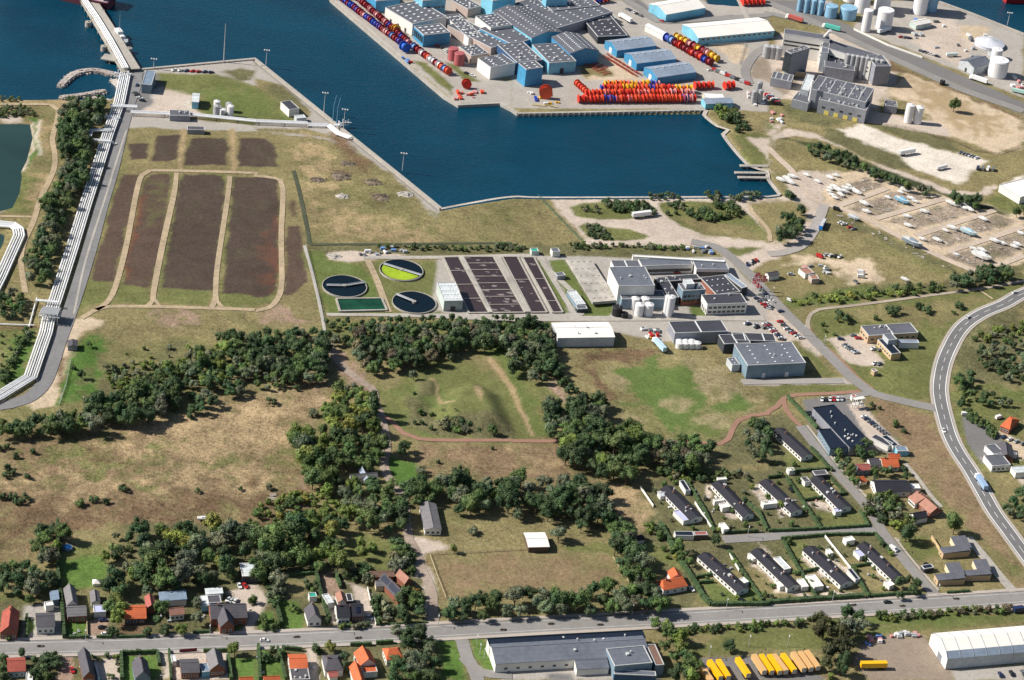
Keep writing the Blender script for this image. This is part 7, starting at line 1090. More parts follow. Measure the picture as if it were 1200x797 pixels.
scatter('B2 440,375 700,350 700,390 450,400', 18, CRM, 'crate', '%s crate in the scrap row north of the round tanks', 'crate', 'crates north of the tanks ', ['white', 'sky', 'silver', 'grey']); scatter('B3 810,360 920,350 940,390 840,395', 12, CRM, 'crate', '%s crate in the yard behind the long depot', 'crate', 'crates behind the depot ', WC); scatter('B4 150,450 270,440 300,490 180,500', 16, CRM, 'crate', '%s crate in the junk yard', 'crate', 'crates in the junk yard ', ['silver', 'white', 'pink', 'grey']); scatter('B3 600,740 680,740 690,797 610,797', 14, CRM, 'crate', '%s crate on the works forecourt below the silos', 'crate', 'crates on the forecourt ', ['white', 'red', 'yellow', 'grey']); scatter('D4 440,600 530,590 540,620 450,640', 8, CRM, 'crate', '%s skip beside the trailer yard trees', 'crate', 'skips by the trailer yard ', ['pink', 'white', 'sky']); scatter('D4 550,585 715,575 715,600 560,600', 12, CRM, 'crate', '%s sack of scrap along the hangar yard edge', 'scrap sack', 'scrap along the yard edge ', ['white', 'silver', 'pink']); scatter('A3 40,430 230,430 230,490 60,490', 12, CRM, 'crate', '%s crate on the quay near the huge drum', 'crate', 'crates near the huge drum ', ['white', 'sky', 'blue', 'yellow']); scatter('A2 920,435 1060,430 1050,460 930,465', 12, CRM, 'crate', '%s steel cradle at the quay corner', 'cradle', 'cradles at the quay corner ', ['orange', 'pink', 'white']); scatter('A3 1090,430 1180,430 1190,490 1090,500', 14, CRM, 'crate', '%s crate around the silver plant east of the drums', 'crate', 'crates east of the drums ', ['white', 'silver', 'pink']); scatter('A4 700,80 1000,120 1180,260 1000,300 640,180', 22, CRM, 'crate', '%s load standing on the east quay', 'crate', 'loads on the east quay ', ['white', 'silver', 'sky', 'grey'], (.9, 2.2)); scatter('A4 1130,340 1196,400 1170,440 1100,400', 8, CRM, 'crate', '%s load below the storage tank', 'crate', 'loads below the tank ', ['white', 'pink', 'sky'], (.9, 2)); scatter('A4 0,520 80,540 60,590 0,570', 10, CRM, 'crate', '%s debris block by the basin road', 'debris', 'debris by the basin road ', ['white', 'grey', 'pink']); scatter('A2 670,260 740,300 690,290', 4, CRM, 'crate', '%s crate on the quay strip below the big blue drum', 'crate', 'crates on the quay strip ', ['red', 'sky'])
scatter('C2 20,680 80,700 90,770 20,740', 5, PAL, 'plank_pile', 'pale heap of planks on the marsh edge', 'plank pile', 'plank heaps ')
# racks of red steel cradles in the works yard
rk = MB()
for x in np.arange(-5, 5.1, 1.25):
    rk.box(x - .1, -.9, 0, x + .1, .9, .2); rk.cyl((x, -.8, .1), (x, 0, 1.2), .1, .1, 4); rk.cyl((x, .8, .1), (x, 0, 1.2), .1, .1, 4)
rk.box(-5.2, -.1, 1.1, 5.2, .1, 1.3); RKM = rk.mesh('steel_rack', M_('red_steel', (.42, .10, .07), var=.3, scale=2))
for a, b, n, g in (('A3 305,275', 'A3 440,345', 9, 'west'), ('A3 330,270', 'A3 430,320', 6, 'west'), ('A3 440,270', 'A3 570,350', 9, 'east'), ('A3 455,262', 'A3 590,345', 8, 'east')):
    p, q = GS(a)[0], GS(b)[0]
    for i in range(n):
        o = bpy.data.objects.new('steel_rack', RKM); COL.objects.link(o); o.location = p + (q - p) * (i / (n - 1)); o.rotation_euler = (0, 0, heading(p, q) + rng.uniform(-.15, .15) + (1.57 if g == 'west' else 0)); o.scale = (.7, 1, 1); tag(o, 'red steel rack in the %s lines between works and drum stack' % g, 'rack', 'steel racks, %s lines' % g)
for i, s in enumerate(('110,492', '140,496', '170,494', '195,500')): o = bpy.data.objects.new('steel_rack', rk.mesh('steel_rack', M_('yellow_steel', (.7, .55, .12)))); COL.objects.link(o); o.location = GS('A3 ' + s)[0]; o.scale = (.5, 1, .7); tag(o, 'low yellow rack on the quay in front of the huge drum', 'rack', 'yellow racks')
# tanks and silos
def silo(s, r, h, label, m=None, top='cone', cat='silo', base=0.0, legs=False, name='silo'):
    p = GS(s, base)[0]; e = empty(name, p, 0, label, cat); m = m or M_tankw; b = MB(); z0 = 1.2 if legs else 0; b.cyl((0, 0, z0), (0, 0, h), r, r, 28); b.build('shell', m, e)
    t = MB(); t.cyl((0, 0, h), (0, 0, h + r * (.28 if top == 'cone' else .1)), r * 1.02, r * (.1 if top == 'cone' else .95), 28); to = t.build('roof_cap', m, e); q = MB(); q.cyl((r * .3, 0, h), (r * .3, 0, h + r * .28 + .5), .25, .2, 6); q.build('vent', M_steel, to)
    l = MB(); l.box(-r - .25, -.35, 0, -r - .02, .35, h + .3); l.build('ladder', M_steel, e)
    if legs:
        for i in range(4): g = MB(); t_ = .785 + 1.57 * i; g.box(math.cos(t_) * r * .8 - .12, math.sin(t_) * r * .8 - .12, 0, math.cos(t_) * r * .8 + .12, math.sin(t_) * r * .8 + .12, 1.2); g.build('leg', M_steel, e)
    return e
BLT = M_('tank_blue', (.25, .45, .62), rough=.5); REDT = M_('tank_red', (.42, .11, .12), rough=.5); SLT = ribmat('silo_silver', (.42, .42, .43), .4, 1.0, .25, axis=2); BKT = M_('tank_black', (.02, .02, .022), rough=.5)
for s, r, h, lb, m, tp in (('P 1014,36', 3.6, 17, 'slim white silo nearest the harbour road', None, 'flat'), ('P 1035,33', 6.2, 15, 'broad white silo right of the slim one', None, 'flat'), ('P 1009,13', 6.0, 24, 'tall white silo behind, left of the pair', None, 'flat'), ('P 1033,10', 6.4, 18, 'tall white silo behind, right of the pair', None, 'flat'), ('P 1077,15', 5.6, 26, 'tall white silo standing apart to the east', None, 'flat'), ('P 1090,12', 5.0, 20, 'blue shaded silo touching the eastern tall one', BLT, 'flat'), ('P 995,1', 5.0, 16, 'white silo at the top edge left of the tall pair', None, 'flat'), ('P 1052,-3', 5.0, 16, 'white silo at the top edge between the tall silos', None, 'flat'),
                           ('P 973,19', 5.0, 8.5, 'small pale blue storage tank', BLT, 'flat'), ('P 993,21', 6.6, 8.5, 'broad pale blue storage tank beside the small one', BLT, 'flat'), ('P 1168,88', 7.2, 12, 'white storage tank beside the grey gabled shed', None, 'flat'), ('P 1167,68', 4.2, 7, 'small white tank behind the storage tank', None, 'flat'), ('P 1159,53', 11.5, 2.2, 'very wide flat domed tank on the east quay', M_('dome_silver', (.60, .62, .68), rough=.35), 'cone'),
                           ('P 1063.5,143', 3.0, 13.5, 'left white silo of the pair on the bare lot', None, 'cone'), ('P 1074.5,144', 3.0, 12.5, 'right white silo of the pair on the bare lot', None, 'cone'), ('Z430/0/7.973 800,555', 3.6, 8.5, 'left dark red silo by the rose hall', REDT, 'flat'), ('Z430/0/7.973 858,600', 3.6, 8.5, 'right dark red silo by the rose hall', REDT, 'flat'),
                           ('Z890/20/7.973 60,372', 3.0, 9, 'silver silo at the west end of the grain works', SLT, 'cone'), ('Z890/20/7.973 112,378', 3.0, 9, 'second silver silo of the grain works', SLT, 'cone'), ('Z890/20/7.973 165,386', 3.0, 9, 'third silver silo of the grain works', SLT, 'cone'),
                           ('Z700/300/9.97 800,688', 2.0, 13, 'tall white silo of the works, left of three', None, 'cone'), ('Z700/300/9.97 828,700', 2.0, 13, 'tall white silo of the works, front of three', None, 'cone'), ('Z700/300/9.97 850,672', 2.0, 12, 'tall white silo of the works, rear of three', None, 'cone'), ('Z700/300/9.97 430,610', 2.6, 7, 'stout white silo before the factory, rear left', None, 'cone'), ('Z700/300/9.97 480,690', 2.8, 7.5, 'stout white silo before the factory, front left', None, 'cone'), ('Z700/300/9.97 545,608', 2.6, 7, 'stout white silo before the factory, rear right', None, 'cone'), ('Z700/300/9.97 590,688', 2.8, 7.5, 'stout white silo before the factory, front right', None, 'cone'),
                           ('Z700/300/9.97 228,690', 3.0, 5.5, 'black round tank on the lawn corner', BKT, 'flat'), ('Z700/300/9.97 310,712', 2.4, 2.6, 'lower dark round tank beside the black one', BKT, 'flat'), ('P 1104,99', 2.0, 3, 'small dark tank on the east quay', BKT, 'flat')):
    silo(s, r, h, lb, m, tp, 'storage tank' if 'tank' in lb else 'silo', name='storage_tank' if 'tank' in lb else 'silo')
for i in range(8):
    e = silo('P %f,%f' % (936 + i * 4.0 - (i % 2) * 2, 13 + i * .7 - (i % 2) * 4), 2.0, 11, 'slim blue silo in the cluster at the top edge', BLT, 'cone'); e['group'] = 'slim blue silos'
for i in range(8):
    e = silo('Z890/20/7.973 %f,%f' % (795 + i * 45, 545 + i * 8), 1.9, 17, 'silver silo in the row behind the malting blocks', SLT, 'cone'); e['group'] = 'silver silo row'
for i in range(7):
    e = silo('Z780/370/7.973 %f,%f' % (125 + (i % 4) * 55, 296 - (i // 4) * 22), 2.3, 3.4, 'white round tank in the fenced yard under the dark workshop', None, 'cone', 'storage tank', name='storage_tank'); e['group'] = 'white tanks under the workshop'
for i, (u, v) in enumerate(((1010, 545), (1012, 510), (1020, 530), (1075, 545), (1068, 520), (1040, 535))):
    e = silo('A1 %d,%d' % (u, v), 2.2, (8, 6, 5, 8, 6, 4)[i], 'silver process tank beside the long wharf pipe rack', M_tankw if i % 2 else SLT, 'cone', 'storage tank', name='storage_tank'); e['group'] = 'process tanks by the wharf rack'
for i, (u, v, hh) in enumerate(((1140, 470, 14), (1155, 480, 10), (1125, 480, 9), (1150, 455, 12))):
    e = silo('A3 %d,%d' % (u, v), 1.8, hh, 'slim silver tower of the plant east of the drums', SLT, 'cone', 'tower', name='process_tower'); e['group'] = 'silver plant towers'
ch = MB(); p = GS('Z890/80/7.973 452,378')[0]; ch.cyl((0, 0, 0), (0, 0, 22), .95, .8, 14); o = ch.build('chimney_stack', M_tankw); o.location = p; tag(o, 'tall white chimney in front of the grain works', 'chimney')
cv = MB(); a, b = GS('Z890/20/7.973 545,330')[0], GS('Z890/20/7.973 655,160', 24)[0]; b = Vector((b.x, b.y, 27)); cv.cyl((0, 0, 8), b - a, 1.1, 1.1, 8); o = cv.build('conveyor_gallery', M_tankw); o.location = a; tag(o, 'slanting white conveyor rising over the grain works roof', 'conveyor')
# round and rectangular basins
def rnd_tank(s, rpx, label, ang, arms, surf):
    p = GS(s)[0]; r = rpx / pxm(p); e = empty('settling_tank', p, 0, label, 'settling tank'); w = MB(); n = 48
    for i in range(n):
        a, b = 6.2832 * i / n, 6.2832 * (i + 1) / n; q = lambda t, k, z: (k * math.cos(t), k * math.sin(t), z)
        w.poly([q(a, r, -.3), q(b, r, -.3), q(b, r, .9), q(a, r, .9)]); w.poly([q(a, r, .9), q(b, r, .9), q(b, r - .45, .9), q(a, r - .45, .9)]); w.poly([q(a, r - .45, .9), q(b, r - .45, .9), q(b, r - .45, .2), q(a, r - .45, .2)])
    w.build('rim_wall', M_wall2, e); c = MB(); c.cyl((0, 0, 0), (0, 0, .45), r - .45, n=n); c.build('dark_water', M_tw, e)
    if surf: g = MB(); g.poly([((r - 1.6) * math.cos(t), (r - 1.6) * math.sin(t), .48) for t in np.linspace(surf[0], surf[1], 26)]); g.build('green_scum', M_('algae', (.30, .42, .02), var=.2, scale=.5), e)
    for t, k0, k1 in arms:
        d = Vector((math.cos(t), math.sin(t), 0)); nn = Vector((-d.y, d.x, 0)); bm_ = MB()
        for y in (-.9, .9): bm_.cyl(d * (k0 * r) + nn * y + Vector((0, 0, 1.5)), d * (k1 * r) + nn * y + Vector((0, 0, 1.5)), .16, .16, 5)
        bm_.poly([d * (k0 * r) + nn * .9 + Vector((0, 0, 1.2)), d * (k1 * r) + nn * .9 + Vector((0, 0, 1.2)), d * (k1 * r) - nn * .9 + Vector((0, 0, 1.2)), d * (k0 * r) - nn * .9 + Vector((0, 0, 1.2))]); bm_.build('scraper_bridge', M_steel, e)
    c = MB(); c.cyl((0, 0, .2), (0, 0, 1.6), 1.2, 1.2, 10); c.build('centre_column', M_wall2, e)
M_tw = water_mat('tank_water', (.004, .011, .018), .12, .1, .6); M_brown = mat('aerated_sludge', (.050, .034, .036), .35, .18, .5, spec=.4); M_foam = mat('foam', (.24, .20, .20), .8, .3, .7)
rnd_tank('P 403.7,336.5', 26.5, 'round settling tank with dark water, west of the three', 0, ((.55, 0, 1), (3.35, 0, .8)), None); rnd_tank('P 485.3,355.5', 26.3, 'round settling tank with one straight bridge beside the pale cube', 0, ((2.65, 0, 1),), None); rnd_tank('P 470.2,317.5', 26, 'round settling tank half covered with bright green scum', 0, ((-.35, -.9, 1),), (-3.5, -.35))
def rect_basin(corners, label, cross, surf, foam=0, wh_=.7, name='aeration_basin', cat='basin', fl=None):
    P = [v for v in GS(corners)]; cen = sum(P, Vector()) / 4; e = empty(name, cen, 0, label, cat); P = [v - cen for v in P]
    w = MB(); f = MB(); f.poly([v + Vector((0, 0, .35)) for v in P]); f.build('basin_surface', surf, e)
    def wall(a, b, t, z): 
        d = (b - a).normalized(); nn = Vector((-d.y, d.x, 0)) * t / 2; m = MB(); m.prism([a + nn, b + nn, b - nn, a - nn], -.2, z); return m
    for i in range(4): wall(P[i], P[(i + 1) % 4], 1.1, wh_ + i * .004).build('basin_wall', M_wall2, e)
    for t in cross: wall(P[0].lerp(P[1], t), P[3].lerp(P[2], t), .5, wh_ - .06).build('cross_wall', M_wall2, e)
    for k in range(foam):
        u, v = rng.random(), rng.random(); c = P[0].lerp(P[1], u).lerp(P[3].lerp(P[2], u), v); m = MB(); n = 9; r = rng.uniform(.5, 2.2); m.poly([c + Vector((math.cos(6.283 * j / n) * r * rng.uniform(.4, 1.6), math.sin(6.283 * j / n) * r * rng.uniform(.3, .8), .37 + k * .002)) for j in range(n)]); m.build('foam_patch', M_foam, e)
    return e
rect_basin('B2 375,602 392,660 612,655 588,600', 'rectangular tank with green algae below the west round tank', (), mat('green_water', (.012, .07, .035), .2, .3, .12), 0, .9, 'algae_tank')
rect_basin('B2 875,408 995,668 1088,666 948,406', 'brown aeration basin left of the first walkway', (.25, .5, .75), M_brown, 3); rect_basin('B2 968,405 1105,667 1256,665 1110,405', 'foaming aeration basin between the two walkways', (.12, .24, .36, .48, .6, .72, .86), M_brown, 34); rect_basin('B2 1150,405 1285,665 1360,664 1222,405', 'brown aeration basin right of the second walkway', (.42,), M_brown, 5); rect_basin('B3 48,408 190,665 238,664 103,407', 'narrow outer channel basin at the east side', (.4, .8), M_brown, 2)
sc = [v for v in GS('B3 0,400 60,512 50,540 80,620 75,665')]
wk = MB(); P = GS('B2 1108,405 1256,665 1285,665 1140,405'); wk.prism([(v.x, v.y) for v in P], 0, 1.0); o = wk.build('basin_walkway', M_wall2); tag(o, 'broad concrete walkway between foaming and east basins', 'walkway'); wk = MB(); P = GS('B2 950,405 1088,667 1105,667 968,405'); wk.prism([(v.x, v.y) for v in P], 0, 1.0); o = wk.build('basin_walkway', M_slab); tag(o, 'concrete walkway between west and foaming basins', 'walkway')
P = GS('B3 252,420 376,625 490,616 366,420', 1.6); r_ = empty('covered_reservoir', P[0], 0, 'broad stained concrete slab over the covered reservoir', 'reservoir'); m = MB(); m.prism([(v.x - P[0].x, v.y - P[0].y) for v in P], -.2, 1.6); m.build('slab', M_slab, r_)
for i in range(24): m = MB(); u, v = (i % 4 + .5) / 4, (i // 4 + .5) / 6; c = P[0].lerp(P[1], v).lerp(P[3].lerp(P[2], v), u) - P[0]; m.box(c.x - .5, c.y - .5, 1.6, c.x + .5, c.y + .5, 2.0); m.build('hatch', M_wall2, r_)
# pipelines
def pipes(s, n, sp, r, z, label, name='pipeline', sup=14, parent_h=None):
    line = [Vector((v.x, v.y, 0)) for v in GS(s)]; o0 = line[0].copy(); e = empty(name, o0, 0, label, 'pipeline')
    for i in range(n):
        off_ = offset(line, (i - (n - 1) / 2) * sp); m = MB(); rr = r * (1, .7, .85, .6)[i % 4]; m.tube([v - o0 + Vector((0, 0, z + .004 * i)) for v in off_], rr, 8); m.build('pipe', M_pipe, e, smooth=False)
    for a, b in zip(line, line[1:]):
        d = b - a; k = max(1, int(d.length / sup)); t = d.normalized(); nn = Vector((-t.y, t.x, 0)) * (n * sp / 2 + .5)
        for j in range(k):
            c = a + d * (j / k) - o0; m = MB(); m.cyl(c + nn + Vector((0, 0, z - r - .15)), c - nn + Vector((0, 0, z - r - .15)), .18, .18, 4)
            for q in (-1, 1): m.cyl(c + nn * q * .85, c + nn * q * .85 + Vector((0, 0, z - r)), .16, .16, 4)
            m.build('support', M_wall2, e)
pipes('P 147,88 140,122 127,158 114,200 101,240 85,292 66,351 57,377 54,392 36,444 0,466 -30,482', 6, 1.35, .52, 1.5, 'broad bundle of silver pipelines running beside the access road'); pipes('A1 610,536 900,548 A2 0,578 240,588', 3, 1.5, .5, 2.2, 'triple white pipe rack along the wharf road'); pipes('A2 240,588 340,592 385,630 440,650', 4, 1.4, .45, 1.2, 'white pipes bending along the quay to the loading arm')
pipes('B1 -20,255 60,262 85,280 90,310 0,510 -30,570', 5, 1.5, .6, 1.2, 'looping white pipes at the left edge'); pipes('A1 520,625 425,628 415,672 515,676', 3, 1.3, .45, 3.0, 'white expansion loop on the west side of the pipelines'); pipes('B1 165,632 215,636 275,642', 2, 1.2, .5, 4, 'white pipe bridge crossing at the manifold'); pipes('B1 172,600 135,735', 1, 1, .4, .8, 'single pale pipe slanting down to the verge'); pipes('B1 -20,722 160,728', 1, 1, .4, .8, 'single pale pipe across the brown ground'); pipes('A1 515,515 640,520', 3, 1.3, .5, 3.6, 'white pipe bridge at the head of the wharf rack')
pipes('P 147,85 129,52 112,24 92,-5 80,-25', 4, 1.3, .5, 3.4, 'bundle of pale pipes along the jetty'); 
fr_ = empty('pipe_manifold', GS('B1 235,700')[0], 0, 'steel valve manifold standing over the pipelines', 'manifold'); 
for i in range(5):
    m = MB(); x = -5 + 2.5 * i; m.box(x - .2, -5, 0, x + .2, -4.6, 6); m.box(x - .2, 4.6, 0, x + .2, 5, 6); m.box(x - .2, -5, 6, x + .2, 5, 6.3); m.build('portal_frame', M_steel, fr_)
for i in range(4): m = MB(); m.cyl((-6, -3.6 + 2.4 * i, 4.6), (6, -3.6 + 2.4 * i, 4.6), .45, .45, 7); m.build('pipe', M_pipe, fr_)
m = MB(); m.box(-5, -4, 6.3, 5, 4, 6.5); m.build('deck_grating', M_('grating', (.30, .31, .33)), fr_)
for s, lb in (('A1 520,560', 'tangle of valves where the wharf rack joins the pipelines'), ('A1 575,360', 'tangle of valves at the root of the jetty'), ('A2 400,590', 'loading gear at the quay end of the pipes')):
    e = empty('valve_station', GS(s)[0], .3, lb, 'valve station')
    for i in range(7): m = MB(); x, y = rng.uniform(-5, 5), rng.uniform(-3, 3); m.cyl((x, y, 0), (x, y, rng.uniform(2, 5)), .35, .35, 6); m.cyl((x - 2, y, 2), (x + 2, y + rng.uniform(-1, 1), 2), .3, .3, 6); m.build('valve', M_pipe, e)
# jetty, wharf and coast works
def deck(s, w, z, label, name, m, piles=True):
    line = GS(s); line = [Vector((v.x, v.y, 0)) for v in line]; o0 = line[0].copy(); e = empty(name, o0, 0, label, 'jetty'); a, b = offset(line, w / 2), offset(line, -w / 2); k = MB()
    for i in range(len(line) - 1): k.prism([a[i] - o0, b[i] - o0, b[i + 1] - o0, a[i + 1] - o0], z - .8, z)
    k.build('deck', m, e)
    for i in range(len(line) - 1):
        d = line[i + 1] - line[i]; n = int(d.length / 9)
        for j in range(n):
            c = line[i] + d * ((j + .5) / n) - o0; t = d.normalized(); nn = Vector((-t.y, t.x, 0)) * w * .42
            for q in (-1, 1): p_ = MB(); p_.cyl(c + nn * q + Vector((0, 0, -4)), c + nn * q + Vector((0, 0, z - .8)), .4, .4, 6); p_.build('pile', M_wall2, e)
    return e
deck('P 159,84 128,34 105,-2 88,-32', 6.5, 2.2, 'long concrete jetty deck reaching out to the top left corner', 'jetty', M_conc); deck('P 147,87 129,55 112,26 94,-4', 5.5, 1.6, 'pipe trestle along the west side of the jetty', 'pipe_trestle', M_wall2); deck('A1 480,270 560,285', 9, 1.4, 'pale platform branching off the jetty to the west', 'platform', M_wall2); deck('A3 1065,775 1196,777', 3, .4, 'upper mooring pier at the east end of the basin', 'mooring_pier', M_wall2); deck('B3 1040,10 1190,12', 3, .4, 'middle mooring pier at the east end of the basin', 'mooring_pier', M_wall2); deck('B3 1055,32 1196,34', 3, .4, 'lower mooring pier at the east end of the basin', 'mooring_pier', M_wall2)
for s, lb in (('A1 485,225', 'round mooring dolphin at the platform'), ('A1 412,112', 'round mooring dolphin farther out'), ('A1 475,60', 'small dolphin east of the jetty'), ('A1 603,235', 'small dolphin at the east root of the jetty')): m = MB(); m.cyl((0, 0, -4), (0, 0, 1.8), 2.4, 2.2, 16); m.cyl((0, 0, 1.8), (0, 0, 2.6), .5, .5, 8); o = m.build('mooring_dolphin', M_wall2); o.location = GS(s)[0]; tag(o, lb, 'dolphin')
def rocks(s, w, label):
    line = smooth_line(GS(s), 1.0); o0 = line[0].copy(); m = MB(); r = random.Random(3); a_, b_ = offset(line, w * .75), offset(line, -w * .75)
    for i in range(len(line) - 1): m.prism([a_[i] - o0, b_[i] - o0, b_[i + 1] - o0, a_[i + 1] - o0], -3.6, .1)
    for p in line:
        for k in range(4):
            c = p - o0 + Vector((r.uniform(-w, w), r.uniform(-w, w), 0)); d = 1 - min(1, (c - (p - o0)).length / (w * 1.3)); q = r.uniform(.7, 1.5); m.box(c.x - q, c.y - q * .8, -3.5, c.x + q, c.y + q * .8, -1.2 + d * 2.0 + r.uniform(-.3, .4), q * .35)
    o = m.build('breakwater', M_('granite', (.50, .44, .40), var=.3, scale=.7)); o.location = (o0.x, o0.y, 0); tag(o, label, 'breakwater')
rocks('A1 285,392 350,340 440,325 545,345', 3.0, 'curved stone breakwater west of the jetty'); rocks('A1 290,450 380,440 485,422', 2.2, 'low stone breakwater close to the shore'); rocks('A1 530,370 560,395', 3.2, 'stone spur at the jetty root'); rocks('A1 440,452 520,468', 1.4, 'loose shore stones below the pipelines')
def quay(s, label, piles=False):
    line = [Vector((v.x, v.y, 0)) for v in GS(s)]; a, b = offset(line, 1.2), offset(line, -1.0); m = MB()
    for i in range(len(line) - 1): m.prism([a[i], b[i], b[i + 1], a[i + 1]], -4, .28 + i * .003)
    if piles:
        for i in range(len(line) - 1):
            d = line[i + 1] - line[i]; n = int(d.length / 4)
            for j in range(n): c = line[i] + d * (j / n) + Vector((0, -1.6, 0)); m.box(c.x - .35, c.y - .5, -3.5, c.x + .35, c.y + .4, -.1)
    o = m.build('quay_wall', M_conc); o['kind'] = 'structure'
quay('A1 640,326 720,318 1196,274 A2 0,279 645,797 B2 863,176', ''); quay('A2 350,-2 880,450 945,491 1140,481', ''); quay('A2 1140,481 A3 2,511 28,530', ''); quay('A3 28,530 905,514', '', True); quay('A4 800,7 962,66 1200,160', '')
def shore(s, w=2.0): strip('shore_stones', s, w, -.02, M_('shore_stone', (.50, .45, .40), var=.3, scale=.8), sm=True)
shore('B2 863,178 1000,152 1196,122 B3 200,125 1196,121 B4 55,114'); shore('B4 55,112 0,38 A3 1190,797 1105,772 985,628 1010,606 960,590 897,538 908,514', 3)
# ships and small craft
sh = empty('moored_ship', GS('P 72,-8')[0], 2.9, 'red decked tanker moored at the top left corner', 'ship'); hullmb([(-40, 6, 8, -2, 4), (-20, 8, 9, -3, 4), (20, 8, 9, -3, 4), (34, 4, 6.5, -2, 5), (44, .3, 1, -1, 6)]).build('hull', M_('ship_hull', (.16, .05, .07)), sh); m = MB(); m.poly([(-39, -7.6, 4.1), (-39, 7.6, 4.1), (20, 8.6, 4.1), (34, 6, 5.1), (34, -6, 5.1), (20, -8.6, 4.1)]); m.build('deck', M_('ship_deck', (.34, .24, .27)), sh); m = MB(); m.box(-36, -6, 4.1, -26, 6, 13); m.build('bridge_house', M_tankw, sh)
sh2 = empty('moored_ship', GS('P 1196,0')[0], .3, 'dark red ship at the right end of the east quay', 'ship'); hullmb([(-14, 3, 4, -2, 3), (8, 3, 4, -2, 3), (16, .3, 1, -1, 4)]).build('hull', M_('ship_red', (.35, .02, .03)), sh2); m = MB(); m.box(-10, -2.5, 3, -4, 2.5, 7); m.build('bridge_house', M_tankw, sh2)
wb = empty('work_boat', GS('A1 565,175')[0], heading(*GS('A1 540,140 600,210')), 'grey work boat with masts moored east of the jetty', 'boat'); hullmb([(-11, 2.2, 3, -2, .6), (6, 2.4, 3.2, -2, .8), (12, .3, .8, -1, 1.6)]).build('hull', M_('grey_hull', (.35, .38, .42)), wb); m = MB(); m.box(-8, -2, .6, -1, 2, 4); m.box(1, -1.5, .6, 4, 1.5, 2.5); m.build('wheelhouse', M_tankw, wb); m = MB(); m.cyl((-3, 0, 4), (-3, 0, 17), .2, .1, 6); m.build('mast', M_steel, wb)
# masts, lamps, flags, signs
def mast(s, h, label, name='light_mast', cat='light mast', r=.35, head=True):
    e = empty(name, GS(s)[0], 0, label, cat); m = MB(); m.cyl((0, 0, 0), (0, 0, h), r, r * .5, 8); m.build('pole', M_steel, e)
    if head:
        m = MB(); m.box(-2.0, -.25, h, 2.0, .25, h + .3); m.build('crossbar', M_steel, e)
        for x in (-1.7, 0, 1.7): m = MB(); m.box(x - .45, -.6, h + .3, x + .45, .3, h + .9); m.build('floodlight', M_tankw, e)
for s, h, lb in (('A1 718,322', 7, 'floodlight mast at the jetty control building'), ('A2 47,305', 11, 'floodlight mast at the north corner of the west quay'), ('A2 317,525', 14, 'floodlight mast beside the loading arm, north one'), ('A2 409,603', 14, 'floodlight mast beside the loading arm, south one'), ('A2 684,797', 12, 'floodlight mast halfway down the west quay'), ('A4 1118,118', 10, 'floodlight mast on the east quay')): mast(s, h, lb)
mast('A1 1045,290', 29, 'tall thin radio mast on the north shore', 'radio_mast', 'radio mast', .45, False)
for i, s in enumerate(('A2 360,565', 'A2 378,578')):
    e = empty('loading_arm', GS(s)[0], 0, 'tall blue loading arm on the quay, %s one' % ('left', 'right')[i], 'loading arm'); mb_ = M_('arm_blue', (.10, .25, .38)); m = MB(); m.cyl((0, 0, 0), (0, 0, 12), .45, .35, 7); m.build('riser', mb_, e); m = MB(); m.cyl((0, 0, 12), (1, .5, 19), .3, .2, 6); m.cyl((1, .5, 19), (1.6, 0, 4), .25, .2, 6); m.build('arm', mb_, e)
fm = M_('flag_red', (.60, .015, .03)); fw = M_('flag_white', (.8, .8, .8))
flags = GS('B3 1112,575 1120,560 1132,578 1140,562 1150,580 1158,563 1165,578 1128,548')
for i, p in enumerate(flags):
    e = empty('flagpole', p, .4 + rng.uniform(-.3, .3), 'white flagpole with red and white cross flag by the office car park', 'flagpole', 'flagpoles by the car park'); m = MB(); m.cyl((0, 0, 0), (0, 0, 11), .13, .07, 6); m.build('pole', fw, e); z0 = 8.9; f = MB(); w_ = lambda x: .25 * math.sin(x * 2)
    xs = np.linspace(.1, 2.9, 8)
    for a, b in zip(xs, xs[1:]): f.poly([(a, w_(a), z0), (b, w_(b), z0), (b, w_(b), z0 + 2), (a, w_(a), z0 + 2)])
    fo = f.build('flag', fm, e); c = MB()
    for y in (-.02, .02):
        for a, b in zip(xs, xs[1:]): c.poly([(a, w_(a) + y, z0 + .85), (b, w_(b) + y, z0 + .85), (b, w_(b) + y, z0 + 1.15), (a, w_(a) + y, z0 + 1.15)])
        c.poly([(.95, w_(.95) + y, z0), (1.25, w_(1.25) + y, z0), (1.25, w_(1.25) + y, z0 + 2), (.95, w_(.95) + y, z0 + 2)])
    c.build('white_cross', fw, fo)
sg = empty('sign_frame', GS('Z940/460/7.973 515,145')[0], .5, 'white steel sign frame at the supermarket entrance', 'sign')
for x in (-3, 0, 3): m = MB(); m.box(x - .2, -1.2, 0, x + .2, -.9, 6.5); m.box(x - .2, .9, 0, x + .2, 1.2, 6.5); m.build('post', Wm['white'], sg)
for z_ in (3, 6.5): m = MB(); m.box(-3.4, -1.3, z_, 3.4, 1.3, z_ + .3); m.build('crossbeam', Wm['white'], sg)
B('small yellow kiosk at the supermarket entrance', 'shed', Z(940, 460, '455,25 470,45 510,40'), 2.6, wall='white', rm='orange', name='kiosk')
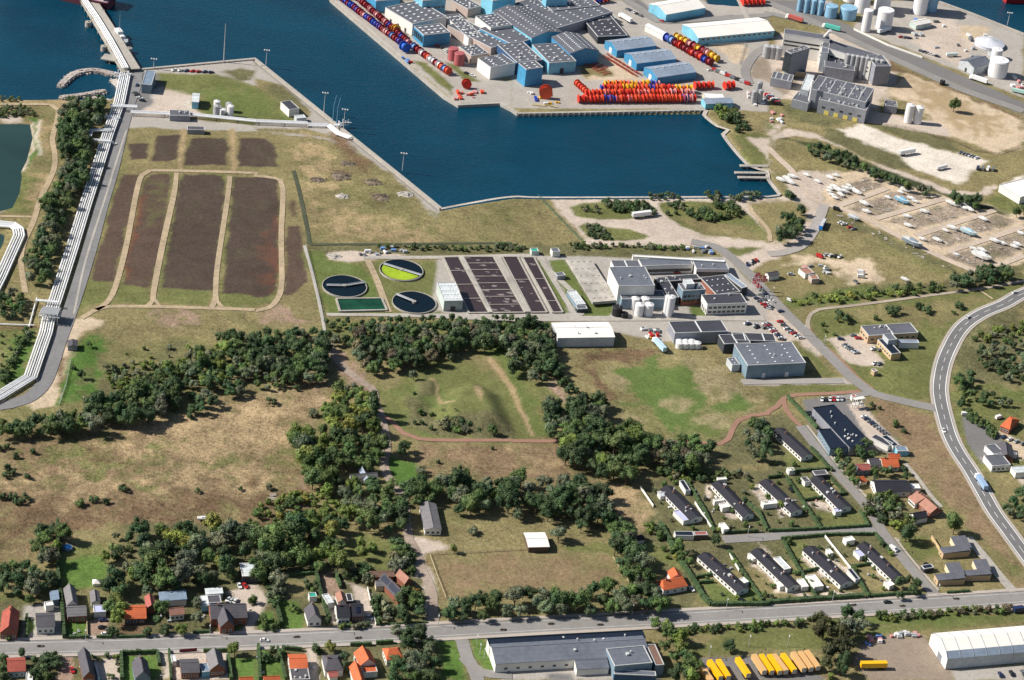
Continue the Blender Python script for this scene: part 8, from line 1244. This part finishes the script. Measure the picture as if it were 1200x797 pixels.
for i, p in enumerate(GS('D1 190,640 D2 190,597 478,602 1155,564 D3 183,536 412,540 D4 397,448 628,452 880,418')):
    e = empty('traffic_island', p, heading(*GS('P 0,760 1200,700')), 'dark planted traffic island in the main road, %s from the west' % ('first', 'second', 'third', 'fourth', 'fifth', 'sixth', 'seventh', 'eighth', 'ninth')[i], 'traffic island'); m = MB(); m.prism([(1.9 * math.cos(t), .95 * math.sin(t)) for t in np.linspace(0, 6.283, 15)[:-1]], 0, .22); m.build('kerb', M_('dark_kerb', (.10, .09, .08)), e)
    m = MB()
    for k in range(10): x, y, q = rng.uniform(-1.3, 1.3), rng.uniform(-.4, .4), rng.uniform(.2, .4); m.box(x - q, y - q, .22, x + q, y + q, .22 + q * 1.4, q * .4)
    m.build('planting', M_('heather', (.06, .05, .04), var=.3, scale=3), e)
def pole(s, h, label, name='lamp_post', cat='lamp post'):
    e = empty(name, GS(s)[0], 0, label, cat); m = MB(); m.cyl((0, 0, 0), (0, 0, h), .16, .1, 6); m.build('pole', M_steel, e); m = MB(); m.box(-.1, -1.2, h, .1, .2, h + .12); m.box(-.22, -1.6, h - .04, .22, -1.0, h + .16); m.build('lamp_head', M_tankw, e)
for i, s in enumerate(('D1 400,615', 'D1 980,592', 'D2 380,570', 'D2 850,545', 'D3 560,495', 'D3 1000,468', 'D4 300,430', 'D4 790,400', 'C4 300,590', 'C4 420,705', 'D4 600,190', 'D3 1100,128', 'D3 920,690', 'D3 1105,640', 'D4 90,640', 'D2 1045,680', 'D2 1065,700', 'D2 1030,640', 'B4 20,590', 'B4 165,770', 'C4 260,20', 'C1 390,310')):
    w_ = ('on the north kerb before the small square lawn', 'on the north kerb before the slate farmhouse', 'on the kerb beside the double house', 'at the mouth of the gravel lane', 'at the east end of the roadside tree row', 'below the first lower terrace', 'below the third lower terrace', 'at the residential street corner', 'halfway up the residential street', 'near the red tiled summerhouse', 'opposite the white van', 'on the cross street', 'behind the close pair of trailers', 'behind the lone round tree', 'behind the last three trailers', 'on the west lawn of the long warehouse, middle one', 'on the west lawn of the long warehouse, east one', 'on the west lawn of the long warehouse, north one', 'at the upper access road', 'on the access road near the red path', 'on the access road by the office drive', 'at the little ditch by the marsh belt')[i]
    pole(s, 7, 'thin lamp post ' + w_)
# fences and walls
def fence(s, h, label, m, name='fence', sp=4.0, cat='fence', solid=False):
    line = [Vector((v.x, v.y, 0)) for v in GS(s)]; o0 = line[0].copy(); e = empty(name, o0, 0, label, cat); k = 0
    for a, b in zip(line, line[1:]):
        d = b - a; L = d.length; t = d.normalized(); nn = Vector((-t.y, t.x, 0)) * .05; n = max(1, int(L / sp))
        r = MB()
        for z_ in ((0,) if solid else (.15 * h, .5 * h, .85 * h)):
            z1 = h if solid else z_ + .12; q = nn * (2.4 if solid else 1); r.prism([a + q - o0, b + q - o0, b - q - o0, a - q - o0], z_, z1)
        r.build('panel' if solid else 'rail', m, e)
        if not solid:
            for j in range(n):
                if k < 95: c = a + d * (j / n) - o0; p_ = MB(); p_.box(c.x - .1, c.y - .1, 0, c.x + .1, c.y + .1, h); p_.build('post', m, e); k += 1
MG = M_('fence_green', (.06, .16, .12)); MW = M_('fence_wood', (.50, .42, .26))
fence('B3 120,118 230,235 338,345', 1.8, 'green wire fence between the dry field and the gravel yard', MG); fence('D2 812,215 850,320 888,418', 1.3, 'pale wooden fence on the west side of the paddock', MW); fence('D2 812,212 1196,192 D3 160,182', 1.2, 'thin wooden fence on the north side of the paddock', MW); fence('D3 470,225 560,365', 1.2, 'thin wooden fence on the east side of the paddock', MW)
fence('B2 232,352 262,470 302,640 325,760', 1.8, 'grey mesh fence on the west side of the tank lawn', M_steel); fence('C1 330,90 310,200 275,300', 1.5, 'low mesh fence beside the sandy strip', M_steel); fence('A4 470,580 640,600 860,660 970,710 1080,722 1196,680', 1.8, 'wire fence along the south edge of the bare lot', M_('fence_brown', (.14, .11, .08)), sp=6); fence('A3 920,215 1090,205 1060,300', 1.8, 'wire fence round the sandy plot by the works', M_steel, sp=5)
fence('A4 400,140 560,215 720,272', 1.6, 'long low white wall beside the harbour road', Wm['white'], 'wall', cat='wall', solid=True); fence('D4 265,130 385,280', 1.6, 'straight white wall between third and last lower terraces', Wm['white'], 'garden_wall', cat='wall', solid=True); fence('Z760/550/7.973 430,320 600,575', 1.6, 'straight white wall between first and second upper terraces', Wm['white'], 'garden_wall', cat='wall', solid=True); fence('C3 598,685 660,775', 1.5, 'white fence at the far west of the upper terraces', Wm['white'], 'garden_wall', cat='wall', solid=True); fence('D3 1010,205 1060,290', 1.5, 'white fence between first and second lower terraces', Wm['white'], 'garden_wall', cat='wall', solid=True); fence('Z1080/620/9.97 110,110 250,325', 2.2, 'yellow wall on the west side of the rear bungalow', Wm['yellow'], 'garden_wall', cat='wall', solid=True); fence('D1 405,515 408,603', 1.2, 'pale fence between lawn and pink drive', MW, solid=True, name='garden_fence'); fence('D2 520,370 560,545', 1.4, 'straight pale fence between the double house and farmhouse gardens', Wm['white'], 'garden_wall', cat='wall', solid=True); fence('D1 838,668 920,662', 1.8, 'dark red board fence on the south kerb', M_('fence_red', (.16, .03, .04)), 'board_fence', solid=True); fence('C3 800,0 830,30 890,32', 1.2, 'low white wall round the tank yard under the workshop', Wm['white'], 'wall', cat='wall', solid=True)
scatter('Z760/550/7.973 110,260 560,170 900,420 820,500 200,420', 12, CRM, 'garden_box', '%s garden box beside the first two upper terraces', 'garden box', 'garden boxes, first two upper terraces ', ['white', 'silver', 'pink'], (.35, .7)); scatter('Z880/540/7.973 20,230 640,360 800,440 300,530', 12, CRM, 'garden_box', '%s garden box beside the last two upper terraces', 'garden box', 'garden boxes, last two upper terraces ', ['white', 'silver', 'pink'], (.35, .7)); scatter('Z800/620/7.973 200,330 900,300 1190,640 860,600', 14, CRM, 'garden_box', '%s garden box in the western lower gardens', 'garden box', 'garden boxes, western lower gardens ', ['white', 'silver', 'grey'], (.35, .7)); scatter('Z920/620/7.973 180,220 900,260 980,460 300,640', 14, CRM, 'garden_box', '%s garden box in the eastern lower gardens', 'garden box', 'garden boxes, eastern lower gardens ', ['white', 'silver', 'grey'], (.35, .7)); scatter('D1 120,440 1190,440 1190,580 120,600', 16, CRM, 'garden_box', '%s garden box in the north side village yards', 'garden box', 'garden boxes, north village ', ['white', 'silver', 'grey'], (.35, .7)); scatter('D1 0,700 1196,690 D2 560,660 560,797 D1 0,797', 16, CRM, 'garden_box', '%s garden box in the south side village yards', 'garden box', 'garden boxes, south village ', ['white', 'silver', 'grey'], (.35, .7))
for i, (s, q) in enumerate((('B2 395,25', 7), ('B2 400,120', 4), ('B2 580,122', 6), ('B2 290,42', 5), ('B2 545,52', 6), ('B2 700,110', 5), ('A2 430,765', 5), ('B2 365,400', 4))):
    m = MB(); c0 = GS(s)[0]; ring = [(q * rng.uniform(.7, 1.35) * math.cos(t), q * rng.uniform(.5, 1.0) * math.sin(t), -.2) for t in np.linspace(0, 6.283, 16)[:-1]]; [m.poly([ring[j], ring[(j + 1) % 15], (q * .1, 0, q * .28)]) for j in range(15)]
    for k in range(26): x, y, r0 = max(-q, min(q, rng.gauss(0, q * .45))), max(-q * .8, min(q * .8, rng.gauss(0, q * .35))), rng.uniform(.5, 1.3); m.box(x - r0, y - r0 * .8, -.2, x + r0, y + r0 * .8, max(.3, q * .3 - abs(x) * .25 - abs(y) * .3) + rng.random() * .4, r0 * .4)
    o = m.build('rubble_heap', M_('rubble_pale' if i in (1, 5, 7) else 'rubble_brown', (.50, .46, .42) if i in (1, 5, 7) else (.20, .16, .12), var=.3, scale=1.5)); o.location = c0
    tag(o, ('brown', 'pale', 'brown', 'brown', 'brown', 'pale', 'brown', 'pale')[i] + ' rubble heap ' + ('at the top of the dry field, largest one', 'in the middle of the dry field', 'beside the quay apron, southern one', 'at the west end of the dry field heaps', 'between the largest heap and the quay', 'nearest the quay corner', 'below the quay road in the dry field', 'beside the scrap row of the round tanks')[i], 'rubble heap')
for P_ in PROTOS: drop(P_)
